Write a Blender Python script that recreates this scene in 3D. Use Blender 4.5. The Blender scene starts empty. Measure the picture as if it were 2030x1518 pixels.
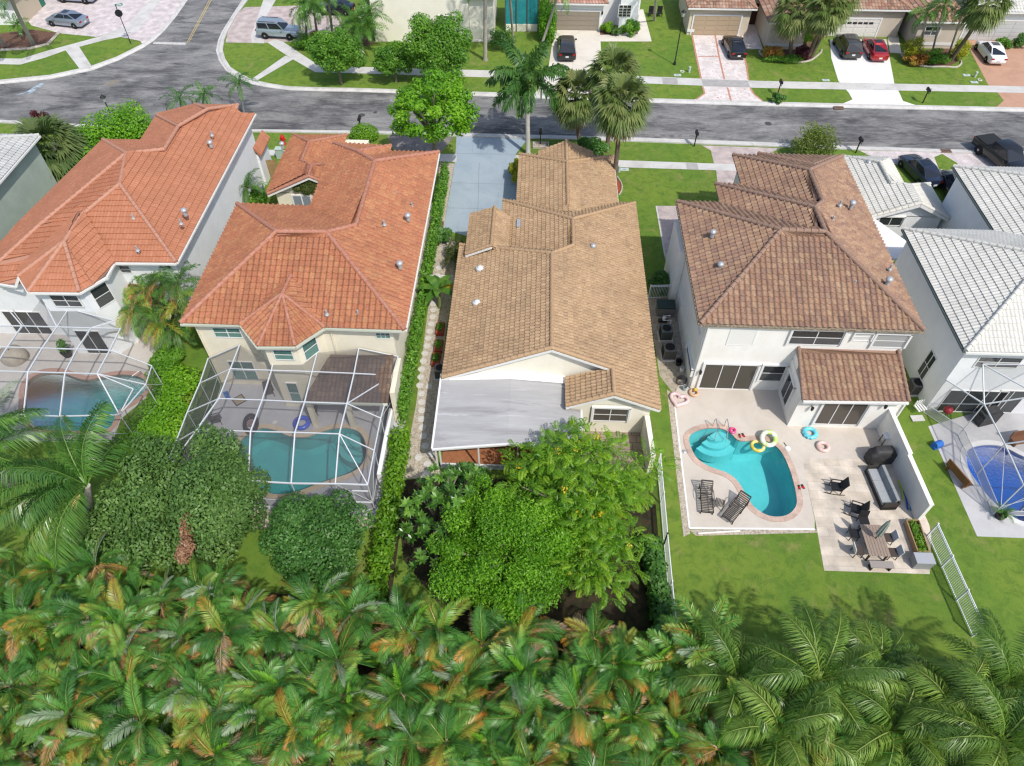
import bpy, math, random
import numpy as np
from mathutils import Vector, Matrix
from mathutils.geometry import tessellate_polygon
R = math.radians
S = bpy.context.scene
COL = S.collection
# ---------------------------------------------------------------- camera, sky, sun, exposure
CAM_H, PITCH, YAW, FPX = 36.0, R(49.8), R(2.2), 1406.0
cam = bpy.data.cameras.new('camera'); co = bpy.data.objects.new('camera', cam); COL.objects.link(co)
co.location = (0, 0, CAM_H); co.rotation_euler = (math.pi/2 - PITCH, 0, YAW)
cam.sensor_width = 36; cam.lens = FPX/2030*36; cam.clip_end = 3000; S.camera = co
SUN_EL, SUN_X, SUN_Y = R(53), 0.58, -0.815
W = bpy.data.worlds.new('World'); S.world = W; W.use_nodes = True
_nt = W.node_tree; _sky = _nt.nodes.new('ShaderNodeTexSky'); _sky.sky_type = 'NISHITA'; _sky.sun_disc = False
_sky.sun_elevation = SUN_EL; _sky.sun_rotation = math.atan2(SUN_X, SUN_Y); _sky.air_density = 1.0; _sky.dust_density = 2.0
_nt.links.new(_sky.outputs[0], _nt.nodes['Background'].inputs[0]); _nt.nodes['Background'].inputs[1].default_value = 0.15
sl = bpy.data.lights.new('sun', 'SUN'); sl.energy = 3.0; sl.angle = R(0.9); sl.color = (1, .95, .87)
so = bpy.data.objects.new('sun', sl); COL.objects.link(so); so.location = (40, -40, 80)
_d = Vector((-SUN_X*math.cos(SUN_EL), -SUN_Y*math.cos(SUN_EL), -math.sin(SUN_EL)*math.hypot(SUN_X, SUN_Y)))
so.rotation_euler = _d.to_track_quat('-Z', 'Y').to_euler()
S.view_settings.view_transform = 'Standard'; S.view_settings.look = 'None'; S.view_settings.exposure = 0.28; S.view_settings.gamma = 1
S.cycles.max_bounces = 6; S.cycles.transparent_max_bounces = 12; S.cycles.use_denoising = True; S.cycles.denoising_input_passes = 'RGB_ALBEDO_NORMAL'; S.cycles.denoising_prefilter = 'ACCURATE'; S.cycles.pixel_filter_type = 'BLACKMAN_HARRIS'; S.cycles.filter_width = 1.3; S.cycles.use_adaptive_sampling = False; S.cycles.sample_clamp_indirect = 4
S.cycles.caustics_reflective = False; S.cycles.caustics_refractive = False
random.seed(5); rng = np.random.default_rng(5)

# ---------------------------------------------------------------- pixel of the 2030x1518 survey photo -> point of the site at height z
_rt = np.array([math.cos(YAW), math.sin(YAW), 0]); _fh = np.array([-math.sin(YAW), math.cos(YAW), 0]); _zz = np.array([0, 0, 1.])
_fw = _fh*math.cos(PITCH) - _zz*math.sin(PITCH); _up = _fh*math.sin(PITCH) + _zz*math.cos(PITCH)
def ray(px, py): return _rt*(px-1015) - _up*(py-759) + _fw*FPX
def at(px, py, z=0.0):
    d = ray(px, py); t = (z-CAM_H)/d[2]
    return np.array([d[0]*t, d[1]*t, z])
def on_plane(px, py, p, n):
    d = ray(px, py); o = np.array([0, 0, CAM_H]); t = ((np.array(p)-o) @ n)/(d @ n)
    return o + d*t

# ---------------------------------------------------------------- materials
def nd(nt, typ, **kw):
    n = nt.nodes.new(typ)
    for k, v in kw.items():
        if k.startswith('i_'): n.inputs[int(k[2:]) if k[2:].isdigit() else k[2:]].default_value = v
        else: setattr(n, k, v)
    return n
def rgba(c): return (c[0], c[1], c[2], 1)
def ramp(nt, stops, interp='LINEAR'):
    r = nt.nodes.new('ShaderNodeValToRGB'); r.color_ramp.interpolation = interp
    e = r.color_ramp.elements
    while len(e) > 1: e.remove(e[-1])
    e[0].position = stops[0][0]; e[0].color = rgba(stops[0][1])
    for p, c in stops[1:]:
        x = e.new(p); x.color = rgba(c)
    return r
MATS = {}
def M(name, col, rough=.6, col2=None, scale=6, bump=0.0, spec=.3, metal=0.0, stretch=None, lo=.35, hi=.65, detail=5, coat=0, world=False, fine=0.0):
    if name in MATS: return MATS[name]
    m = bpy.data.materials.new(name); m.use_nodes = True; nt = m.node_tree; b = nt.nodes['Principled BSDF']
    b.inputs['Base Color'].default_value = rgba(col); b.inputs['Roughness'].default_value = rough
    b.inputs['Specular IOR Level'].default_value = spec; b.inputs['Metallic'].default_value = metal
    if coat: b.inputs['Coat Weight'].default_value = coat; b.inputs['Coat Roughness'].default_value = .05
    if col2 is not None or bump:
        if world: src = nd(nt, 'ShaderNodeNewGeometry').outputs['Position']
        else: src = nd(nt, 'ShaderNodeTexCoord').outputs['Object']
        if stretch:
            mp = nd(nt, 'ShaderNodeMapping'); mp.inputs['Scale'].default_value = stretch
            nt.links.new(src, mp.inputs[0]); src = mp.outputs[0]
        n = nd(nt, 'ShaderNodeTexNoise'); n.inputs['Scale'].default_value = scale; n.inputs['Detail'].default_value = detail; n.inputs['Roughness'].default_value = .65
        nt.links.new(src, n.inputs['Vector'])
        if col2 is not None:
            r = ramp(nt, [(lo, col), (hi, col2)]); nt.links.new(n.outputs['Fac'], r.inputs[0])
            out = r.outputs[0]
            if fine:
                n2 = nd(nt, 'ShaderNodeTexNoise'); n2.inputs['Scale'].default_value = fine; n2.inputs['Detail'].default_value = 3
                nt.links.new(src, n2.inputs['Vector'])
                r2 = ramp(nt, [(.3, (.55,)*3), (.7, (1.35,)*3)]); nt.links.new(n2.outputs['Fac'], r2.inputs[0])
                mx = nd(nt, 'ShaderNodeMix', data_type='RGBA', blend_type='MULTIPLY'); mx.inputs[0].default_value = 1
                nt.links.new(out, mx.inputs[6]); nt.links.new(r2.outputs[0], mx.inputs[7]); out = mx.outputs[2]
            nt.links.new(out, b.inputs['Base Color'])
        if bump:
            bp = nd(nt, 'ShaderNodeBump'); bp.inputs['Strength'].default_value = bump; bp.inputs['Distance'].default_value = .05
            nt.links.new(n.outputs['Fac'], bp.inputs['Height']); nt.links.new(bp.outputs[0], b.inputs['Normal'])
    MATS[name] = m; return m
def M_roof(name, cols, rough=.75, stain=.25, streak=.15):
    """every tile its own fired colour, from the tile's column and course number kept in the UV map"""
    m = bpy.data.materials.new(name); m.use_nodes = True; nt = m.node_tree; b = nt.nodes['Principled BSDF']
    b.inputs['Roughness'].default_value = rough; b.inputs['Specular IOR Level'].default_value = .25
    uv = nd(nt, 'ShaderNodeUVMap'); fl = nd(nt, 'ShaderNodeVectorMath', operation='FLOOR'); nt.links.new(uv.outputs[0], fl.inputs[0])
    wn = nd(nt, 'ShaderNodeTexWhiteNoise', noise_dimensions='2D'); nt.links.new(fl.outputs[0], wn.inputs['Vector'])
    k = len(cols); r = ramp(nt, [(i/(k-1) if k > 1 else 0, c) for i, c in enumerate(cols)]); nt.links.new(wn.outputs['Value'], r.inputs[0])
    g = nd(nt, 'ShaderNodeNewGeometry'); n = nd(nt, 'ShaderNodeTexNoise'); n.inputs['Scale'].default_value = .45; n.inputs['Detail'].default_value = 6
    nt.links.new(g.outputs['Position'], n.inputs['Vector'])
    r2 = ramp(nt, [(.3, (1-stain,)*3), (.6, (1,)*3)]); nt.links.new(n.outputs['Fac'], r2.inputs[0])
    mx = nd(nt, 'ShaderNodeMix', data_type='RGBA', blend_type='MULTIPLY'); mx.inputs[0].default_value = 1
    nt.links.new(r.outputs[0], mx.inputs[6]); nt.links.new(r2.outputs[0], mx.inputs[7])
    n3 = nd(nt, 'ShaderNodeTexNoise'); n3.inputs['Scale'].default_value = 9; n3.inputs['Detail'].default_value = 4
    nt.links.new(g.outputs['Position'], n3.inputs['Vector'])
    r3 = ramp(nt, [(.3, (1-streak,)*3), (.7, (1+streak,)*3)]); nt.links.new(n3.outputs['Fac'], r3.inputs[0])
    mx2 = nd(nt, 'ShaderNodeMix', data_type='RGBA', blend_type='MULTIPLY'); mx2.inputs[0].default_value = 1
    nt.links.new(mx.outputs[2], mx2.inputs[6]); nt.links.new(r3.outputs[0], mx2.inputs[7])
    nt.links.new(mx2.outputs[2], b.inputs['Base Color'])
    MATS[name] = m; return m
def M_leaf(name, cols, trans=.35, rough=.45, spec=.35):
    """leaf hue picked per leaf from the random number kept in UV.x"""
    if name in MATS: return MATS[name]
    m = bpy.data.materials.new(name); m.use_nodes = True; nt = m.node_tree; b = nt.nodes['Principled BSDF']; out = nt.nodes['Material Output']
    b.inputs['Roughness'].default_value = rough; b.inputs['Specular IOR Level'].default_value = spec
    uv = nd(nt, 'ShaderNodeUVMap'); sp = nd(nt, 'ShaderNodeSeparateXYZ'); nt.links.new(uv.outputs[0], sp.inputs[0])
    k = len(cols); r = ramp(nt, [(i/(k-1), c) for i, c in enumerate(cols)]); nt.links.new(sp.outputs[0], r.inputs[0])
    nt.links.new(r.outputs[0], b.inputs['Base Color'])
    t = nd(nt, 'ShaderNodeBsdfTranslucent'); g = nd(nt, 'ShaderNodeMix', data_type='RGBA', blend_type='MULTIPLY'); g.inputs[0].default_value = 1
    g.inputs[7].default_value = (1.5, 1.6, .6, 1); nt.links.new(r.outputs[0], g.inputs[6]); nt.links.new(g.outputs[2], t.inputs[0])
    ms = nd(nt, 'ShaderNodeMixShader'); ms.inputs[0].default_value = trans
    nt.links.new(b.outputs[0], ms.inputs[1]); nt.links.new(t.outputs[0], ms.inputs[2]); nt.links.new(ms.outputs[0], out.inputs[0])
    MATS[name] = m; return m
def M_brick(name, c1, c2, mortar, sx, sy, msize=.02, rough=.8, rot=0, offset=.5):
    if name in MATS: return MATS[name]
    m = bpy.data.materials.new(name); m.use_nodes = True; nt = m.node_tree; b = nt.nodes['Principled BSDF']; b.inputs['Roughness'].default_value = rough
    b.inputs['Specular IOR Level'].default_value = .25
    g = nd(nt, 'ShaderNodeNewGeometry'); mp = nd(nt, 'ShaderNodeMapping'); mp.inputs['Rotation'].default_value = (0, 0, rot)
    nt.links.new(g.outputs['Position'], mp.inputs[0])
    br = nd(nt, 'ShaderNodeTexBrick', offset=offset); br.inputs['Color1'].default_value = rgba(c1); br.inputs['Color2'].default_value = rgba(c2)
    br.inputs['Mortar'].default_value = rgba(mortar); br.inputs['Scale'].default_value = 1; br.inputs['Brick Width'].default_value = sx
    br.inputs['Row Height'].default_value = sy; br.inputs['Mortar Size'].default_value = msize
    nt.links.new(mp.outputs[0], br.inputs['Vector'])
    n = nd(nt, 'ShaderNodeTexNoise'); n.inputs['Scale'].default_value = 1.2; n.inputs['Detail'].default_value = 7; nt.links.new(g.outputs['Position'], n.inputs['Vector'])
    r = ramp(nt, [(.3, (.72, .72, .72)), (.7, (1.15, 1.13, 1.1))]); nt.links.new(n.outputs['Fac'], r.inputs[0])
    mx = nd(nt, 'ShaderNodeMix', data_type='RGBA', blend_type='MULTIPLY'); mx.inputs[0].default_value = 1
    nt.links.new(br.outputs['Color'], mx.inputs[6]); nt.links.new(r.outputs[0], mx.inputs[7]); nt.links.new(mx.outputs[2], b.inputs['Base Color'])
    MATS[name] = m; return m
def M_layers(name, layers, base, rough=.85, bump=0, spec=.2):
    """base colour with noise layers over it: (colour, scale, lo, hi, stretch)"""
    m = bpy.data.materials.new(name); m.use_nodes = True; nt = m.node_tree; b = nt.nodes['Principled BSDF']; b.inputs['Roughness'].default_value = rough
    b.inputs['Specular IOR Level'].default_value = spec
    g = nd(nt, 'ShaderNodeNewGeometry'); cur = nd(nt, 'ShaderNodeRGB'); cur.outputs[0].default_value = rgba(base); cur = cur.outputs[0]; last = None
    for col, sc, lo, hi, st in layers:
        mp = nd(nt, 'ShaderNodeMapping'); mp.inputs['Scale'].default_value = st; nt.links.new(g.outputs['Position'], mp.inputs[0])
        n = nd(nt, 'ShaderNodeTexNoise'); n.inputs['Scale'].default_value = sc; n.inputs['Detail'].default_value = 8; n.inputs['Roughness'].default_value = .7
        n.inputs['Distortion'].default_value = .6
        nt.links.new(mp.outputs[0], n.inputs['Vector'])
        r = ramp(nt, [(lo, (0, 0, 0)), (hi, (1, 1, 1))]); nt.links.new(n.outputs['Fac'], r.inputs[0])
        mx = nd(nt, 'ShaderNodeMix', data_type='RGBA'); nt.links.new(r.outputs[0], mx.inputs[0]); nt.links.new(cur, mx.inputs[6])
        mx.inputs[7].default_value = rgba(col); cur = mx.outputs[2]; last = n
    nt.links.new(cur, b.inputs['Base Color'])
    if bump:
        bp = nd(nt, 'ShaderNodeBump'); bp.inputs['Strength'].default_value = bump; bp.inputs['Distance'].default_value = .04
        nt.links.new(last.outputs['Fac'], bp.inputs['Height']); nt.links.new(bp.outputs[0], b.inputs['Normal'])
    MATS[name] = m; return m
def M_screen(name, opacity, col):
    m = bpy.data.materials.new(name); m.use_nodes = True; nt = m.node_tree; nt.nodes.remove(nt.nodes['Principled BSDF']); out = nt.nodes['Material Output']
    a = nd(nt, 'ShaderNodeBsdfTransparent'); d = nd(nt, 'ShaderNodeBsdfDiffuse'); d.inputs[0].default_value = rgba(col)
    ms = nd(nt, 'ShaderNodeMixShader'); ms.inputs[0].default_value = opacity
    nt.links.new(a.outputs[0], ms.inputs[1]); nt.links.new(d.outputs[0], ms.inputs[2]); nt.links.new(ms.outputs[0], out.inputs[0])
    MATS[name] = m; return m
def M_water(name, tint, gloss_rough=.10, wave=9):
    m = bpy.data.materials.new(name); m.use_nodes = True; nt = m.node_tree; nt.nodes.remove(nt.nodes['Principled BSDF']); out = nt.nodes['Material Output']
    a = nd(nt, 'ShaderNodeBsdfTransparent'); a.inputs[0].default_value = rgba(tint)
    gl = nd(nt, 'ShaderNodeBsdfGlossy'); gl.inputs['Roughness'].default_value = gloss_rough; gl.inputs[0].default_value = (1, 1, 1, 1)
    f = nd(nt, 'ShaderNodeFresnel'); f.inputs[0].default_value = 1.33
    g = nd(nt, 'ShaderNodeNewGeometry'); n = nd(nt, 'ShaderNodeTexNoise'); n.inputs['Scale'].default_value = wave; n.inputs['Detail'].default_value = 3; n.inputs['Distortion'].default_value = .8
    nt.links.new(g.outputs['Position'], n.inputs['Vector'])
    bp = nd(nt, 'ShaderNodeBump'); bp.inputs['Strength'].default_value = .12; bp.inputs['Distance'].default_value = .05
    nt.links.new(n.outputs['Fac'], bp.inputs['Height']); nt.links.new(bp.outputs[0], gl.inputs['Normal']); nt.links.new(bp.outputs[0], f.inputs['Normal'])
    ms = nd(nt, 'ShaderNodeMixShader'); nt.links.new(f.outputs[0], ms.inputs[0]); nt.links.new(a.outputs[0], ms.inputs[1]); nt.links.new(gl.outputs[0], ms.inputs[2])
    nt.links.new(ms.outputs[0], out.inputs[0]); MATS[name] = m; return m

# ---------------------------------------------------------------- objects
def tag(o, label=None, cat=None, group=None, kind=None):
    if label: o['label'] = label
    if cat: o['category'] = cat
    if group: o['group'] = group
    if kind: o['kind'] = kind
    return o
def thing(name, label, cat, loc=(0, 0, 0), rz=0, group=None, scale=1):
    o = bpy.data.objects.new(name, None); COL.objects.link(o); o.location = [float(v) for v in loc]; o.rotation_euler = (0, 0, rz)
    if scale != 1: o.scale = (scale,)*3
    o.empty_display_size = .3
    return tag(o, label, cat, group)
def rootloc(o):
    v = Vector((0, 0, 0))
    while o is not None: v += o.location; o = o.parent
    return np.array(v)
def copy_tree(o, parent=None):
    c = o.copy(); COL.objects.link(c)
    if parent is not None: c.parent = parent
    for ch in list(o.children): copy_tree(ch, c)
    return c
def place(proto, used, loc, rz, label=None, group=None, scale=None):
    o = copy_tree(proto) if used[0] else proto
    used[0] = True; o.location = [float(v) for v in loc]; o.rotation_euler = (0, 0, rz)
    if label: o['label'] = label
    if group: o['group'] = group
    if scale: o.scale = (scale,)*3 if not isinstance(scale, tuple) else scale
    return o
class MB:
    def __init__(s): s.v = []; s.f = []
    def add(s, vs, fs):
        b = len(s.v); s.v += [tuple(float(c) for c in p) for p in vs]; s.f += [tuple(i+b for i in f) for f in fs]; return s
    def obox(s, o, a, b, c):
        o, a, b, c = (np.array(t, float) for t in (o, a, b, c))
        P = [o, o+a, o+a+b, o+b, o+c, o+a+c, o+a+b+c, o+b+c]
        F = [(0, 3, 2, 1), (4, 5, 6, 7), (0, 1, 5, 4), (1, 2, 6, 5), (2, 3, 7, 6), (3, 0, 4, 7)]
        if np.dot(np.cross(a, b), c) < 0: F = [f[::-1] for f in F]
        return s.add(P, F)
    def box(s, c, d, rz=0):
        ca, sa = math.cos(rz), math.sin(rz); a = np.array([ca*d[0], sa*d[0], 0]); b = np.array([-sa*d[1], ca*d[1], 0]); h = np.array([0, 0, d[2]])
        return s.obox(np.array(c)-a/2-b/2-h/2, a, b, h)
    def bar(s, p, q, w, h=None):
        h = h or w; p = np.array(p, float); q = np.array(q, float); d = q-p; L = np.linalg.norm(d)
        if L < 1e-6: return s
        t = d/L; k = np.array([0, 0, 1.]) if abs(t[2]) < .95 else np.array([0, 1., 0])
        a = np.cross(t, k); a /= np.linalg.norm(a); b = np.cross(a, t)
        return s.obox(p-a*w/2-b*h/2, a*w, b*h, d)
    def tube(s, pts, rad, n=8, cap=True):
        pts = [np.array(p, float) for p in pts]; rs = rad if hasattr(rad, '__len__') else [rad]*len(pts); V = []; F = []
        for i, p in enumerate(pts):
            t = pts[min(i+1, len(pts)-1)] - pts[max(i-1, 0)]; t = t/(np.linalg.norm(t)+1e-9)
            k = np.array([0, 0, 1.]) if abs(t[2]) < .9 else np.array([1., 0, 0]); a = np.cross(t, k); a /= np.linalg.norm(a); b = np.cross(t, a)
            for j in range(n):
                an = 2*math.pi*j/n; V.append(p + (a*math.cos(an)+b*math.sin(an))*rs[i])
        for i in range(len(pts)-1):
            for j in range(n): F.append((i*n+j, i*n+(j+1) % n, (i+1)*n+(j+1) % n, (i+1)*n+j))
        if cap: F.append(tuple(range(n-1, -1, -1))); F.append(tuple((len(pts)-1)*n+j for j in range(n)))
        return s.add(V, F)
    def lathe(s, c, prof, n=16):
        V = []; F = []
        for r, z in prof:
            for j in range(n): V.append((c[0]+r*math.cos(2*math.pi*j/n), c[1]+r*math.sin(2*math.pi*j/n), c[2]+z))
        for i in range(len(prof)-1):
            for j in range(n): F.append((i*n+j, i*n+(j+1) % n, (i+1)*n+(j+1) % n, (i+1)*n+j))
        F.append(tuple(range(n-1, -1, -1))); F.append(tuple((len(prof)-1)*n+j for j in range(n)))
        return s.add(V, F)
    def torus(s, c, R0, r, n=20, m=8, sz=1.0, tilt=None):
        V = []; F = []
        for i in range(n):
            a = 2*math.pi*i/n
            for j in range(m):
                b = 2*math.pi*j/m; p = np.array([(R0+r*math.cos(b))*math.cos(a), (R0+r*math.cos(b))*math.sin(a), r*sz*math.sin(b)])
                if tilt is not None: p = np.array(tilt @ Vector(p))
                V.append(np.array(c)+p)
        for i in range(n):
            for j in range(m): F.append((i*m+j, ((i+1) % n)*m+j, ((i+1) % n)*m+(j+1) % m, i*m+(j+1) % m))
        return s.add(V, F)
    def prism(s, poly, z0, z1):
        poly = [np.array(p[:2], float) for p in poly]
        ar = sum(poly[i][0]*poly[(i+1) % len(poly)][1]-poly[(i+1) % len(poly)][0]*poly[i][1] for i in range(len(poly)))
        if ar < 0: poly = poly[::-1]
        n = len(poly); V = [(p[0], p[1], z0) for p in poly]+[(p[0], p[1], z1) for p in poly]
        F = [(i, (i+1) % n, n+(i+1) % n, n+i) for i in range(n)]
        tri = tessellate_polygon([[Vector((p[0], p[1], 0)) for p in poly]])
        for t in tri:
            a, b, c = (poly[i] for i in t); cr = (b[0]-a[0])*(c[1]-a[1])-(b[1]-a[1])*(c[0]-a[0])
            if cr < 0: t = t[::-1]
            F.append(tuple(n+i for i in t)); F.append(tuple(t[::-1]))
        return s.add(V, F)
    def slab(s, P, t):
        """thick plate: polygon P (3D, planar) and its copy t below"""
        P = [np.array(p, float) for p in P]; n = len(P); V = P+[p-np.array([0, 0, t]) for p in P]
        F = [tuple(range(n)), tuple(range(2*n-1, n-1, -1))]+[(i, n+i, n+(i+1) % n, (i+1) % n) for i in range(n)]
        nrm = sum(np.cross(P[i]-P[0], P[(i+1) % n]-P[0]) for i in range(n))
        if nrm[2] < 0: F = [f[::-1] for f in F]
        return s.add(V, F)
    def build(s, name, mat, parent=None, world=False, smooth=False):
        me = bpy.data.meshes.new(name); V = s.v
        if world and parent is not None:
            l = rootloc(parent); V = [(a-l[0], b-l[1], c-l[2]) for a, b, c in V]
        me.from_pydata(V, [], s.f); me.update(); me.materials.append(mat)
        if smooth:
            me.polygons.foreach_set('use_smooth', [True]*len(me.polygons)); me.set_sharp_from_angle(angle=R(50))
        o = bpy.data.objects.new(name, me); COL.objects.link(o); o.parent = parent
        return o
def npobj(name, V, F, mat, parent=None, uv=None, smooth=False, world=False):
    V = np.asarray(V, np.float32).reshape(-1, 3); F = np.asarray(F, np.int32).reshape(-1, 4)
    if world and parent is not None: V = V-rootloc(parent).astype(np.float32)
    me = bpy.data.meshes.new(name); me.vertices.add(len(V)); me.vertices.foreach_set('co', V.ravel())
    me.loops.add(F.size); me.loops.foreach_set('vertex_index', F.ravel()); me.polygons.add(len(F))
    me.polygons.foreach_set('loop_start', np.arange(0, F.size, 4, dtype=np.int32))
    if uv is not None:
        l = me.uv_layers.new(name='UVMap'); l.data.foreach_set('uv', np.asarray(uv, np.float32)[F.ravel()].ravel())
    me.update(calc_edges=True); me.materials.append(mat)
    if smooth: me.polygons.foreach_set('use_smooth', np.ones(len(F), bool))
    o = bpy.data.objects.new(name, me); COL.objects.link(o); o.parent = parent
    return o
def flat(name, polys, z, mat, holes=(), kind='structure', label=None, thick=0):
    """a sheet (or several) on the ground; holes are outlines cut out of the first"""
    mb = MB()
    for k, P in enumerate(polys):
        P = [Vector((p[0], p[1], 0)) for p in P]; loops = [P]
        if k == 0: loops += [[Vector((p[0], p[1], 0)) for p in h] for h in holes]
        tris = tessellate_polygon(loops); allp = [p for l in loops for p in l]; F = []
        for t in tris:
            a, b, c = (allp[i] for i in t); cr = (b.x-a.x)*(c.y-a.y)-(b.y-a.y)*(c.x-a.x)
            F.append(t if cr > 0 else t[::-1])
        mb.add([(p.x, p.y, z+k*.0016) for p in allp], F)
    o = mb.build(name, mat); tag(o, label, None, None, kind); return o
def px(*pts): return [at(a, b)[:2] for a, b in pts]
def smooth_loop(P, k=5):
    P = [np.array(p[:2], float) for p in P]; n = len(P); out = []
    for i in range(n):
        a, b, c, d = P[i-1], P[i], P[(i+1) % n], P[(i+2) % n]
        for j in range(k):
            t = j/k; out.append(.5*((2*b)+(-a+c)*t+(2*a-5*b+4*c-d)*t*t+(-a+3*b-3*c+d)*t**3))
    return out
def offset_loop(P, d):
    P = [np.array(p[:2], float) for p in P]; n = len(P); ar = sum(P[i][0]*P[(i+1) % n][1]-P[(i+1) % n][0]*P[i][1] for i in range(n)); sg = 1 if ar > 0 else -1; out = []
    for i in range(n):
        t = P[(i+1) % n]-P[i-1]; t /= np.linalg.norm(t)+1e-9; out.append(P[i]+sg*d*np.array([t[1], -t[0]]))
    return out
# ================================================================ THE SETTING
one = (1, 1, 1)
m_grass = M_layers('grass_blades', [((.16, .235, .032), .17, .40, .58, one), ((.23, .225, .075), .5, .54, .68, one), ((.075, .15, .020), 1.5, .46, .66, one), ((.26, .23, .10), 3.8, .62, .74, one), ((.18, .28, .045), 22, .50, .78, one), ((.07, .125, .018), 34, .54, .78, one)], (.11, .20, .026), bump=.8)
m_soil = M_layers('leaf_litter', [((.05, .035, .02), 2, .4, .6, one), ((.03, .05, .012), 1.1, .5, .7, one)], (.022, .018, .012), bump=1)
m_road = M_layers('worn_asphalt', [((.10, .10, .103), .12, .42, .56, (.9, 1, 1)), ((.31, .305, .295), .3, .44, .66, (.5, 1.3, 1)), ((.07, .071, .075), .5, .50, .66, (.45, 1.5, 1)), ((.40, .39, .375), 2.2, .54, .78, (.3, 2.2, 1)), ((.10, .10, .10), 5, .54, .72, (.4, 1.6, 1)), ((.08, .08, .08), 34, .50, .75, one)], (.20, .20, .198), bump=.25)
m_conc = M_layers('pale_concrete', [((.42, .41, .39), .5, .45, .7, one), ((.30, .29, .27), 2.2, .6, .8, one)], (.56, .55, .53))
m_white_drive = M_layers('white_drive', [((.66, .65, .64), .5, .45, .7, one)], (.75, .75, .74))
m_cream_drive = M_layers('cream_drive', [((.56, .52, .45), .5, .45, .7, one)], (.66, .62, .55))
m_blue_drive = M_layers('painted_drive', [((.27, .335, .39), .5, .42, .7, one), ((.20, .25, .29), 1.2, .58, .75, (1.6, .15, 1)), ((.42, .47, .50), 2.4, .62, .8, (1.2, .2, 1)), ((.15, .17, .18), 5, .70, .78, one)], (.325, .39, .445))
m_orange_drive = M_layers('orange_drive', [((.40, .235, .16), .6, .45, .7, one), ((.33, .20, .14), 2.5, .6, .75, one)], (.47, .285, .20))
m_pink_paver = M_brick('pink_pavers', (.56, .47, .45), (.50, .43, .42), (.38, .33, .32), .3, .15)
m_white_paver = M_brick('white_pavers', (.66, .60, .60), (.60, .55, .56), (.45, .40, .40), .35, .2)
m_grey_paver = M_brick('grey_pavers', (.30, .265, .25), (.24, .22, .215), (.15, .135, .13), .3, .16)
m_stamp = M_layers('stamped_brick', [((.42, .22, .17), 2.6, .56, .60, one), ((.55, .50, .48), .9, .4, .6, one)], (.70, .65, .63))
m_brick_band = M('brick_band', (.42, .19, .13), .8, (.50, .27, .2), 6)
m_beige_deck = M_layers('beige_deck', [((.50, .45, .39), .7, .4, .65, one), ((.40, .35, .30), 2.4, .62, .8, one)], (.56, .51, .45))
m_trav = M_brick('travertine', (.61, .55, .475), (.555, .49, .41), (.46, .41, .345), .9, .6, .012)
m_grey_deck = M_layers('grey_deck', [((.36, .36, .38), .7, .4, .65, one)], (.42, .42, .44))
m_tan_deck = M_layers('tan_deck', [((.44, .41, .38), .7, .4, .65, one)], (.50, .47, .44))
m_white_deck = M_layers('white_deck', [((.42, .42, .43), .7, .4, .65, one)], (.49, .49, .50))
m_gravel = M_layers('shell_gravel', [((.26, .22, .17), 5, .45, .6, one), ((.60, .54, .45), 14, .5, .62, one), ((.12, .10, .07), 9, .62, .72, one)], (.46, .40, .32), bump=1)
m_mulch = M_layers('brown_mulch', [((.09, .045, .03), 6, .45, .6, one), ((.22, .13, .09), 16, .5, .65, one)], (.15, .085, .06), bump=1)
m_red_mulch = M('red_mulch', (.36, .09, .04), .9, (.22, .06, .03), 9, bump=.8, world=True)
m_flag = M_brick('flagstone', (.36, .29, .23), (.30, .24, .19), (.20, .165, .13), .75, .55, .03, offset=.37)
m_stone_border = M('stone_border', (.5, .46, .4), .8, (.38, .33, .27), 5, world=True)

# pools need holes in the sheets above them
P4 = smooth_loop(px((1365, 868), (1388, 851), (1425, 848), (1448, 858), (1466, 873), (1500, 872), (1525, 876), (1548, 894), (1566, 930), (1578, 975), (1579, 1003), (1560, 1022), (1527, 1024), (1497, 1008), (1480, 985), (1462, 955), (1440, 938), (1405, 925), (1378, 905)), 4)
P2 = smooth_loop(px((468, 905), (478, 872), (500, 856), (520, 848), (545, 852), (575, 864), (605, 866), (635, 856), (662, 849), (690, 848), (715, 858), (727, 885), (722, 915), (702, 935), (660, 950), (625, 962), (590, 975), (550, 981), (520, 972), (497, 950), (475, 930)), 4)
P1 = smooth_loop(px((48, 800), (52, 760), (80, 740), (120, 738), (165, 752), (200, 748), (240, 742), (280, 748), (292, 768), (270, 792), (235, 815), (215, 850), (150, 855), (80, 850), (52, 828)), 4)
P5 = smooth_loop(px((1915, 910), (1918, 892), (1945, 882), (1985, 884), (2030, 905), (2085, 925), (2110, 965), (2090, 1015), (2040, 1035), (2005, 1024), (1965, 992), (1935, 955), (1920, 930)), 4)
HOLES = [P1, P2, P4, P5]
G = 1500
flat('lawn', [[(-G, -60), (G, -60), (G, G), (-G, G)]], 0, m_grass, holes=HOLES)
flat('soil', [px((-400, 1190), (0, 1165), (440, 1155), (560, 1178), (690, 1168), (735, 1190), (800, 1200), (900, 1230), (1100, 1250), (1225, 1268), (1340, 1275), (1450, 1290), (1560, 1300), (1700, 1320), (1900, 1330), (2400, 1345), (2400, 1800), (-500, 1800)), px((740, 1185), (755, 860), (775, 860), (795, 945), (800, 1000), (775, 1190)), px((782, 955), (890, 940), (1000, 950), (1300, 1000), (1320, 1250), (1050, 1250), (900, 1235), (800, 1110))], .004, m_soil)
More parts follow.
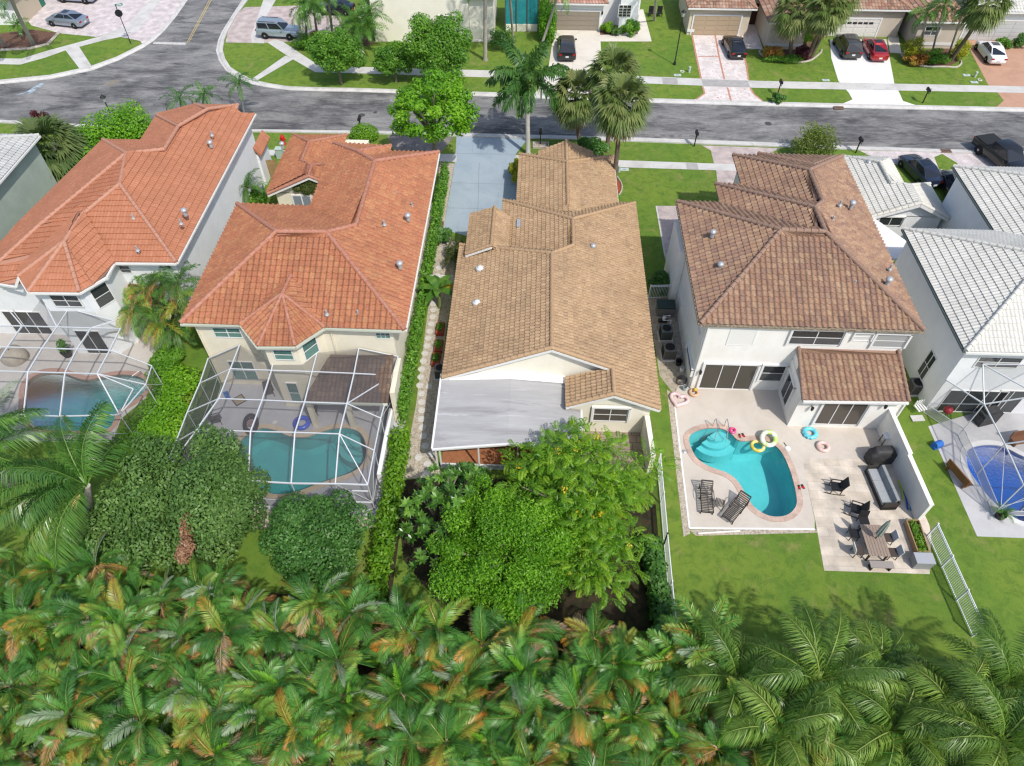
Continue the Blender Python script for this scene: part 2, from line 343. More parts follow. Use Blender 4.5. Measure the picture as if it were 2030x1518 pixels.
# --- roads
near = [(-500, 226), (-200, 232), (0, 237), (160, 246), (500, 256), (745, 259), (1250, 272), (1500, 281), (1650, 288), (1860, 295), (2030, 300), (2400, 310)]
nearK = [(-500, 234), (-200, 239), (0, 244), (160, 252), (500, 262), (745, 266), (1250, 281), (1500, 290), (1650, 296), (1860, 303), (2030, 308), (2400, 318)]
far = [(2400, 229), (2030, 222), (1500, 210), (1275, 203), (990, 192), (700, 182), (640, 181), (575, 179), (530, 173), (500, 167), (470, 155), (448, 140), (434, 120), (428, 100), (432, 80), (440, 62), (460, 30), (480, 0), (515, -55)]
farK = [(2400, 222), (2030, 215), (1500, 203), (1275, 196), (990, 185), (700, 176), (640, 175), (575, 173), (535, 167), (503, 160), (478, 148), (458, 135), (447, 118), (442, 100), (445, 80), (452, 62), (470, 30), (492, 0), (527, -55)]
lft = [(405, -55), (372, 0), (350, 32), (327, 60), (306, 80), (284, 95), (235, 120), (182, 140), (100, 157), (0, 167), (-200, 175), (-500, 178)]
lftK = [(399, -55), (366, 0), (343, 32), (320, 60), (300, 78), (280, 90), (232, 114), (180, 133), (100, 150), (0, 160), (-200, 168), (-500, 171)]
flat('road', [px(*(near+far+lft))], .010, m_road)
def kerb(a, b):
    a = [np.append(p, .013) for p in px(*a)]; b = [np.append(p, .03) for p in px(*b)]; V = []; F = []
    for p, q in zip(a, b):
        c = p*.5+q*.5; V += [p, p*.72+q*.28+np.array([0, 0, .0]), c+np.array([0, 0, .10]), q+np.array([0, 0, .09]), q+np.array([0, 0, -.03])]
    for i in range(len(a)-1):
        for j in range(4): F.append((i*5+j, i*5+j+1, i*5+j+6, i*5+j+5))
    mb = MB().add(V, F); mb.f = [f[::-1] for f in mb.f]; return mb
m_kerb = M_layers('kerb_concrete', [((.40, .39, .37), .8, .45, .7, one), ((.25, .24, .22), 3, .6, .8, one)], (.55, .54, .52))
for a, b in ((near, nearK), (far, farK), (lft, lftK)):
    o = kerb(a, b).build('kerb', m_kerb); tag(o, kind='structure')
m_yellow = M('yellow_paint', (.55, .42, .16), .7, (.35, .28, .14), 4, world=True); m_wpaint = M('white_paint_worn', (.62, .61, .58), .7, (.40, .39, .37), 4, world=True)
flat('road_marking', [px((425, -20), (426.6, -20), (371.4, 84), (370, 84)), px((428.6, -20), (430.2, -20), (375, 84), (373.6, 84))], .015, m_yellow)
flat('stop_line', [px((306, 83), (370, 84.5), (367, 89), (303, 87))], .016, m_wpaint)
# --- sidewalks and drives
flat('sidewalk', [px((545, 78), (560, 82), (625, 125), (640, 131), (700, 132), (990, 140), (1275, 151), (1500, 160), (2030, 171), (2400, 179), (2400, 193), (2030, 184), (1500, 174), (1275, 165), (990, 154), (700, 145), (625, 143), (575, 114), (530, 84)),
    px((500, 156), (566, 110), (582, 117), (507, 161)), px((522, 0), (547, 0), (523, 40), (524, 86), (500, 85), (497, 73))], .012, m_conc)
flat('sidewalk', [px((-200, 118), (0, 115.6), (43, 116), (95, 100), (195, 73), (250, 52), (297, 0), (330, -55), (350, -55), (318, 0), (275, 60), (240, 73), (205, 80), (156, 93), (140, 96), (90, 114), (40, 128), (0, 127), (-200, 130)), px((130, 99.5), (156, 91), (183, 133), (160, 139))], .012, m_conc)
flat('sidewalk', [px((500, 295), (566, 298), (872, 305), (905, 305), (905, 321), (872, 320), (560, 309), (490, 306)), px((1022, 307), (1215, 317), (1440, 325), (1470, 326), (1470, 339), (1440, 338), (1215, 331), (1022, 323))], .012, m_conc)
flat('sidewalk_stain', [px((1312, 154), (1342, 155), (1344, 167), (1314, 166)), px((1360, 323), (1382, 324), (1385, 336), (1362, 335)), px((1390, 157), (1482, 160), (1487, 173), (1394, 171))], .0165, M_layers('old_concrete', [((.42, .41, .4), 1.3, .4, .7, one)], (.33, .32, .31)))
flat('driveway', [px((30, -40), (330, -55), (297, 0), (250, 54), (192, 73), (120, 66), (62, 50), (40, 20)), px((330, -20), (366, 0), (343, 32), (320, 58), (300, 77), (283, 88), (278, 81), (240, 73), (275, 60), (318, 0))], .008, m_white_paver)
flat('driveway', [px((447, 84), (452, 62), (470, 28), (485, 14), (560, 12), (660, 8), (690, 60), (600, 80), (555, 84), (500, 85))], .008, m_pink_paver)
flat('driveway', [px((1098, 54), (1189, 54), (1192, 110), (1196, 150), (1200, 165), (1232, 193), (1060, 186), (1085, 150), (1094, 90)), px((1188, 66), (1265, 67), (1256, 20), (1275, 18), (1292, 82), (1189, 82))], .008, m_cream_drive)
flat('driveway', [px((1371, 62), (1468, 64), (1484, 160), (1487, 174), (1495, 187), (1512, 201), (1377, 197), (1397, 185), (1393, 172), (1390, 157), (1380, 110)), px((1468, 40), (1495, 40), (1512, 97), (1473, 97))], .008, m_stamp)
def band(pts, w, z, mat, nm='brick_edging', loop=False):
    P = px(*pts); mb = MB()
    for a, b in zip(P, P[1:]):
        d = b-a; d /= np.linalg.norm(d); s = np.array([-d[1], d[0]])*w/2
        mb.add([(*(a-s), z), (*(b-s), z), (*(b+s), z), (*(a+s), z)], [(0, 1, 2, 3)])
    o = mb.build(nm, mat); return tag(o, kind='structure')
band([(1371, 64), (1380, 110), (1390, 156)], .18, .0125, m_brick_band); band([(1468, 66), (1476, 110), (1484, 158)], .18, .0125, m_brick_band); band([(1417, 66), (1425, 110), (1436, 157)], .18, .0135, m_brick_band)
band([(1384, 112), (1424, 112)], .18, .0145, m_brick_band); band([(1442, 173), (1449, 199)], .18, .0125, m_brick_band); band([(1393, 172), (1397, 185), (1380, 197)], .18, .0125, m_brick_band); band([(1487, 174), (1495, 187), (1512, 200)], .18, .0135, m_brick_band)
flat('driveway', [px((1645, 78), (1757, 78), (1773, 166), (1783, 184), (1790, 200), (1827, 212), (1664, 208), (1690, 197), (1683, 184), (1662, 160), (1648, 115)), ], .008, m_white_drive)
flat('front_path', [px((1758, 60), (1780, 66), (1787, 106), (1764, 104))], .0085, m_cream_drive)
flat('driveway', [px((1912, 78), (2040, 80), (2110, 90), (2105, 175), (2105, 217), (1973, 214), (1990, 199), (1978, 184), (1960, 170), (1938, 128))], .008, m_orange_drive)
flat('driveway', [px((905, 271), (1047, 274), (1022, 306), (1023, 322), (1035, 400), (1010, 450), (935, 470), (879, 455), (892, 380), (902, 321))], .0085, m_blue_drive)
band([(950, 322), (946, 462)], .03, .0125, M('joint_grey', (.17, .19, .21), .9), 'driveway_joint'); band([(896, 362), (1030, 366)], .03, .013, MATS['joint_grey'], 'driveway_joint'); band([(888, 412), (1030, 416)], .03, .0135, MATS['joint_grey'], 'driveway_joint'); band([(903, 304), (1022, 306)], .03, .0137, MATS['joint_grey'], 'driveway_joint')
flat('driveway', [px((768, 268), (900, 272), (872, 304), (860, 345), (800, 340), (782, 300))], .008, m_grey_paver)
flat('driveway', [px((1391, 288), (1560, 294), (1535, 307), (1528, 330), (1528, 420), (1428, 420), (1420, 340), (1415, 322), (1409, 298)), px((1302, 408), (1352, 408), (1352, 548), (1330, 548), (1318, 505))], .008, m_pink_paver)
band([(1301, 408), (1318, 505), (1329, 548)], .12, .012, m_conc, 'path_edging')
flat('driveway', [px((1718, 306), (1690, 298), (1880, 303), (2030, 308), (2200, 314), (2200, 420), (1900, 420), (1850, 350))], .008, m_white_paver)
flat('grass_island', [px((1852, 311), (1868, 305), (1899, 324), (1890, 336), (1862, 338)), px((1530, 302), (1552, 292), (1700, 297), (1718, 305), (1650, 312), (1560, 312))], .012, m_grass)
flat('driveway', [px((128, 262), (180, 263), (160, 290), (110, 300), (100, 285))], .008, m_grey_paver)
# --- beds, gravel, yards
flat('mulch_bed', [px((-100, 70), (0, 66), (60, 58), (118, 65), (95, 88), (60, 97), (0, 99), (-100, 101)), px((1512, 92), (1625, 70), (1622, 92), (1608, 120), (1585, 122), (1520, 117)), px((1790, 100), (1895, 95), (1898, 122), (1880, 132), (1820, 132), (1798, 118)), px((1187, 50), (1262, 40), (1264, 68), (1190, 69)), px((590, 84), (700, 62), (745, 85), (710, 95), (620, 100))], .005, m_mulch)
flat('mulch_bed', [px((1218, 350), (1231, 362), (1232, 376), (1222, 390), (1213, 385))], .006, m_red_mulch)
flat('gravel_path', [px((872, 322), (901, 324), (889, 392), (879, 455), (905, 482), (900, 560), (885, 650), (872, 760), (862, 880), (875, 945), (795, 950), (812, 870), (825, 800), (835, 720), (850, 600), (858, 520)), px((500, 1010), (752, 1025), (748, 1046), (500, 1048)), px((1322, 772), (1337, 782), (1368, 1058), (1355, 1064)), px((1366, 1050), (1618, 1048), (1620, 1056), (1380, 1062))], .005, m_gravel)
flat('mulch_bed', [px((874, 325), (888, 330), (880, 385), (868, 400)), px((865, 430), (880, 440), (876, 480), (858, 490))], .009, m_mulch)
flat('paver_yard', [px((1283, 590), (1352, 590), (1385, 790), (1335, 780), (1308, 745))], .0045, M_layers('yard_pavers', [((.30, .26, .2), 1.5, .4, .6, one), ((.10, .11, .05), 4, .55, .65, one)], (.42, .37, .30)))
flat('stone_patio', [px((1150, 845), (1278, 850), (1292, 932), (1150, 932))], .006, m_flag)
flat('pool_deck', [px((1336, 782), (1360, 740), (1500, 735), (1770, 780), (1785, 912), (1590, 908), (1598, 950), (1615, 1030), (1615, 1049), (1367, 1047))], .006, m_beige_deck, holes=[P4])
flat('pool_deck', [[(-20.3, 20.2), (-8.6, 20.1), (-7.8, 27), (-7.8, 31), (-20.3, 31)]], .006, m_grey_deck, holes=[P2])
flat('pool_deck', [px((-120, 860), (-40, 640), (340, 610), (338, 700), (312, 770), (240, 830), (225, 872), (30, 872))], .006, m_tan_deck, holes=[P1])
flat('pool_deck', [px((1840, 845), (2200, 740), (2260, 1075), (1937, 1063))], .006, m_white_deck, holes=[P5])
flat('patio', [px((1590, 908), (1785, 912), (1842, 1040), (1846, 1060), (1843, 1138), (1634, 1131), (1616, 1030), (1598, 950))], .007, m_trav)
band([(1367, 1047), (1615, 1049)], .12, .02, m_white_drive, 'deck_edging'); band([(1336, 790), (1367, 1047)], .10, .021, m_white_drive, 'deck_edging')
flat('oil_stain', [px((207, 165), (232, 157), (240, 159), (225, 169), (210, 170))], .0135, M('brown_stain', (.19, .17, .13), .9, (.24, .22, .19), 3, world=True))
flat('paint_stain', [px((50, 183), (82, 164), (88, 166), (60, 186), (30, 188))], .0135, M_layers('pale_stain', [((.16, .17, .18), 2, .45, .6, (.4, 1, 1))], (.38, .47, .55)))
m_iron = M('cast_iron', (.05, .05, .05), .7, (.09, .085, .08), 8)
for q, lab in (((1523, 245), 'dark round manhole cover in the road beyond the brown roof'), ((717, 228), 'dark round manhole cover in the road above the hedge with the mailbox'), ((744, 222.5), 'small dark round cover in the road just right of the larger cover')):
    p = at(*q); mb = MB(); r = .33 if 'small' not in lab else .2; mb.lathe((0, 0, 0), [(r, 0), (r, .008), (r*.86, .009), (r*.84, .005), (0.02, .006)], 20)
    o = mb.build('manhole_cover', m_iron); o.location = (p[0], p[1], .011); tag(o, lab, 'manhole cover')
for q, lab in (((1663, 213.5), 'rusty storm drain grate at the foot of the white driveway'), ((1875, 299), 'rusty storm drain grate in the near kerb by the black pickup')):
    p = at(*q, .1); t = thing('storm_drain', lab, 'drain', (p[0], p[1], .085)); MB().box((0, 0, .03), (.95, .5, .05)).build('drain_frame', M('rust', (.16, .09, .06), .9, (.28, .17, .12), 9), t)
    mb = MB()
    for k in range(7): mb.box((-.36+k*.12, 0, .062), (.05, .4, .02))
    mb.build('grate', m_iron, t)
# stepping stones
m_step = M('round_stepstone', (.62, .60, .56), .8, (.50, .48, .44), 6, bump=.3)
ss = [(500+a/3.98, 370+b/3.98) for a, b in ((1548, 436), (1520, 480), (1470, 640), (1462, 700), (1425, 925), (1428, 972), (1423, 1027), (1413, 1082), (1400, 1140), (1388, 1195), (1378, 1255), (1362, 1315), (1350, 1375))]
ss += [(760+a/3.53, 700+b/3.53) for a, b in ((280, 55), (267, 112), (262, 167), (255, 225), (320, 233), (266, 283), (267, 342), (269, 401), (269, 460), (274, 520), (281, 580), (294, 648), (327, 708), (247, 730), (309, 775), (300, 842))]
proto = None
for q in ss:
    p = at(*q)
    if proto is None:
        proto = o = MB().lathe((0, 0, 0), [(.24, -.01), (.24, .025), (.225, .035), (.02, .036)], 22).build('stepping_stone', m_step)
    else: o = proto.copy(); COL.objects.link(o)
    o.location = (p[0], p[1], .008); tag(o, 'pale round stepping stone in the gravel path beside the tan tiled house', 'stepping stone', 'round stepping stones in the side yard')
# ================================================================ ROOFS AND HOUSES
class Roof:
    """tile courses laid over roof planes; tile = (column width, course height, barrel height, lip)"""
    def __init__(s, tile): s.t = tile; s.V = []; s.F = []; s.U = []; s.nb = 0; s.k = 0; s.caps = []; s.deck = MB()
    def face(s, P, eave=(0, 1), cap_edges=(), udir=None):
        P = [np.array(p, float) for p in P]; cw, ch, A, L = s.t; s.k += 1
        u = P[eave[1]]-P[eave[0]]; u /= np.linalg.norm(u)
        n = sum(np.cross(P[i], P[(i+1) % len(P)]) for i in range(len(P))); n /= np.linalg.norm(n)
        if n[2] < 0: n = -n
        if udir is not None: u = np.array(udir, float); u = u-n*(u @ n); u /= np.linalg.norm(u)
        v = np.cross(n, u); v /= np.linalg.norm(v)
        if v[2] < 0: u, v = -u, -v
        o = P[eave[0]]; uv = np.array([[(p-o) @ u, (p-o) @ v, (p-o) @ n] for p in P])
        a1 = np.column_stack([uv[:, 0], uv[:, 1], np.ones(len(P))]); coef = np.linalg.lstsq(a1, uv[:, 2], rcond=None)[0]
        vmin, vmax = uv[:, 1].min(), uv[:, 1].max()
        def span(t):
            xs = []
            for i in range(len(uv)):
                a, b = uv[i], uv[(i+1) % len(uv)]
                if (a[1]-t)*(b[1]-t) <= 0:
                    if abs(a[1]-b[1]) < 1e-9: xs += [a[0], b[0]]
                    else: xs.append(a[0]+(b[0]-a[0])*(t-a[1])/(b[1]-a[1]))
            return (min(xs), max(xs)) if xs else (0, 0)
        nr = max(1, int(round((vmax-vmin)/ch))); hh = (vmax-vmin)/nr; ns = 6
        u0 = math.floor(uv[:, 0].min()/cw)*cw; u1 = math.ceil(uv[:, 0].max()/cw)*cw; g = np.arange(u0, u1+1e-6, cw/ns)
        ph = (g/cw) % 1.0
        rows = []
        for r in range(nr):
            for v_, lf in ((vmin+r*hh, L), (vmin+(r+1)*hh-1e-4, 0.0)):
                a, b = span(min(max(v_, vmin+1e-4), vmax-1e-4)); uu = np.clip(g, a, b); p2 = (uu/cw) % 1.0
                h = A*np.where(p2 < .62, np.sin(np.pi*p2/.62), -.25*np.sin(np.pi*(p2-.62)/.38))+lf+.03
                base = coef[0]*uu+coef[1]*v_+coef[2]
                rows.append((o+np.outer(uu, u)+v_*v+np.outer(h+base, n), r, lf))
        m = len(g); V = np.concatenate([q[0] for q in rows]); idx = np.arange(len(rows)*m).reshape(len(rows), m)
        Fs = []; Us = []
        col = np.floor(g[:-1]/cw+1e-6)+s.k*131
        VV = []; 
        for i in range(len(rows)-1):
            a, b = rows[i][0], rows[i+1][0]
            w = np.linalg.norm(a[1:]-a[:-1], axis=1)+np.linalg.norm(b[1:]-b[:-1], axis=1)
            keep = w > 1e-4
            q = np.stack([a[:-1], a[1:], b[1:], b[:-1]], 1)[keep]; VV.append(q.reshape(-1, 3))
            course = (rows[i][1] if i % 2 == 0 else rows[i+1][1])
            uvq = np.stack([col+.5, np.full_like(col, course+.5)], 1)[keep]; Us.append(np.repeat(uvq, 4, axis=0))
        if VV:
            VV = np.concatenate(VV); Us = np.concatenate(Us); s.V.append(VV); s.U.append(Us); s.nb += len(VV)
        s.deck.slab([o+a*u+b*v+(coef[0]*a+coef[1]*b+coef[2])*n-np.array([0, 0, .02]) for a, b, _ in uv], .12)
        for e in cap_edges: s.cap(P[e[0]], P[e[1]])
        return s
    def cap(s, a, b, r=.13):
        a = np.array(a, float); b = np.array(b, float); d = b-a; L = np.linalg.norm(d); k = max(1, int(L/.42)); cm = MB(); s.caps.append(cm)
        if a[2] > b[2]: a, b = b, a
        for i in range(k):
            p = a+(b-a)*i/k; q = a+(b-a)*(i+1.12)/k; up = np.array([0, 0, .05])
            cm.tube([p+up+np.array([0, 0, .025]), q+up], [r*1.1, r*.9], 8)
    def build(s, parent, mat, capmat=None, deckmat=None):
        V = np.concatenate(s.V); U = np.concatenate(s.U); F = np.arange(len(V)).reshape(-1, 4)
        r = npobj('roof', V, F, mat, parent, U, world=True)
        d = s.deck.build('eave_board', deckmat or capmat or mat, parent, world=True)
        for cm in s.caps:
            c = cm.build('ridge_cap', capmat or mat, r, world=True, smooth=True)
            if c.data.uv_layers.active is None:
                ul = c.data.uv_layers.new(name='UVMap'); 
                ul.data.foreach_set('uv', np.repeat(np.array([[p.index//10+.5, .5] for p in c.data.polygons], np.float32), [p.loop_total for p in c.data.polygons], axis=0).ravel())
        return r
def hip_block(rf, x0, y0, x1, y1, ze, s, gables='', caps=True):
    """hipped block; gables: letters of the ends (n s e w) that are gabled instead"""
    w, d = x1-x0, y1-y0
    if d >= w:
        h = w/2*s; xm = (x0+x1)/2; a = (xm, y0 if 's' in gables else y0+w/2, ze+h); b = (xm, y1 if 'n' in gables else y1-w/2, ze+h)
        rf.face([(x0, y1, ze), (x0, y0, ze), a, b]); rf.face([(x1, y0, ze), (x1, y1, ze), b, a])
        if 's' not in gables: rf.face([(x0, y0, ze), (x1, y0, ze), a]); rf.cap((x0, y0, ze), a); rf.cap((x1, y0, ze), a)
        if 'n' not in gables: rf.face([(x1, y1, ze), (x0, y1, ze), b]); rf.cap((x0, y1, ze), b); rf.cap((x1, y1, ze), b)
    else:
        h = d/2*s; ym = (y0+y1)/2; a = (x0 if 'w' in gables else x0+d/2, ym, ze+h); b = (x1 if 'e' in gables else x1-d/2, ym, ze+h)
        rf.face([(x0, y0, ze), (x1, y0, ze), b, a]); rf.face([(x1, y1, ze), (x0, y1, ze), a, b])
        if 'w' not in gables: rf.face([(x0, y1, ze), (x0, y0, ze), a]); rf.cap((x0, y0, ze), a); rf.cap((x0, y1, ze), a)
        if 'e' not in gables: rf.face([(x1, y0, ze), (x1, y1, ze), b]); rf.cap((x1, y0, ze), b); rf.cap((x1, y1, ze), b)
    rf.cap(a, b)
m_frame = M('white_frame', (.72, .72, .71), .45)
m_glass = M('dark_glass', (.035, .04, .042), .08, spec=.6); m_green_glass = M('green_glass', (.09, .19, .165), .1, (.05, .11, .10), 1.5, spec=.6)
m_sheen_g = M('green_glass_sheen', (.15, .28, .24), .12, (.10, .20, .17), 7, spec=.6, stretch=(1, 1, 6)); m_sheen_d = M('grey_glass_sheen', (.10, .105, .11), .12, (.06, .065, .07), 5, spec=.6, stretch=(1, 1, 6))  # reflection put into the colour: paler glass tones for lower window halves
def window(root, p, n, a, b, cols=2, rows=2, mat=None, frame=None, name='window', proud=.05, sur=.0, bar=.06):
    """a, b: opposite photo-survey corners of the opening on the wall plane (point p, outward normal n)"""
    n = np.array(n, float); n /= np.linalg.norm(n); u = np.cross([0, 0, 1.], n); A = on_plane(*a, p, n); B = on_plane(*b, p, n)
    lo = min(A @ u, B @ u); hi = max(A @ u, B @ u); z0, z1 = sorted((A[2], B[2])); z0 = max(z0, .05); base = np.array(p, float); base = base-u*(base @ u); base[2] = 0
    return window_at(root, base+u*lo+np.array([0, 0, z0]), u, n, hi-lo, z1-z0, cols, rows, mat, frame, name, proud, sur, bar)
def window_at(root, o, u, n, w, h, cols=2, rows=2, mat=None, frame=None, name='window', proud=.05, sur=.0, bar=.06):
    z = np.array([0, 0, 1.]); mb = MB(); o = np.array(o, float)-np.array(n)*.03; t = np.array(n)*(proud+.03)
    mb.obox(o-u*bar-z*bar, u*(w+2*bar), t, z*bar); mb.obox(o-u*bar+z*h, u*(w+2*bar), t, z*bar); mb.obox(o-u*bar, u*bar, t, z*h); mb.obox(o+u*w, u*bar, t, z*h)
    for c in range(1, cols): mb.obox(o+u*(w*c/cols-bar*.4), u*bar*.8, t*.9, z*h)
    for r in range(1, rows): mb.obox(o+z*(h*r/rows-bar*.3), u*w, t*.8, z*bar*.6)
    if sur:  # plaster surround that stands out round the opening
        T = np.array(n)*.16
        mb.obox(o-u*(bar+sur)-z*bar, u*sur, T, z*(h+2*bar)); mb.obox(o+u*(w+bar), u*sur, T, z*(h+2*bar)); mb.obox(o-u*(bar+sur)+z*(h+bar), u*(w+2*bar+2*sur), T, z*sur)
    f = mb.build(name, frame or m_frame, root, world=True)
    MB().obox(o, u*w, np.array(n)*.045, z*h).build('pane', mat or m_glass, f, world=True)
    if rows == 2 and mat in (None, m_green_glass): MB().obox(o+u*.01, u*(w-.02), np.array(n)*.052, z*h*.47).build('lower_sheen', m_sheen_g if mat is m_green_glass else m_sheen_d, f, world=True)  # lighter lower half: upper pane's dark eave reflection painted in by contrast
    return f
def gutter(root, pts, mat, w=.13, name='gutter', z=-.05):
    mb = MB()
    for a, b in zip(pts, pts[1:]): mb.bar(np.array(a)+[0, 0, z], np.array(b)+[0, 0, z], w, w)
    return mb.build(name, mat, root, world=True)
def vent(root, px_, py_, z, mat, big=True):
    p = at(px_, py_, z); mb = MB(); 
    if big: mb.lathe(p-[0, 0, .15], [(.14, 0), (.14, .38), (.21, .38), (.21, .48), (.12, .56), (.02, .58)], 12)
    else: mb.tube([p-[0, 0, .2], p+[0, 0, .35]], .06, 8); mb.lathe(p-[0, 0, .02], [(.15, 0), (.09, .12), (.01, .13)], 8)
    return mb.build('roof_vent' if big else 'vent_pipe', mat, root, world=True, smooth=True)
m_vent = M('galvanised', (.50, .52, .54), .4, (.36, .38, .40), 12, metal=.3)
m_gutw = M('white_gutter', (.70, .70, .68), .5)
m_gutb = M('stained_gutter', (.40, .33, .24), .6, (.10, .08, .06), 9)
V3 = lambda x, y, z: np.array([x, y, z], float)

# ---------------------------------------------------------------- two-storey brown barrel tile house with the open pool
m_rb = M_roof('brown_barrel_tile', [(0.299, 0.178, 0.120), (0.261, 0.161, 0.117), (0.338, 0.216, 0.137), (0.312, 0.190, 0.128), (0.241, 0.149, 0.113), (0.364, 0.245, 0.158), (0.307, 0.190, 0.133)], stain=.15, streak=.22)
m_rbc = M('brown_ridge', (0.312, 0.202, 0.151), .8, (0.236, 0.151, 0.111), 8, world=True)
m_w4 = M('white_stucco', (.82, .81, .77), .85, (.76, .74, .69), 1.2, world=True)
h = thing('house', 'white two-storey house with a brown barrel tile roof beside the open turquoise pool', 'house', (16.5, 36, 0))
rf = Roof((.34, .38, .085, .05))
E1, E2, E3 = at(1388, 642, 6), at(1832, 656, 6), at(1345, 400, 6); E3[0] = E1[0]
A, B, C, D, Fv = at(1548, 457, 8.5), at(1636, 460, 8.5), at(1615, 412, 8.5), at(1630, 400, 8.2), at(1604, 338, 8.2)
RB = at(1670, 310, 6); RB[0] = E2[0]; L2, L3 = at(1418, 365, 6), at(1453, 308, 6)
rf.face([E1, E2, B, A]); rf.face([E3, E1, A]); rf.face([V3(18.2, E3[1], 6), E3, A, B])
rf.face([L2, V3(L2[0], A[1]+.6, 6), V3(17.8, A[1]+.6, 8.4), C]); rf.face([V3(23.0, L2[1], 6), L2, C])
rf.face([L3, V3(L3[0], 40.2, 6), V3(D[0], 40.2, 8.1), Fv]); rf.face([RB-[.1, 0, 0], L3, Fv])
rf.face([E2, RB, Fv, D, C, B])
for a, b in ((E1, A), (E3, A), (A, B), (E2, B), (B, C), (C, L2), (C, D), (D, Fv), (Fv, L3), (Fv, RB)): rf.cap(a, b, .15)
G1 = at(1612, 328, 7.4); GL, GR = at(1503, 305, 6), at(1657, 311, 6)
rf.face([GR, GL, G1]); rf.face([GL, V3(GL[0], GL[1]-2.5, 6), V3(G1[0], G1[1]-1.5, 7.4), G1]); rf.face([V3(GR[0], GR[1]-2.5, 6), GR, G1, V3(G1[0], G1[1]-1.5, 7.4)]); rf.cap(GL, G1, .15); rf.cap(GR, G1, .15)
# lower roof over the rear wing
W1, W2, W3, W4 = at(1592, 794, 3.1), at(1801, 797, 3.1), at(1780, 693, 4.1), at(1583, 690, 4.1)
rf.face([W1, W2, W3, W4]); rf.cap(W1, W4, .12); rf.cap(W2, W3, .12)
rf.build(h, m_rb, m_rbc)
YF = 30.45; XL = 10.5; XR = 22.7; YW = W1[1]+.45
MB().prism([(XL, YF), (XR, YF), (XR, RB[1]-.5), (L3[0]+.5, RB[1]-.5), (L3[0]+.5, L2[1]-.4), (L2[0]+.4, L2[1]-.4), (L2[0]+.4, E3[1]-.5), (XL, E3[1]-.5)], 0, 5.93).build('wall', m_w4, h, world=True)
XW = 16.35
MB().prism([(XW, YW), (XR-.1, YW), (XR-.1, YF+.1), (XW, YF+.1)], 0, 3.15).prism([(XW+.05, YF-1), (XR-.15, YF-1), (XR-.15, YF+.1), (XW+.05, YF+.1)], 3.1, 3.7).build('wing_wall', m_w4, h, world=True)
gutter(h, [E1+[0, -.06, 0], E2+[0, -.06, 0]], m_gutb); gutter(h, [E1+[-.06, 0, 0], E3+[-.06, 0, 0]], m_gutb, name='gutter'); gutter(h, [W1+[0, -.05, 0], W2+[0, -.05, 0]], m_gutw, .14)
S_ = (0, -1, 0); pf = (XL, YF, 0)
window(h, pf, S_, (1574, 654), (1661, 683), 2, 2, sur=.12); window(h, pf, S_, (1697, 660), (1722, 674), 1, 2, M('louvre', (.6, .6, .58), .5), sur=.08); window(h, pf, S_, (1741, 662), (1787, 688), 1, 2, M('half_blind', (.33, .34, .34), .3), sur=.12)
window(h, pf, S_, (1450, 651), (1490, 684), 1, 1, M('white_shutter', (.74, .73, .70), .6), name='storm_shutter', proud=.03, bar=.03)
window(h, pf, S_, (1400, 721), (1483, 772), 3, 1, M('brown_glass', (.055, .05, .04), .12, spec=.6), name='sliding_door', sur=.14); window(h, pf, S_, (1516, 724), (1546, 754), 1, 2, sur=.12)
window(h, (XW, YF, 0), (-1, 0, 0), (1549, 776), (1576, 768), 2, 1, name='sliding_door', sur=.1)
window(h, (XW, YW, 0), S_, (1637, 796), (1697, 841), 3, 1, M('brown_glass2', (.07, .06, .05), .12, spec=.6), name='sliding_door', sur=.14)
Wn = (-1, 0, 0); pl = (XL, YF, 0)
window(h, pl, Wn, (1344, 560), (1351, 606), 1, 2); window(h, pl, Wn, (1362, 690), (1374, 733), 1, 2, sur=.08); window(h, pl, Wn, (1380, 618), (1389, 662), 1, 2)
for q in ((XL+.12, YF-.06), (XR-.08, YW-.06)): MB().bar((q[0], q[1], .05), (q[0], q[1], 5.8 if q[1] > YW+.5 else 3.0), .09).build('downpipe', m_gutw, h, world=True)
mb = MB(); mb.box((XL-.25, E3[1]-2.2, 2.4), (.45, 3.6, 4.8)); mb.build('side_buttress', m_w4, h, world=True)
for q, z in (((1412, 466), 7.0), ((1427, 530), 6.8), ((1688, 408), 7.4), ((1760, 560), 7.1)): vent(h, *q, z, m_vent)
for q, z in (((1665, 406), 7.8), ((1650, 437), 8), ((1764, 533), 6.7), ((1693, 564), 7)): vent(h, *q, z, m_vent, False)
m_blk = M('black_metal', (.02, .02, .022), .4)
for q, pl_, n_ in (((1388, 733), pf, S_), ((1609, 804), (XW, YW, 0), S_), ((1754, 800), (XW, YW, 0), S_)):
    p = on_plane(*q, pl_, n_); mb = MB(); mb.bar(p, p+[0, -.2, .05], .05); mb.lathe(p+[0, -.22, -.2], [(.05, 0), (.09, .1), (.1, .28), (.03, .36)], 8); mb.build('wall_lamp', m_blk, h, world=True)

# ---------------------------------------------------------------- red barrel tile house with the bay
m_rr = M_roof('red_barrel_tile', [(0.376, 0.152, 0.081), (0.354, 0.140, 0.076), (0.397, 0.175, 0.089), (0.370, 0.155, 0.083), (0.328, 0.137, 0.078), (0.409, 0.196, 0.099), (0.382, 0.152, 0.083)], stain=.15, streak=.2)
m_rrc = M('red_ridge', (0.378, 0.163, 0.107), .8, (0.447, 0.267, 0.206), 5, world=True, lo=.45, hi=.8)
m_w2 = M('cream_stucco', (.76, .71, .57), .85, (.70, .65, .51), 1.2, world=True)
h = thing('house', 'cream two-storey house with a red barrel tile roof and a pointed bay', 'house', (-14, 38, 0))
rf = Roof((.35, .385, .085, .05))
E1, E2, RB, L1 = at(358, 641, 6), at(803, 655, 6), at(860, 302, 6), at(462, 405, 6); RB[0] = E2[0]; L1[0] = E1[0]
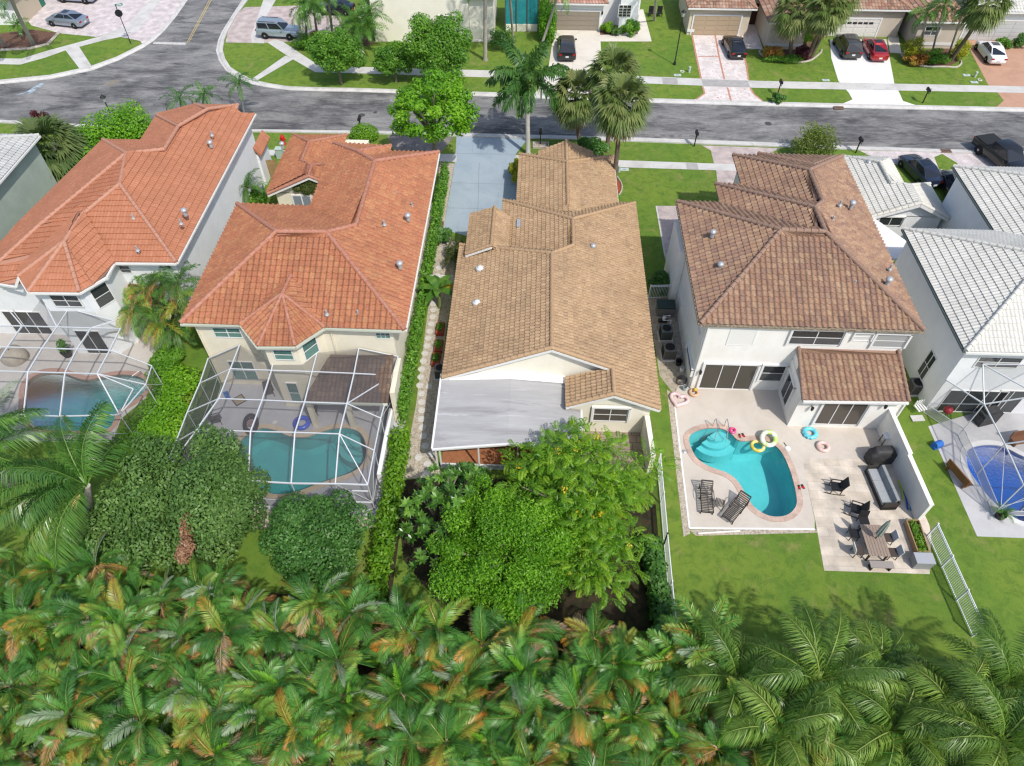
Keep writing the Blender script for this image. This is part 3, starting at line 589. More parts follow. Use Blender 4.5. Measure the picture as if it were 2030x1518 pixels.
A, B, C, D = at(548, 460, 8.6), at(648, 461, 8.6), at(706, 447, 7.95), at(738, 320, 7.95); D[0] = C[0]
L2 = at(662, 284, 6); N1 = at(709, 301, 7.2); NR = at(775, 290, 6.2)
rf.face([E1, E2, B, A]); rf.face([L1, E1, A]); rf.face([E2-[.3, -11.6, .05], L1, A, B])
rf.face([L2, V3(L2[0], A[1]+1, 6), V3(C[0], A[1]+1, 7.95), D, N1]); rf.face([RB-[.1, .02, 0], V3(L2[0]+.1, RB[1]-.02, 6), D])
rf.face([NR, L2, N1]); rf.face([V3(NR[0], NR[1]-3, 6.1), NR, N1, V3(N1[0]+.2, N1[1]-2.4, 7.3)])
rf.face([E2, RB, D, C, B])
for a, b in ((E1, A), (L1, A), (A, B), (E2, B), (B, C), (C, D), (D, RB), (D, N1), (N1, L2), (N1, NR)): rf.cap(a, b, .15)
b0, b1, b2, b3 = at(476, 643, 6), at(511, 687, 6), at(585, 687, 6), at(644, 649, 6); PK, Q = at(560, 583, 7.35), at(577, 547, 7.4)
for P_ in ([b0, b1, PK], [b1, b2, PK], [b2, b3, PK]): rf.face(P_)
rf.face([V3(b0[0]+.6, Q[1], 6.6), b0, PK, Q], (0, 1)); rf.face([b3, V3(b3[0]-.6, Q[1], 6.6), Q, PK], (0, 1))
for a in (b0, b1, b2, b3, Q): rf.cap(a, PK, .11)
# low garage wing
g0, g1, g2, g3, g4, g5 = at(531, 385, 3), at(612, 350, 4.65), at(618, 329, 4.65), at(598, 319, 4.3), at(613, 282, 4.3), at(577, 268, 3)
g6 = at(688, 268, 3); g5[0] = g0[0]
rf.face([g5, g0, g1, g2, g3, g4]); rf.face([V3(g1[0]+3.2, g1[1], 3.15), V3(g1[0]+3.2, g2[1]+2.4, 3.15), g2, g1]); rf.face([V3(g6[0], g3[1]-2, 3), g6, g4, V3(g4[0], g3[1]-2, 4.3)])
rf.face([g6, g5, g4]); rf.face([V3(g2[0]+3.0, g2[1]+2.4, 3.1), V3(g3[0]-2, g2[1]+2.4, 3.1), g3, g2])
for a, b in ((g1, g2), (g2, g3), (g3, g4), (g4, g5), (g4, g6), (g0, g1), (g1, V3(g1[0]+3.2, g1[1], 3.15)), (g2, at(655, 324, 3.5))): rf.cap(a, b, .13)
rf.build(h, m_rr, m_rrc)
gutter(h, [g0-[0, .04, .12], g1-[0, .04, .12], V3(g1[0]+3.2, g1[1]-.04, 3.02)], m_gutw, .14, 'gable_board', 0)
m_gutg = M('sage_gutter', (.50, .53, .44), .5)
gutter(h, [E1-[0, .06, 0], b0-[0, .06, 0], b1-[.04, .06, 0], b2-[-.04, .06, 0], b3-[0, .06, 0], E2-[0, .06, 0]], m_gutg); gutter(h, [E2+[.06, 0, 0], RB+[.06, 0, 0]], m_gutw, .1)
YF2 = E1[1]+.4; XL2, XR2 = E1[0]+.5, E2[0]-.9
mb = MB().prism([(XL2, YF2), (XR2, YF2), (XR2, RB[1]-.4), (L2[0]+.4, RB[1]-.4), (L2[0]+.4, L1[1]-.4), (XL2, L1[1]-.4)], 0, 5.93)
mb.prism([(b0[0]+.3, YF2+.1), (b1[0]+.12, b1[1]+.38), (b2[0]-.12, b2[1]+.38), (b3[0]-.3, YF2+.1)], 0, 5.92)
mb.prism([(g0[0]+.5, g1[1]+.3), (g1[0]+3, g1[1]+.3), (g1[0]+3, g5[1]-.4), (g0[0]+.5, g5[1]-.4)], 0, 2.95)
mb.add([(g0[0]+.5, g1[1]+.3, 2.9), (g1[0]+3, g1[1]+.3, 2.9), (g1[0], g1[1]+.3, 4.5), (g0[0]+.5, g1[1]+.5, 2.9), (g1[0]+3, g1[1]+.5, 2.9), (g1[0], g1[1]+.5, 4.5)], [(0, 1, 2), (5, 4, 3), (0, 2, 5, 3), (1, 4, 5, 2)])
mb.prism([(XR2-.1, YF2+.1), (XR2-.1, 26.9), (XR2+.2, 26.9), (XR2+.2, YF2+.1)], 0, 2.9)
mb.build('wall', m_w2, h, world=True)
pf = (XL2, YF2, 0)
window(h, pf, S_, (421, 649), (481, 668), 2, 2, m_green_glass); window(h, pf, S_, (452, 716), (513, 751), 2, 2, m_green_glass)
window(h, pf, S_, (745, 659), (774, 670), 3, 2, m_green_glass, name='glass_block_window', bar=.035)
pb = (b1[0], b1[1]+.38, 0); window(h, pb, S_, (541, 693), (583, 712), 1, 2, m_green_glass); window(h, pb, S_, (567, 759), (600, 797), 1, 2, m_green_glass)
dx, dy = (b3[0]-.3)-(b2[0]-.12), (YF2+.1)-(b2[1]+.38); nn = np.array([dy, -dx, 0])/math.hypot(dx, dy)
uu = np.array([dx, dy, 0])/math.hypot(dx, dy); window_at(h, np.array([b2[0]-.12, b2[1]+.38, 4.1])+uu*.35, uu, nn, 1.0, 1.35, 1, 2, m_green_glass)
window(h, (g0[0], g1[1]+.3, 0), S_, (580, 388), (620, 412), 2, 1, M('curtained_glass', (.22, .25, .29), .15, spec=.5), bar=.12)
for q in ((XL2+.1, YF2-.06), (b3[0]+.15, YF2-.06)): MB().bar((q[0], q[1], .05), (q[0], q[1], 5.85), .09).build('downpipe', m_w2, h, world=True)
# flat tiled porch roof under the cage
m_porch = M_roof('brown_flat_tile', [(.17, .115, .085), (.13, .09, .07), (.20, .14, .10)], stain=.4)
rf = Roof((.26, .33, .03, .03)); p0, p1, p2, p3 = at(600, 795, 2.75), at(781, 800, 2.75), at(788, 704, 3.6), at(655, 702, 3.6)
p1[0] = p2[0] = XR2-.12; rf.face([p0, p1, p2, p3]); r_ = rf.build(h, m_porch); r_.name = 'porch_roof'
gutter(h, [p0-[0, .06, 0], p1-[0, .06, 0]], m_gutg); mb = MB()
for x in (p0[0]+.2, (p0[0]+p1[0])/2): mb.box((x, p0[1]+.25, 1.32), (.3, .3, 2.64))
mb.build('porch_post', m_w2, h, world=True)
for q, z in (((809, 433), 6.9), ((793, 528), 6.8), ((560, 290), 4)): vent(h, *q, z, m_vent)
for q, z in (((787, 388), 6.9), ((817, 410), 6.5), ((762, 445), 7.4), ((648, 623), 6.5), ((710, 623), 6.4)): vent(h, *q, z, m_vent, False)

# ---------------------------------------------------------------- tan tile ranch
m_rt = M_roof('tan_tile', [(0.399, 0.274, 0.161), (0.362, 0.244, 0.143), (0.424, 0.300, 0.180), (0.338, 0.225, 0.134), (0.386, 0.263, 0.155), (0.307, 0.207, 0.125)], stain=.16, streak=.2)
m_rtc = M('tan_ridge', (0.438, 0.295, 0.174), .8, (0.362, 0.242, 0.140), 7, world=True)
m_w3 = M('ivory_stucco', (.82, .78, .67), .85, (.76, .72, .60), 1.0, world=True)
h = thing('house', 'single-storey house with a tan tile roof and a flat grey patio roof', 'house', (1.2, 40, 0))
rf = Roof((.26, .34, .055, .07)); ze = 2.8
xl, xr = -5.39, 7.78; FLp = at(877, 748, ze); FR = at(1308, 810, ze); AP = at(1095, 690, 5.5); A1 = at(1093, 503, 5.5); xm = (AP[0]+A1[0])/2
AP[0] = xm; A1[0] = xm; FLp[0] = xl; FR[0] = xr; BL = V3(xl, 41.1, ze); BR = V3(xr, 46.7, ze)
B1, B2 = at(1137, 487, 5.05), at(1135, 435, 5.05); B1[0] = B2[0] = 2.72; BL2 = V3(-2.46, 46.66, ze)
rk = at(1213, 730, 4.15); wA = at(1219, 781, 4.15); wA[0] = rk[0] = (wA[0]+rk[0])/2; wL = at(1122, 804, 3.0); wLb = at(1121, 748, 3.0); wLb[0] = wL[0]
rf.face([BL, FLp, AP, A1]); rf.face([FR, BR, B2, B1, A1, AP, rk, wA]); rf.face([wLb, wL, wA, rk])
rf.face([V3(5, 41.1, ze), BL, A1]); rf.face([BL2, V3(BL2[0], 37.5, ze), V3(2.72, 37.5, 5.0), B2]); rf.face([BR, BL2, B2])
for a, b in ((AP, A1), (A1, BL), (A1, B1), (B1, B2), (B2, BL2), (B2, BR), (rk, wA), (FLp, AP), (AP, rk), (wL, wA), (wA, FR)): rf.cap(a, b, .14)
x0, x1, y1 = -1.42, 6.45, 53.2; ha = at(1123, 408, 4.4); hb = at(1122, 322, 4.4); ha[0] = hb[0] = 2.45
rf.face([V3(x0, y1, ze), V3(x0, 44, ze), ha-[0, .6, 0], hb]); rf.face([V3(x1, 44, ze), V3(x1, y1, ze), hb, ha-[0, .6, 0]]); rf.face([V3(x1, y1, ze), V3(x0, y1, ze), hb])
rf.cap(ha, hb, .14); rf.cap(V3(x0, y1, ze), hb, .14); rf.cap(V3(x1, y1, ze), hb, .14)
n0 = at(1125, 280, 4.1); rf.face([V3(.2, n0[1], 3.15), V3(.2, n0[1]-3, 3.15), V3(2.45, n0[1]-4, 4.1), V3(2.45, n0[1], 4.1)]); rf.face([V3(4.7, n0[1]-3, 3.15), V3(4.7, n0[1], 3.15), V3(2.45, n0[1], 4.1), V3(2.45, n0[1]-4, 4.1)]); rf.cap(V3(2.45, n0[1], 4.1), V3(2.45, n0[1]-3.6, 4.1), .14)
e0, e1 = at(974, 487, 4.35), at(991, 411, 4.35); e1[0] = e0[0]
el0, el1 = at(923, 504, 3.3), at(930, 424, 3.3); el1[0] = el0[0]; er0, er1 = at(1006, 488, 3.45), at(1032, 434, 3.45); er1[0] = er0[0]
rf.face([el1, el0, e0, e1]); rf.face([V3(er0[0], e0[1], 3.45), V3(er0[0], e1[1], 3.45), e1, e0]); rf.cap(e0, e1, .13); rf.cap(el0, e0, .11)
rf.build(h, m_rt, m_rtc)
bd = lambda a, b, w=.16: gutter(h, [np.array(a)-[0, .05, .12], np.array(b)-[0, .05, .12]], m_frame, w, 'gable_board', 0)
bd(FLp, AP); bd(AP, rk); bd(wL, wA); bd(wA, FR); bd(el0, e0, .14)
gutter(h, [V3(xr+.05, FR[1], ze), V3(xr+.05, BR[1], ze)], m_gutw, .09); gutter(h, [V3(x1+.05, 46.8, ze), V3(x1+.05, y1, ze)], m_gutw, .09); gutter(h, [V3(xl-.05, FLp[1], ze), V3(xl-.05, 41, ze)], m_gutb, .08)
yg = FLp[1]+.35; yw = wA[1]+.35
mb = MB().prism([(xl+.45, yg), (wL[0]+.35, yg), (wL[0]+.35, yw), (xr-.45, yw), (xr-.45, BR[1]-.4), (BL2[0]+.4, BR[1]-.4), (BL2[0]+.4, 40.8), (xl+.45, 40.8)], 0, 2.72)
mb.prism([(x0+.4, 45), (x1-.4, 45), (x1-.4, y1-.4), (x0+.4, y1-.4)], 0, 2.72)
def gab(mb, a, b, c, y, t=.18):
    mb.add([(a[0], y, a[1]), (b[0], y, b[1]), (c[0], y, c[1]), (a[0], y+t, a[1]), (b[0], y+t, b[1]), (c[0], y+t, c[1])], [(0, 1, 2), (5, 4, 3), (0, 2, 5, 3), (1, 4, 5, 2), (0, 3, 4, 1)])
gab(mb, (xl+.4, 2.6), (rk[0]+1.5, 2.6), (xm, 5.33), yg); gab(mb, (wL[0]+.35, 2.7), (xr-.45, 2.7), (wA[0], 4.0), yw); gab(mb, (.4, 2.7), (4.5, 2.7), (2.45, 3.9), n0[1]-.4)
mb.prism([(el0[0]+.3, el0[1]+.3), (er0[0]-.1, el0[1]+.3), (er0[0]-.1, e1[1]-.4), (el0[0]+.3, e1[1]-.4)], 0, 3.3)
mb.prism([(.6, n0[1]-3.5), (4.3, n0[1]-3.5), (4.3, n0[1]-.4), (.6, n0[1]-.4)], 0, 3.05)
mb.build('wall', m_w3, h, world=True)
window(h, (0, yw, 0), S_, (1179, 808), (1240, 834), 2, 2, M('brown_glass3', (.075, .07, .06), .12, spec=.6), sur=.12)
# wall of the small court on the right
MB().prism([(xr-.75, yw-.1), (xr-.45, yw-.1), (xr-.35, 23.6), (xr-.62, 23.6)], 0, 1.9).build('garden_wall', m_w3, h, world=True)
# patio roof on posts, screened
m_patio = M_layers('patio_membrane', [((.39, .39, .392), .8, .4, .6, (.3, 2.2, 1)), ((.24, .235, .24), .5, .52, .70, (.3, 1.8, 1)), ((.55, .55, .56), 1.6, .56, .75, (.18, 2.6, 1)), ((.28, .25, .235), .35, .62, .75, (.5, 1.5, 1))], (.34, .34, .342), bump=.15)
za = 2.5; q0 = at(858, 889, za); q1 = at(1007, 878, za+.28); q2 = at(1151, 889, za); q3 = at(1153, 812, za); q4 = at(1120, 806, za+.05); t0 = V3(xl-.05, yg+.02, 2.72); t1 = V3(q1[0], yg+.02, 3.0); t2 = V3(q4[0], yg+.02, 2.74)
mb = MB(); mb.slab([q0, q1, t1, t0], .14); mb.slab([q1, q2, q3, V3(q4[0], q3[1], za+.06), t2, t1], .14); mb.build('patio_roof', m_patio, h, world=True)
mb = MB(); mb.obox(t0+[.5, -.55, .03], t1-t0-[.5, 0, 0], [0, .55, .05], [0, 0, .05]); mb.obox(t1+[0, -.55, .03], t2-t1, [0, .55, .05], [0, 0, .05]); mb.build('roof_flashing', M_layers('white_sealant', [((.5, .49, .48), 2.5, .55, .75, one)], (.8, .79, .77)), h, world=True)
gutter(h, [q0-[.04, .05, 0], q1-[0, .05, 0], q2-[-.04, .05, 0], q3], m_gutw, .13); gutter(h, [q0-[.05, 0, 0], t0-[.05, 0, 0]], m_gutw, .12)
mb = MB(); fr = []
for s in (0, .29, .58, .8, 1.): 
    x = q0[0]+.3+(q2[0]-q0[0]-.6)*s; mb.box((x, q0[1]+.35, 1.2), (.09, .09, 2.4)); fr.append(x)
mb.box(((fr[0]+fr[-1])/2, q0[1]+.35, .45), (fr[-1]-fr[0], .06, .06)); mb.bar(V3(fr[0]-.2, q0[1]+.2, 2.4), V3(fr[0]-.2, q0[1]+.2, 0), .1)
mb.build('porch_frame', m_frame, h, world=True)
MB().box(((fr[0]+fr[-1])/2, q0[1]+.37, .23), (fr[-1]-fr[0], .12, .42)).build('kick_plate', M('pale_blue_panel', (.52, .57, .60), .6), h, world=True)
MB().prism([(xl+.2, q0[1]+.5), (fr[-1], q0[1]+.5), (fr[-1], yg-.05), (xl+.2, yg-.05)], 0.01, .05).build('porch_floor', M('terracotta_floor', (.36, .15, .07), .7, (.28, .11, .05), 4, world=True), h, world=True)
for q, z in (((1158, 408), 3.5), ((1175, 493), 4.3)): vent(h, *q, z, m_vent)
m_sky = M('skylight_dome', (.62, .64, .64), .2, spec=.6)
for q, z in (((952, 532), 3.6), ((946, 600), 3.55)):
    p = at(*q, z); mb = MB(); mb.lathe(p, [(.27, -.1), (.27, .08), (.22, .1), (.2, .16), (.1, .22), (.01, .235)], 18); s_ = mb.build('tube_skylight', m_sky, h, world=True, smooth=True); MB().lathe(p, [(.33, -.12), (.33, .03), (.28, .04)], 18).build('flashing_ring', m_vent, s_, world=True)
for q, z, w_ in (((984, 470), 3.6, .35), ((1031, 442), 3.5, .5)):
    p = at(*q, z); MB().box(p, (w_, .9, .06)).build('valley_flashing', m_vent, h, world=True)

# ---------------------------------------------------------------- coral tile house on the left
m_rc = M_roof('coral_flat_tile', [(0.423, 0.176, 0.098), (0.393, 0.161, 0.088), (0.448, 0.192, 0.112)], stain=.12, streak=.1)
m_rcc = M('coral_ridge', (0.410, 0.197, 0.131), .8, (0.451, 0.246, 0.172), 5, world=True)
m_w1 = M('white_blue_stucco', (.76, .78, .80), .85, (.70, .72, .74), 1.0, world=True)
h = thing('house', 'white two-storey house with a plain coral tile roof left of the red roofed house', 'house', (-29, 42, 0))
rf = Roof((.22, .42, .012, .065))
FR, BR = at(350, 521, 6), at(496, 225, 6); BR[0] = FR[0]; v0, v1, v2, v3, v4 = at(228, 520, 6), at(211, 548, 6), at(158, 580, 6), at(57, 579, 6), at(38, 548, 6); f0 = at(0, 562, 5.3)
P3 = at(238, 366, 8.3); K = at(166, 425, 7.45); PK = at(128, 480, 7.45); A2 = at(251, 305, 8.5); A3 = at(326, 297, 7.95); A4 = at(354, 251, 7.95)
rf.face([at(205, 278, 6), at(32, 447, 5.0), at(-70, 560, 5.0), at(-60, 575, 5), at(0, 518, 5.8), at(80, 447, 6.8), A2])
FRx = FR[0]
top = at(413, 217, 7.6); tr = at(472, 209, 6.5); 
rf.face([FR, BR, at(467, 227, 6.5), at(472, 210, 6.5), top, A4, A3, A2, P3], udir=(0, 1, 0))
rf.face([v0, FR, P3, K]); l1, l2 = at(80, 447, 6.8), at(0, 518, 5.8); X_ = (1, 0, 0)
for P_ in ([l1, P3, A2], [l1, K, P3], [l2, at(60, 512, 6.2), K, l1], [l2, f0-[.3, 0, 0], v4-[0, 0, .5], at(60, 512, 6.2)], [at(60, 512, 6.2), v4, K], [l2-[9, 5, .6], f0-[9, 0, 0], f0, l2]): rf.face(P_, udir=X_)
rf.face([v4, at(40, 530, 6.0), K, PK], (0, 1)); rf.face([at(185, 565, 6), v0, K, PK], (0, 1))
for P_ in ([v4, v3, PK], [v3, v2, PK], [v2, at(185, 565, 6), PK]): rf.face(P_)
rf.face([at(279, 279, 6), at(205, 278, 6), A2, A3]); rf.face([at(311, 229, 6), at(279, 279, 6), A3, A4]); rf.face([at(385, 210, 6), at(311, 229, 6), A4, top]); rf.face([tr, at(387, 208, 6), top])
rf.face([V3(FRx, BR[1]-.1, 6), at(468, 224, 6), at(462, 228, 6.6)], (0, 1))
for a, b in ((FR, P3), (P3, K), (K, PK), (v4, PK), (v3, PK), (v2, PK), (P3, A2), (A2, at(80, 447, 6.8)), (at(80, 447, 6.8), at(-60, 575, 5)), (A2, at(205, 278, 6)), (A2, A3), (A3, A4), (A4, at(311, 229, 6)), (A4, top), (top, at(387, 208, 6)), (top, tr)): rf.cap(a, b, .14)
rf.build(h, m_rc, m_rcc)
gutter(h, [FR+[.05, 0, 0], BR+[.05, 0, 0]], m_gutw, .12); gutter(h, [f0-[0, .05, 0], at(30, 568, 5.4), v4-[.05, 0, 0], v3-[0, .06, 0], v2-[0, .06, 0], v1-[-.03, .05, 0], v0-[0, .06, 0], FR-[0, .06, 0]], m_gutw, .13)
y0 = FR[1]+.45; x1 = FR[0]-.45
mb = MB().prism([(-33.5, y0), (x1, y0), (x1, BR[1]-.5), (-30.4, BR[1]-.5), (-30.4, 48.4), (-33.3, 48.4), (-33.3, 44), (-35.3, 44), (-35.3, y0+1)], 0, 5.5).prism([(-30.6, y0+.2), (x1-.01, y0+.01), (x1-.01, BR[1]-.6), (-30.3, BR[1]-.6)], 5.4, 5.93)
mb.prism([(v0[0]-.3, y0+.1), (v1[0]-.35, v1[1]+.1), (v2[0]-.15, v2[1]+.4), (v3[0]+.15, v3[1]+.4), (v4[0]+.4, v4[1]+.3), (v4[0]+.4, y0+.1)], 0, 5.93)
mb.build('wall', m_w1, h, world=True)
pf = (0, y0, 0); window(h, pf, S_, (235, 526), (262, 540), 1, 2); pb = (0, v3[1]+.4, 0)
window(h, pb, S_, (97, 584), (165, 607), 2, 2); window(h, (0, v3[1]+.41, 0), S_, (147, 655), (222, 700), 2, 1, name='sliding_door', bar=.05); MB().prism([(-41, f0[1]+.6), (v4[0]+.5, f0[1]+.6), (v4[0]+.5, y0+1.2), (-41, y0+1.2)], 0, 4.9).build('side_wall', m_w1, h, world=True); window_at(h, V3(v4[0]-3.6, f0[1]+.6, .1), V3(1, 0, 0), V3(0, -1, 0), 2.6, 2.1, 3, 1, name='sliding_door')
a = np.array([v2[0]-.15, v2[1]+.4]); b = np.array([v1[0]-.35, v1[1]+.1]); dd = (b-a)/np.linalg.norm(b-a); window_at(h, V3(a[0]+dd[0]*.4, a[1]+dd[1]*.4, 4.0), V3(dd[0], dd[1], 0), V3(dd[1], -dd[0], 0), 1.05, 1.5, 1, 2)
for q, z in (((367, 423), 7.1), ((418, 288), 7)): vent(h, *q, z, m_vent)
for q, z in (((265, 433), 7.3), ((359, 443), 7), ((273, 496), 6.7), ((420, 268), 7.2)): vent(h, *q, z, m_vent, False)
# small side roof on the right wall and low skirt roof behind the palms
rf = Roof((.22, .42, .012, .045)); a0, a1 = at(510, 308, 3), at(530, 272, 3); rf.face([V3(a0[0]+.3, a0[1], 3), V3(a0[0]+.3, a1[1], 3), V3(x1-.02, a1[1], 3.7), V3(x1-.02, a0[1], 3.7)]); r_ = rf.build(h, m_rc); r_.name = 'side_canopy'
MB().prism([(x1-.05, a0[1]+.2), (a0[0], a0[1]+.2), (a0[0], a1[1]-.2), (x1-.05, a1[1]-.2)], 0, 2.95).build('side_porch_wall', m_w1, h, world=True)
rf = Roof((.22, .42, .012, .045)); rf.face([at(240, 605, 2.9), at(300, 605, 2.9), V3(at(300, 605, 2.9)[0], y0-.02, 3.7), V3(at(240, 605, 2.9)[0], y0-.02, 3.7)]); r_ = rf.build(h, m_rc); r_.name = 'door_canopy'

# ---------------------------------------------------------------- far left house, only its corner shows
m_rw = M_roof('white_tile', [(.60, .59, .54), (.56, .55, .50), (.63, .62, .57)], stain=.12, streak=.08); m_rwc = M('white_ridge', (.61, .60, .55), .8, (.54, .53, .48), 6, world=True)
h = thing('house', 'pale green house with a grey-white tile roof at the left edge behind the fan palm', 'house', (-44, 46, 0))
rf = Roof((.28, .42, .04, .05)); xe = at(0, 355, 6)[0]; ye = at(45, 268, 6)[1]; xe = (xe+at(45, 310, 6)[0])/2
rf.face([V3(xe, 36, 6), V3(xe, ye, 6), V3(xe-5.5, ye-5.5, 8.6), V3(xe-5.5, 40, 8.6)]); rf.face([V3(xe, ye, 6), V3(xe-11, ye, 6), V3(xe-5.5, ye-5.5, 8.6)]); rf.cap(V3(xe, ye, 6), V3(xe-5.5, ye-5.5, 8.6)); rf.build(h, M_roof('grey_white_tile', [(.43, .44, .43), (.39, .40, .39), (.46, .47, .46)], stain=.15), M('grey_white_ridge', (.44, .45, .44), .8))
gutter(h, [V3(xe+.05, 36, 6), V3(xe+.05, ye, 6)], m_gutw, .13); MB().prism([(xe-.4, 34), (xe-.4, ye-.4), (xe-10, ye-.4), (xe-10, 34)], 0, 5.93).build('wall', M('sage_stucco', (.40, .46, .40), .9, (.34, .40, .34), .8, world=True), h, world=True)
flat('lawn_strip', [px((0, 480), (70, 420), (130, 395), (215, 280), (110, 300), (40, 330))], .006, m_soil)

# ---------------------------------------------------------------- white house on the right
m_w5 = M('plain_white_stucco', (.78, .79, .80), .85, (.72, .73, .74), .9, world=True)
h = thing('house', 'white two-storey house with a white tile roof beside the blue pool cage', 'house', (31, 36, 0))
rf = Roof((.24, .45, .035, .05)); xl5, y0, y1_, ze = 25.0, 28.7, 40.0, 6
hip_block(rf, xl5, y0, xl5+15, y1_, ze, .45); hip_block(rf, 31.1, 33.9, 44, 47.7, ze, .45, 's')
# low garage
gA, gB = at(1819, 393, 4.2), at(1809, 368, 4.2); gB[0] = gA[0]; xg0, xg1 = 25.6, 31.5; yg0 = at(1722, 430, 2.9)[1]; hA = at(1765, 363, 3.95); hB = at(1744, 322, 3.95); hB[0] = hA[0]
gt = V3(xg0, at(1665, 310, 2.9)[1], 2.9)
rf.face([gt, V3(xg0, yg0, 2.9), V3(gA[0], yg0, 4.2), gB, hA, hB]); rf.face([V3(xg1, yg0, 2.9), V3(xg1, gB[1]+2.2, 2.9), gB, V3(gA[0], yg0, 4.2)]); rf.face([V3(xg1, gB[1]+2.2, 2.9), V3(hA[0]-1, gB[1]+2.2, 2.9), hA, gB])
xq = 2*hA[0]-xg0; rf.face([V3(xq, gB[1]+1, 2.9), V3(xq, gt[1], 2.9), hB, hA]); rf.face([V3(xq, gt[1], 2.9), gt, hB])
for a, b in ((V3(gA[0], yg0, 4.2), gB), (gB, hA), (hA, hB), (hB, gt), (V3(xg0, yg0, 2.9), V3(gA[0], yg0, 4.2)), (V3(gA[0], yg0, 4.2), V3(xg1, yg0, 2.9)), (gB, V3(xg1, gB[1]+2.2, 2.9))): rf.cap(a, b, .13)
rf.build(h, m_rw, m_rwc, m_gutw)
m_gutt = M('teal_gutter', (.10, .13, .13), .5); gutter(h, [V3(xl5-.05, y0, ze), V3(xl5-.05, y1_, ze)], m_gutt, .12); gutter(h, [V3(31.05, 40.2, ze), V3(31.05, 47.7, ze)], m_gutt, .12); gutter(h, [V3(xl5, y0-.06, ze), V3(40, y0-.06, ze)], m_gutw, .13)
gutter(h, [V3(xg0, yg0-.05, 2.78), V3(gA[0], yg0-.05, 4.08), V3(xg1, yg0-.05, 2.78)], m_frame, .18, 'gable_board', 0)
mb = MB().prism([(xl5+.4, y0+.4), (39.5, y0+.4), (39.5, y1_-.4), (xl5+.4, y1_-.4)], 0, 5.93).prism([(31.5, 39), (43, 39), (43, 47.3), (31.5, 47.3)], 0, 5.93)
mb.prism([(xg0+.4, yg0+.3), (xg1-.4, yg0+.3), (xg1-.4, gB[1]+1.6), (xq-.3, gB[1]+1.7), (xq-.3, gt[1]-.4), (xg0+.4, gt[1]-.4)], 0, 2.85); gab(mb, (xg0+.4, 2.8), (xg1-.4, 2.8), (gA[0], 4.0), yg0+.3)
mb.build('wall', m_w5, h, world=True)
MB().prism([(25.3, yg0+.3), (25.6, yg0+.3), (28.4, 41), (28.4, 40.7), (25.3, 40.7)], 2.7, 2.9).build('court_slab', m_w5, h, world=True)
MB().prism([(25.4, y1_-.5), (25.6, y1_-.5), (25.6, yg0+.4), (25.4, yg0+.4)], 0, 2.2).build('court_wall', m_w5, h, world=True)
window(h, (0, yg0+.3, 0), S_, (1746, 430), (1783, 446), 2, 1, sur=.1)
window(h, (xl5+.4, 0, 0), (-1, 0, 0), (1820, 735), (1857, 712), 2, 2); window(h, (0, y0+.4, 0), S_, (1944, 707), (2013, 728), 2, 2); window(h, (0, y0+.4, 0), S_, (1885, 773), (1962, 821), 3, 1, name='sliding_door', bar=.05)
window_at(h, V3(29.2, y0+.4, .1), V3(1, 0, 0), V3(0, -1, 0), 1.6, 2.1, 2, 1, name='sliding_door')
for q, z in (((1720, 327), 3.4),): vent(h, *q, z, m_vent)
p = at(1870, 400, 0); 
# ================================================================ POOLS
def pool(label, P, depth, plaster, cop_mat, tint, steps=None, wave=9, cw=.32, loc=None):
    c = np.mean(P, axis=0); t = thing('swimming_pool', label, 'pool', (c[0], c[1], 0))
    n = len(P); V = [(p[0], p[1], .02) for p in P]; Q = offset_loop(P, -.25); V += [(p[0], p[1], -depth*.8) for p in P]+[(p[0], p[1], -depth) for p in Q]
    F = [(i, (i+1) % n, n+(i+1) % n, n+i) for i in range(n)]+[(n+i, n+(i+1) % n, 2*n+(i+1) % n, 2*n+i) for i in range(n)]
    F += [tuple(2*n+k for k in tr) for tr in tessellate_polygon([[Vector((p[0], p[1], 0)) for p in Q]])]
    MB().add(V, F).build('basin', plaster, t, world=True)
    O = offset_loop(P, cw); V = []; F = []
    for p, q in zip(P, O):
        d = (q-p)/np.linalg.norm(q-p); V += [(p[0], p[1], -.10), (*(p-d*.03), .035), (q[0], q[1], .035), (q[0], q[1], .0)]
    for i in range(n):
        for j in range(3): F.append((i*4+j, i*4+j+1, ((i+1) % n)*4+j+1, ((i+1) % n)*4+j))
    MB().add(V, F).build('coping', cop_mat, t, world=True)
    MB().add([(p[0], p[1], -.11) for p in offset_loop(P, .01)], [tuple(k) for k in tessellate_polygon([[Vector((p[0], p[1], 0)) for p in P]])]).build('water', M_water(label[:18], tint, wave=wave), t, world=True)
    return t
m_pl4 = M('turquoise_plaster', (.17, .58, .59), .8, (.13, .51, .53), .8, world=True)
m_pl2 = M('teal_plaster', (.06, .42, .42), .8, (.04, .35, .37), .6, world=True)
m_pl1 = M('deep_teal_plaster', (.03, .34, .33), .8, (.025, .28, .28), .6, world=True)
m_pl5 = M('blue_plaster', (.008, .15, .50), .8, (.006, .12, .43), .6, world=True)
m_cop_pink = M_brick('pink_coping', (.56, .42, .35), (.51, .37, .31), (.43, .34, .29), .24, .24, .012); m_cop_sand = M('sand_coping', (.52, .43, .31), .8, (.44, .36, .26), 3, world=True); m_cop_red = M('rose_coping', (.42, .27, .22), .8, (.35, .22, .18), 4, world=True)
m_cop_wh = M('white_coping', (.64, .64, .64), .8, (.56, .56, .56), 3, world=True)
t4 = pool('kidney-shaped open swimming pool with turquoise water and pink brick edging', P4, 1.9, m_pl4, m_cop_pink, (.72, .95, .96), wave=4.5)
t2 = pool('swimming pool with teal water and sand-coloured edging under the middle cage', P2, 1.7, m_pl2, m_cop_sand, (.75, .94, .94))
t1 = pool('dark teal swimming pool under the cage of the coral roofed house', P1, 1.6, m_pl1, m_cop_red, (.72, .92, .92))
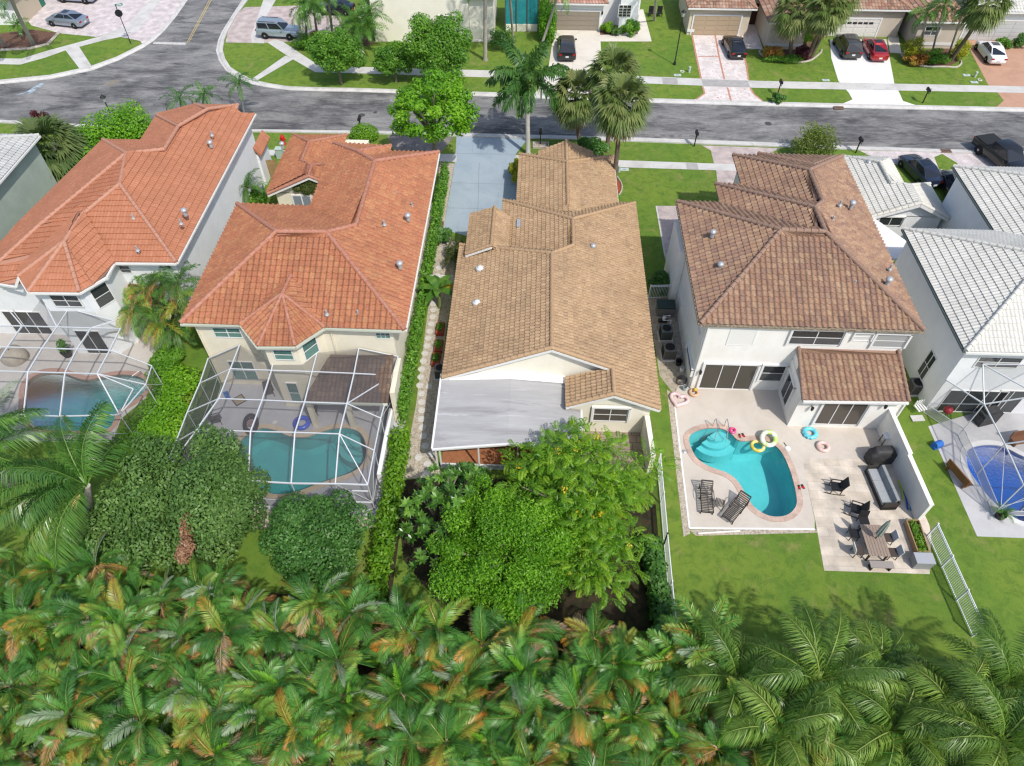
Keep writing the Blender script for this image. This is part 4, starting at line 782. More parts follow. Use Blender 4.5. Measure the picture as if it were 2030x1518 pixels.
t5 = pool('deep blue swimming pool under the cage at the right edge', P5, 1.6, m_pl5, m_cop_wh, (.55, .78, .95))
def steps(t, px_, c, radii, a0, a1, mat, nm='pool_step'):
    p = at(*c)
    for k, r in enumerate(radii):
        pts = [p[:2]]+[p[:2]+r*np.array([math.cos(a0+(a1-a0)*i/14), math.sin(a0+(a1-a0)*i/14)]) for i in range(15)]
        mb = MB().prism(pts, -1.6, -.34-k*.28); mb.build(nm, mat, t, world=True)
m_st4 = M('pale_step', (.19, .59, .60), .8, (.15, .53, .55), 2, world=True)
steps(t4, None, (1420, 850), (.7, 1.1, 1.5), -2.5, .15, m_st4); steps(t2, None, (712, 862), (.7, 1.1, 1.5), 2.6, 5.0, M('teal_step', (.13, .42, .42), .8))
m_chrome = M('steel_rail', (.6, .6, .6), .2, metal=.9)
t = thing('pool_handrail', 'steel figure-four handrail at the steps of the open turquoise pool', 'handrail', at(1420, 850)); mb = MB()
for a in (-.35, .35):
    p = at(1425, 852); p[0] += a; mb.tube([p+[0, .25, 0], p+[0, .28, .7], p+[0, .15, .95], p+[.03, -.35, .80], p+[.05, -.6, .1], p+[.05, -.62, -.3]], .028, 8)
mb.build('rail', m_chrome, t, world=True, smooth=True)

# ================================================================ SCREENED POOL CAGES
m_alu = M('white_aluminium', (.56, .59, .62), .45)
m_scr = M_screen('insect_screen', .34, (.13, .13, .14)); m_scr2 = M_screen('side_screen', .42, (.10, .10, .105)); m_scr3 = M_screen('thin_screen', .18, (.10, .105, .11))
def beam(t, a, b, w=.1, h=None, nm='beam'):
    w *= .5; h = h and h*.55; o = MB().bar(a, b, w, h or w*1.3).build(nm, m_alu, t, world=True); return o
def screen(t, P, mat=None): MB().add(P, [tuple(range(len(P)))]).build('screen_panel', mat or m_scr, t, world=True)
def pxz(z, *pts): return [at(a, b, z) for a, b in pts]
dn = lambda p, z=0: np.array([p[0], p[1], z])
# --- middle cage
t = thing('pool_cage', 'white framed pool cage over the teal pool behind the red roofed house', 'pool cage', (-14.5, 25, 0))
ze, zc = 2.7, 4.0
Fr = pxz(ze, (407, 951), (492, 953), (577.5, 958), (665, 959), (729, 961)); R2 = pxz(zc, (390, 852), (497, 855), (585, 857), (673, 860)); R3 = pxz(zc, (434, 790), (520, 793), (604, 797), (688, 800))
R4 = pxz(zc, (457, 731), (538.5, 734), (619, 736.5), (702, 740)); R5 = pxz(zc, (476, 682), (541, 721), (629, 699), (712, 688)); Lf = pxz(ze, (349, 876), (371.5, 817), (396.5, 759), (415, 705)); Rg = pxz(ze, (742, 893), (755, 829), (778, 744))
R5 = [np.array([p[0], min(p[1], 29.45), p[2]]) for p in R5]; RW = np.array([-8.2, 29.4, 3.4]); Lf[3][1] = 29.4
LC = np.array([Lf[0][0], Fr[0][1]+.0, ze])
cols = [[R2[0], R3[0], R4[0], R5[0]]]+[[Fr[i+1], R2[i+1], R3[i+1], R4[i+1], R5[i+1]] for i in range(3)]
for c in cols:
    for a, b in zip(c, c[1:]): beam(t, a, b, .13, .17)
for r in (R2, R3, R4): 
    for a, b in zip(r, r[1:]): beam(t, a, b, .10)
for a, b in zip([LC]+Fr, Fr): beam(t, a, b, .14)
for a, b in ((R2[0], Lf[0]), (R3[0], Lf[1]), (R4[0], Lf[2]), (R5[0], Lf[3]), (R2[3], Rg[0]), (R3[3], Rg[1]), (R3[3], Rg[2]), (R4[3], Rg[2]), (R2[3], Fr[4]), (R4[3], R5[3]), (Rg[2], RW), (R5[3], RW)): beam(t, a, b, .10)
for a, b in zip(Lf, Lf[1:]): beam(t, a, b, .12)
beam(t, LC, Lf[0], .12); beam(t, R2[0], LC, .1); beam(t, R2[0], Fr[1], .1)
for a, b in zip([Fr[4]]+Rg, Rg): beam(t, a, b, .12)
for r1, r2 in ((R2, R3), (R3, R4), (R4, R5)):
    for i in range(3): screen(t, [r1[i], r1[i+1], r2[i+1], r2[i]])
for i in range(3): screen(t, [Fr[i+1], Fr[min(i+2, 3)] if i < 2 else Fr[3], R2[i+1 if i < 3 else 3]] if False else [Fr[i+1], Fr[i+2], R2[min(i+2, 3)], R2[i+1]])
screen(t, [Lf[0], R2[0], R3[0], Lf[1]], m_scr); screen(t, [Lf[1], R3[0], R4[0], Lf[2]], m_scr); screen(t, [Lf[2], R4[0], R5[0], Lf[3]], m_scr); screen(t, [LC, R2[0], Lf[0]]); screen(t, [LC, Fr[1], R2[1], R2[0]])
screen(t, [Fr[4], Rg[0], R2[3]]); screen(t, [R2[3], Rg[0], Rg[1], R3[3]]); screen(t, [R3[3], Rg[1], Rg[2]]); screen(t, [R3[3], Rg[2], R4[3]]); screen(t, [R4[3], Rg[2], RW, R5[3]])
POSTS = set()
m_kick = M_screen('frosted_kick_panel', .55, (.5, .5, .48))
def cage_wall(t, nodes, rail=(.85,), brace=True, mat=None, z0=.02, kick=False):
    for p in nodes:
        key = (t.name, round(p[0], 1), round(p[1], 1))
        if key not in POSTS: POSTS.add(key); beam(t, dn(p, z0), p, .092, .088, 'post')
    for k, (a, b) in enumerate(zip(nodes, nodes[1:])):
        for z in rail: beam(t, dn(a, z), dn(b, z), .06, .08, 'rail')
        beam(t, dn(a, .05), dn(b, .05), .07, .07, 'rail')
        if brace and k in (0, len(nodes)-2): beam(t, dn(a, .9) if k == 0 else dn(b, .9), b if k == 0 else a, .05, .06, 'brace')
        if kick: MB().add([dn(a, z0), dn(b, z0), dn(b, rail[0]), dn(a, rail[0])], [(0, 1, 2, 3)]).build('kick_panel', m_kick, t, world=True)
        screen(t, [dn(a, rail[0] if kick else z0), dn(b, rail[0] if kick else z0), b, a], mat or m_scr2)
cage_wall(t, [LC]+Fr[1:], brace=True, mat=m_scr); cage_wall(t, [LC]+Lf); cage_wall(t, [Fr[4]]+Rg, brace=True)
d0 = dn(Fr[4])+[-.95, 0, 0]; mb = MB()
for a, b in ((d0, d0+[0, 0, 2.1]), (d0+[0, 0, 2.1], d0+[.9, 0, 2.1]), (d0+[0, 0, .9], d0+[.9, 0, .9]), (d0+[0, 0, .1], d0+[.9, 0, .1])): mb.bar(a+[0, -.04, 0], b+[0, -.04, 0], .07)
mb.build('screen_door', m_alu, t, world=True)
# --- left cage
t = thing('pool_cage', 'white framed pool cage over the dark teal pool at the left edge', 'pool cage', (-32, 26, 0))
a_ = pxz(zc, (-25, 645), (44, 646), (113, 648), (181, 650), (239, 651)); b_ = pxz(zc, (-55, 687), (15, 688), (84, 690), (153, 692), (218, 694)); c_ = pxz(zc, (-85, 734), (-15, 735), (56, 737), (129, 739), (193, 741))
e_ = pxz(ze, (-100, 818), (-30, 820), (47, 822), (119, 825), (237, 822)); hs = pxz(zc, (5, 600), (83, 589), (136, 612), (226, 636))
rt = pxz(ze, (289, 762), (301, 725))
for r in (a_, b_, c_, e_):
    for p, q in zip(r, r[1:]): beam(t, p, q, .11)
for i in range(5):
    for p, q in ((a_[i], b_[i]), (b_[i], c_[i]), (c_[i], e_[i])): beam(t, p, q, .13, .17)
for i, j in ((1, 0), (2, 1), (3, 3)): beam(t, a_[i], hs[j], .13, .17)
for p, q in ((a_[2], hs[2]), (b_[4], rt[1]), (rt[1], rt[0]), (rt[0], e_[4]), (c_[4], rt[0]), (hs[2], hs[3]), (c_[4], at(264, 771, 3.1)), (at(264, 771, 3.1), e_[4])): beam(t, p, q, .10)
for r1, r2 in ((a_, b_), (b_, c_), (c_, e_)):
    for i in range(4): screen(t, [r1[i], r1[i+1], r2[i+1], r2[i]], m_scr3)
screen(t, [b_[4], rt[1], rt[0], c_[4]], m_scr3); screen(t, [c_[4], rt[0], e_[4]], m_scr3); screen(t, [a_[1], hs[1], hs[2], a_[2]], m_scr); screen(t, [a_[2], hs[2], hs[3], a_[3]], m_scr)
cage_wall(t, e_+[rt[0], rt[1]], mat=m_scr3)
# --- right cage
t = thing('pool_cage', 'white framed pool cage over the deep blue pool at the right edge', 'pool cage', (29, 22, 0))
A_ = at(1939, 704, 4.6); A_[1] = 29.05; Bn, Cn, Dn = pxz(3.2, (1951, 801), (1992, 880), (2029, 961)); H0 = dn(at(1839, 838), 3.2); H0[1] = 28.95
Er = [Dn+[k*2.6, -.02*k, 0] for k in range(4)]; up = [A_+[3.4, 0, .1], at(2060, 784, 4.5), at(2075, 868, 4.5)]
for p, q in ((A_, Bn), (H0, Bn), (Bn, Cn), (Cn, Dn), (A_, up[0]), (up[0], up[1]), (up[1], up[2]), (Bn, up[1]), (Cn, up[2]), (up[2], Dn), (A_, up[1]), (up[2], Er[1])): beam(t, p, q, .11)
for p, q in zip(Er, Er[1:]): beam(t, p, q, .11)
for P_ in ([A_, Bn, up[1], up[0]], [Bn, Cn, up[2], up[1]], [Cn, Dn, up[2]], [Dn, Er[1], up[2]]): screen(t, P_, m_scr3)
cage_wall(t, [H0, Bn, Cn, Dn], rail=(.75,), mat=m_scr3, kick=True); cage_wall(t, Er, rail=(.5,), mat=m_scr3, kick=True)
q = dn(Dn+[1.3, 0, 0], 2.9)
for e in (dn(Dn, .5), dn(Er[1], .5), dn(Dn+[1.3, 0, 0], .5)): beam(t, q, e, .06)

# ================================================================ FENCES AND WALLS
m_fence = M('white_powder_coat', (.72, .75, .77), .4)
def picket_fence(label, pts, hgt=1.25, step=2.2, gap=.11, nm='picket_fence', z0=0, world=True):
    t = thing(nm, label, 'fence', (pts[0][0], pts[0][1], 0))
    for a, b in zip(pts, pts[1:]):
        a = np.array([a[0], a[1], 0]); b = np.array([b[0], b[1], 0]); L = np.linalg.norm(b-a); k = max(1, round(L/step)); d = (b-a)/L
        for i in range(k):
            p = a+d*L*i/k; q = a+d*L*(i+1)/k; mb = MB()
            for z in (.12, hgt-.12, hgt): mb.bar(p+[0, 0, z], q+[0, 0, z], .04, .04)
            m = int((L/k)/gap)
            for j in range(1, m): c = p+(q-p)*j/m; mb.bar(c+[0, 0, .05], c+[0, 0, hgt], .022)
            mb.build('picket_panel', m_fence, t, world=True)
        for i in range(k+1): p = a+d*L*i/k; MB().bar(p, p+[0, 0, hgt+.08], .07).build('post', m_fence, t, world=True)
    return t
picket_fence('white metal picket fence slanting down the right side of the lawn', px((1838, 1062), (1926, 1262)), 1.35)
picket_fence('white metal picket fence between the narrow lawn and the leafy backyard', px((1303, 925), (1316, 1080), (1334, 1275)), 1.3)
picket_fence('white picket gate across the gravel path by the banana plant', px((845, 571), (900, 573)), 1.3, step=2.6)
picket_fence('white picket fence closing the yard with the air conditioners', px((1285, 592), (1346, 590)), 1.3, step=1.6)
picket_fence('small white curved gate in the court between the white tiled roofs', px((1812, 452), (1838, 456)), 1.2, step=1.6)
t = thing('privacy_wall', 'tall white stucco garden wall beside the covered grill and sofa', 'wall', (at(1743, 848)[0], at(1743, 848)[1], 0)); p, q = at(1743, 848), at(1822, 1034); mb = MB(); d = (q-p)/np.linalg.norm(q-p); nn = np.array([-d[1], d[0], 0]); L = np.linalg.norm(q-p)
mb.obox(p, d*L*.5, nn*-.2, [0, 0, 1.95]); mb.build('wall_panel', m_w4, t, world=True); MB().obox(p+d*(L*.5+.004), d*(L*.5), nn*-.2, [0, 0, 1.8]).build('wall_panel', m_w4, t, world=True)
MB().obox(p-nn*-.03, d*L*.5, nn*-.26, [0, 0, .06]).build('cap', m_w4, t, world=True).location[2] += 1.952; MB().obox(p+d*(L*.5+.01)-nn*-.03, d*L*.5, nn*-.26, [0, 0, .06]).build('cap', m_w4, t, world=True).location[2] += 1.802
t = thing('board_fence', 'short wooden board fence between the coral and red roofed houses', 'fence', at(512, 352)); mb = MB(); p, q = at(512, 352), at(556, 352); n_ = 14
for i in range(n_):
    a = p+(q-p)*i/n_; MB().obox(a, (q-p)/n_*.94, [0, .03, 0], [0, 0, 1.75+.03*math.sin(i*2.1)]).build('board', M('tan_boards', (.36, .25, .12), .8, (.27, .18, .09), 3), t, world=True)
for z in (.3, 1.4): MB().obox(p+[0, .035, z], q-p, [0, .05, 0], [0, 0, .09]).build('rail', MATS['tan_boards'], t, world=True)
t = thing('low_white_wall', 'low white wall beside the middle pool cage and the clipped hedge', 'wall', at(780, 905)); MB().obox(at(776, 830), at(752, 960)-at(776, 830), [.25, 0, 0], [0, 0, 1.1]).build('wall_panel', m_w5, t, world=True)
# ================================================================ VEGETATION
def zfor(px_, py_, y):
    d = ray(px_, py_); t = y/d[1]; return CAM_H+d[2]*t
def unit(a): return a/(np.linalg.norm(a, axis=-1, keepdims=True)+1e-9)
def cloud(blobs, n, size, seed, asp=.55, outward=.55, shell=.6, up=.35, hue=(0, 1), clump=.5, var=.35):
    """n leaf blades spread through a set of ellipsoids (cx, cy, cz, rx, ry, rz)"""
    g = np.random.default_rng(seed); B = np.array(blobs, float); w = (B[:, 3]*B[:, 4]*B[:, 5])**(2/3); k = g.choice(len(B), n, p=w/w.sum())
    d = unit(g.normal(size=(n, 3))); f = shell+(1.08-shell)*g.random(n)**.7
    p = B[k, :3]+d*B[k, 3:]*f[:, None]
    nr = unit(outward*unit(d/B[k, 3:])+(1-outward)*unit(g.normal(size=(n, 3)))+np.array([0, 0, up]))
    t = unit(np.cross(nr, unit(g.normal(size=(n, 3))))); b = np.cross(nr, t); s = size*(.65+.7*g.random(n))[:, None]
    V = np.stack([p-t*s*.5, p+b*s*asp*.5, p+t*s*.5, p-b*s*asp*.5], 1).reshape(-1, 3)
    bh = g.random(len(B)); h = np.clip(hue[0]+(hue[1]-hue[0])*(clump*bh[k]+(1-clump)*.5+var*(g.random(n)-.5)), .01, .99)
    return V, np.arange(4*n).reshape(-1, 4), np.repeat(np.stack([h, g.random(n)], 1), 4, axis=0)
def subblobs(c, r, n, seed, fr=(.28, .48), core=.55, flat_=1.0):
    g = np.random.default_rng(seed); out = [(c[0], c[1], c[2], r[0]*core, r[1]*core, r[2]*core)]
    i = np.arange(n)+.5; ph = np.arccos(1-1.7*i/n); th = np.pi*(1+5**.5)*i+g.random()*6
    for a, b in zip(ph, th):
        d = np.array([math.cos(b)*math.sin(a), math.sin(b)*math.sin(a), math.cos(a)])+g.normal(size=3)*.12; q = g.uniform(*fr); m = (1-q*.75)*g.uniform(.82, 1.05)
        out.append((c[0]+d[0]*r[0]*m, c[1]+d[1]*r[1]*m, c[2]+d[2]*r[2]*m, r[0]*q, r[1]*q, r[2]*q*flat_))
    return out
m_bark = M('grey_bark', (.16, .13, .10), .9, (.26, .22, .18), 5, bump=.6, stretch=(1, 1, .3)); m_bark2 = M('brown_bark', (.11, .08, .06), .9, (.18, .14, .10), 6, bump=.6)
m_palmtrunk = M('palm_trunk', (.30, .27, .23), .9, (.42, .39, .34), 4, bump=.5, stretch=(1, 1, 6))
L_mid = M_leaf('mid_green_leaf', [(.055, .15, .016), (.085, .22, .022), (.14, .31, .03), (.22, .40, .04)])
L_bright = M_leaf('bright_green_leaf', [(.07, .19, .012), (.12, .30, .015), (.19, .40, .02), (.30, .50, .035)], trans=.4)
L_lime = M_leaf('lime_leaf', [(0.065, 0.181, 0.012), (0.119, 0.287, 0.016), (0.184, 0.394, 0.023), (0.281, 0.489, 0.041)], trans=.4)
L_dark = M_leaf('dark_green_leaf', [(0.035, 0.085, 0.018), (0.065, 0.142, 0.031), (0.105, 0.206, 0.046), (0.176, 0.284, 0.073)], trans=.2, rough=.5, spec=.3)
L_deep = M_leaf('deep_round_leaf', [(0.030, 0.084, 0.015), (0.048, 0.138, 0.024), (0.078, 0.198, 0.035), (0.132, 0.264, 0.050)], trans=.25, rough=.45)
L_cassia = M_leaf('feathery_leaf', [(0.046, 0.138, 0.010), (0.104, 0.250, 0.016), (0.182, 0.362, 0.021), (0.286, 0.450, 0.026)], trans=.4)
L_yellow = M_leaf('yellow_flower', [(.55, .38, .02), (.70, .50, .03)], trans=.2)
L_rust = M_leaf('dead_leaf', [(.20, .10, .05), (.30, .16, .09), (.24, .13, .08)], trans=.1)
L_ygreen = M_leaf('golden_leaf', [(.16, .20, .01), (.30, .32, .015), (.42, .42, .03)], trans=.3)
L_red = M_leaf('burgundy_leaf', [(.05, .012, .015), (.10, .02, .025), (.16, .05, .05)], trans=.2)
L_croton = M_leaf('croton_leaf', [(.05, .12, .01), (.30, .10, .02), (.40, .25, .03), (.06, .16, .015)], trans=.2, )
def tree(name, label, cat, c, r, nb, n, size, mat, seed, base=None, trunk=.16, group=None, fr=(.28, .48), blobs=None, bark=None, limbs=5, leafarg={}, core=.55, part='crown'):
    c = np.array(c, float); base = np.array([c[0], c[1], 0.]) if base is None else np.array([base[0], base[1], 0.])
    t = thing(name, label, cat, base, 0, group)
    B = blobs or subblobs(c, r, nb, seed, fr, core)
    V, F, U = cloud(B, n, size, seed, **leafarg); V[:, 2] = np.maximum(V[:, 2], .03); npobj(part, V, F, mat, t, U, world=True)
    if trunk:
        mb = MB(); mid = base*.55+c*.45; mid[2] = c[2]*.45; j = base*.25+c*.75; j[2] = c[2]*.8
        mb.tube([base-[0, 0, .1], mid, j], [trunk, trunk*.8, trunk*.55], 9)
        for b in B[1:1+limbs]: e = np.array(b[:3]); mb.tube([mid*.6+j*.4, (mid+e)/2+[0, 0, .2], e], [trunk*.55, trunk*.4, trunk*.15], 7)
        mb.build('trunk', bark or m_bark, t, world=True, smooth=True)
    return t
def hedge_boxblobs(p, q, w, h, step, seed):
    g = np.random.default_rng(seed); L = np.hypot(*(np.array(q)-p)[:2]); n = max(2, int(L/step)); out = []
    for i in range(n+1):
        a = np.array(p[:2])+(np.array(q[:2])-p[:2])*i/n; out.append((a[0]+g.normal()*.05, a[1], h*.62+g.normal()*.06, w*.55, step*.85, h*.42)); out.append((a[0], a[1]+g.normal()*.1, h*.3, w*.52, step*.85, h*.36))
    return out
# --- street trees opposite
lf = dict(clump=.35, var=.5)
tree('ficus_tree', 'rounded ficus tree nearest the street corner, on a short bare trunk', 'tree', at(665, 103, 3.3), (2.6, 2.3, 2.2), 22, 12000, .24, L_mid, 11, leafarg=lf, core=.78, fr=(.26, .38))
tree('ficus_tree', 'smallest of the three rounded trees on the far verge', 'tree', at(780, 118, 2.3), (2.0, 1.8, 1.8), 18, 7500, .24, L_mid, 12, leafarg=lf, core=.72, fr=(.26, .40))
tree('ficus_tree', 'largest rounded tree, in front of the cream windowed wall', 'tree', at(872, 94, 3.9), (3.2, 2.8, 3.1), 26, 17000, .24, L_mid, 13, leafarg=lf, core=.8, fr=(.24, .36))
p = at(866, 338); tree('shade_tree', 'airy bright green tree with a forked grey trunk beside the blue driveway', 'tree', at(855, 216, 6.3), (4.1, 3.6, 2.5), 34, 9500, .30, L_bright, 14, base=p, trunk=.24, fr=(.15, .28), core=.35, limbs=12, leafarg=dict(shell=.3, clump=.45, var=.5))
tree('willowy_shrub', 'loose feathery shrub behind the brown tiled roof', 'shrub', at(1616, 283, 1.7), (2.0, 1.9, 1.7), 14, 4200, .30, M_leaf('grey_green_leaf', [(.06, .09, .02), (.12, .17, .03), (.20, .26, .05), (.26, .30, .08)]), 15, trunk=.08, leafarg=dict(asp=.22, outward=.3, shell=.3))
tree('ficus_hedge', 'large mounded glossy hedge behind the coral tiled roof', 'hedge', at(222, 262, 1.6), (2, 2, 2), 0, 14000, .24, L_bright, 16, blobs=[(*at(a, b, z), r1, r1, z*1.05) for a, b, z, r1 in ((175, 295, 1.6, 1.7), (205, 272, 1.9, 1.9), (235, 258, 2.0, 1.9), (262, 262, 1.9, 1.8), (190, 330, 1.6, 1.6), (165, 330, 1.4, 1.4), (268, 240, 1.9, 1.3), (160, 285, 1.3, 1.2))], trunk=.1, limbs=3, leafarg=dict(clump=.3, var=.55))
# --- hedges between the houses
yy = at(856, 360)[1]
tree('clipped_hedge', 'long tall clipped hedge against the red roofed house', 'hedge', (-7.25, 36, 1.2), (1, 1, 1), 0, 13000, .20, L_mid, 17, blobs=hedge_boxblobs((-7.9, 26.9), (-7.8, 53), .62, 2.2, .5, 17), trunk=0, leafarg=dict(clump=.25, var=.55), part='foliage')
tree('clipped_hedge', 'lower clipped hedge running down the yard from the middle pool cage', 'hedge', (-7.4, 20, .8), (1, 1, 1), 0, 8500, .20, L_cassia, 18, blobs=hedge_boxblobs((-7.75, 25.3), (-7.7, 13.2), 1.15, 1.7, .5, 18), trunk=0, leafarg=dict(clump=.25, var=.55), part='foliage')
tree('round_hedge', 'drum-shaped clipped shrub around a mailbox by the kerb', 'shrub', at(722, 262, .7), (1, 1, 1), 0, 3000, .17, L_cassia, 19, blobs=[(*at(722, 262, .7), 1.05, 1.0, .75), (*at(712, 264, .6), .8, .8, .65), (*at(733, 264, .6), .8, .8, .65)], trunk=0, leafarg=dict(shell=.8), part='foliage')
tree('creeping_hedge', 'bright green creeping shrubs between the two left pool cages', 'shrub', at(330, 790, .5), (1, 1, 1), 0, 11000, .19, L_bright, 20, blobs=[(*at(a, b, .5), 1.3, 1.3, .75) for a, b in ((345, 760), (335, 785), (320, 805), (305, 825), (350, 790), (335, 825), (310, 850), (285, 865), (360, 755), (330, 745), (262, 880), (345, 850))], trunk=0, leafarg=dict(clump=.5, var=.4), part='foliage')
# --- backyard trees
tree('weeping_fig', 'dark small-leaved bushy tree with a rusty dead streak, right of the drooping palm', 'tree', at(425, 985, 3.0), (2.2, 3.0, 3.0), 22, 30000, .19, L_dark, 21, blobs=subblobs(at(430, 990, 3.0), (2.2, 3.0, 3.0), 26, 21)+[(*at(405, 895, 3.8), .8, .9, 1.1), (*at(440, 885, 4.4), .9, .9, 1.2), (*at(410, 870, 4.4), .7, .8, 1.0), (*at(330, 900, 4.0), .9, .9, 1.1), (*at(290, 890, 3.9), 1.0, .9, 1.1), (*at(470, 960, 3.3), .9, 1, 1.2)], trunk=.15, leafarg=dict(clump=.4, var=.5))
tree('weeping_fig', 'broad dark bushy tree left of the rusty streaked one', 'tree', at(280, 1010, 2.5), (2.8, 2.6, 2.5), 22, 26000, .19, L_dark, 22, blobs=subblobs(at(290, 990, 2.6), (2.3, 2.2, 2.4), 18, 22)+subblobs(at(225, 1060, 1.9), (2.0, 1.9, 1.9), 12, 23)+subblobs(at(300, 1075, 1.9), (2.1, 1.7, 1.9), 12, 24), trunk=.15, leafarg=dict(clump=.4, var=.5))
t_ = [o for o in bpy.data.objects if o.get('label', '').startswith('dark small-leaved')][0]
V, F, U = cloud([(*at(a, b, 3.9), .32, .4, .6) for a, b in ((373, 1032), (370, 1055), (372, 1082), (362, 1100))], 1500, .15, 25, shell=.2); npobj('dead_foliage', V, F, L_rust, t_, U, world=True)
tree('round_bush', 'globe-shaped clipped bush in front of the middle pool cage', 'shrub', at(625, 1068, 2.4), (2.6, 2.5, 2.4), 34, 30000, .17, L_deep, 26, trunk=.12, fr=(.26, .36), core=.8, leafarg=dict(clump=.35, var=.55, shell=.75))
tree('bright_canopy_tree', 'bright lime green dense tree at the centre of the backyards', 'tree', at(1003, 1090, 3.6), (3.75, 3.3, 2.4), 0, 66000, .135, L_lime, 27, blobs=subblobs(at(1000, 1095, 3.5), (3.5, 3.1, 2.3), 40, 27, (.15, .32), .6)+subblobs(at(1080, 1060, 3.2), (2.2, 2.2, 1.8), 16, 28, (.2, .36))+subblobs(at(925, 1120, 2.8), (1.8, 1.8, 1.7), 14, 29, (.2, .36))+subblobs(at(960, 1000, 3.4), (1.7, 1.5, 1.4), 12, 30, (.2, .36)), trunk=.2, fr=(.16, .30), core=.6, limbs=8, leafarg=dict(clump=.4, var=.6, shell=.35, outward=.35))
B = subblobs(at(1150, 955, 3.2), (3.6, 3.2, 2.4), 30, 28, fr=(.2, .34))+subblobs(at(1180, 1090, 2.7), (2.6, 2.5, 2.2), 18, 29, fr=(.22, .36))+subblobs(at(1050, 930, 2.6), (1.6, 1.4, 1.4), 8, 33)
tc = tree('cassia_tree', 'sprawling tree dotted with yellow flower clusters below the flat grey patio roof', 'tree', at(1165, 990, 3.2), (3, 3, 3), 0, 9000, .26, L_cassia, 28, blobs=B, trunk=.18, limbs=9, leafarg=dict(asp=.28, outward=.35, clump=.45, var=.55, shell=.45, up=.15))
g = np.random.default_rng(3); fl = [np.array(B[i][:3])+unit(g.normal(size=3))*np.array(B[i][3:])*.95 for i in g.choice(np.arange(1, len(B)), 34)]
for k, q in enumerate([q for q in fl if q[2] > 2.2]):
    V, F, U = cloud([(*q, .22, .22, .17)], 14, .15, 30+k, shell=.2); npobj('flower_cluster', V, F, L_yellow, tc, U, world=True)
def rosette_tree(label, pts, n_leaf, ln, mat, base, seed):
    t = thing('frangipani', label, 'tree', base); g = np.random.default_rng(seed); VV = []; UU = []
    for p in pts:
        ax = unit(np.array([g.normal()*.35, g.normal()*.35, 1])); hu = g.random()
        for k in range(n_leaf):
            a = k*2.4+g.random()*.4; el = .15+.75*(k/n_leaf); s = unit(np.cross(ax, [math.cos(a), math.sin(a), .01])); o = np.cross(s, ax); d = unit(o*math.cos(el)+ax*math.sin(el)); L = ln*(.7+.5*g.random()); b = unit(np.cross(d, np.cross(d, ax)+1e-6)); sd = unit(np.cross(d, ax))
            VV += [p, p+d*L*.55+sd*L*.16-[0, 0, .02], p+d*L-[0, 0, .12*L], p+d*L*.55-sd*L*.16-[0, 0, .02]]; h = np.clip(hu*.5+.25+.5*(g.random()-.5), 0.02, .98); UU += [(h, 0)]*4
    npobj('crown', np.array(VV), np.arange(len(VV)).reshape(-1, 4), mat, t, np.array(UU), world=True)
    mb = MB(); b = np.array(base)
    for p in pts[::4]: mb.tube([b, (b*.6+p*.4)+[0, 0, .3], p], [.09, .06, .03], 6)
    mb.build('trunk', m_bark, t, world=True, smooth=True)
g = np.random.default_rng(8); pts = []
for a, b, z in ((885, 960, 4.2), (915, 985, 4.2), (880, 975, 3.8), (845, 990, 2.8), (915, 960, 3), (850, 1040, 2.6), (880, 1070, 2.5), (905, 1000, 3.3), (830, 1030, 2.0), (870, 1010, 3.4), (820, 1060, 1.6), (895, 1105, 2.0), (865, 1120, 1.8), (940, 965, 2.6)):
    c = at(a, b, z)
    for k in range(6): pts.append(c+g.normal(size=3)*[.45, .45, .3]+[-.2, 0, .5])
rosette_tree('frangipani with rosettes of long glossy leaves left of the bright lime tree', pts, 17, .40, M_leaf('glossy_long_leaf', [(0.024, 0.084, 0.013), (0.060, 0.156, 0.020), (0.120, 0.264, 0.033), (0.204, 0.360, 0.055)], trans=.25, rough=.3, spec=.5), at(870, 1040), 9)
tree('dark_shrub', 'dark leafy shrub below the screened porch', 'shrub', at(930, 950, .8), (1.35, .9, .9), 8, 3500, .2, L_deep, 31, trunk=0, part='foliage')
tree('dark_shrub', 'dark vine-covered hedge inside the left picket fence', 'hedge', at(1290, 1180, 1), (1, 1, 1), 0, 9000, .22, L_deep, 32, blobs=hedge_boxblobs((6.9, 18.5), (7.2, 12), 1.0, 1.3, .6, 32), trunk=0, part='foliage')
tree('garden_shrub', 'small round bush where the blue driveway ends', 'shrub', at(874, 466, .7), (.8, .9, .8), 7, 2200, .2, L_deep, 34, trunk=0, part='foliage')
tree('garden_shrub', 'wispy grey-green shrub beside the tan tiled entry gable', 'shrub', at(905, 500, 1.0), (.9, 1.6, 1.1), 9, 2600, .22, M_leaf('olive_leaf', [(.05, .07, .02), (.09, .12, .03), (.14, .17, .05)]), 35, trunk=0, part='foliage', leafarg=dict(asp=.25, shell=.3))
tree('garden_shrub', 'yellow-leaved shrub at the corner of the tan garage', 'shrub', at(1021, 335, 1.0), (.6, 1.5, 1.0), 7, 1700, .2, L_ygreen, 36, trunk=0, part='foliage')
tree('garden_shrub', 'dark shrubs between the tan gable and the stocky fan palms', 'shrub', at(1172, 292, .9), (1.7, .9, 1.0), 9, 2600, .26, L_deep, 37, trunk=0, part='foliage')
tree('garden_shrub', 'shaded shrub behind the white picket fence by the brown roofed house', 'shrub', at(1310, 560, .7), (1.1, .9, .8), 7, 2200, .2, L_deep, 38, trunk=0, part='foliage')
tree('garden_shrub', 'small green shrub by the red mulch bed', 'shrub', at(1221, 392, .4), (.4, .5, .45), 5, 700, .18, L_mid, 39, trunk=0, part='foliage')
tree('ti_plant', 'burgundy-leaved shrub in a small ring by the near kerb', 'shrub', at(82, 236, 1.4), (.9, .8, .8), 8, 900, .34, L_red, 40, trunk=.05, leafarg=dict(asp=.25, shell=.3, up=.1))
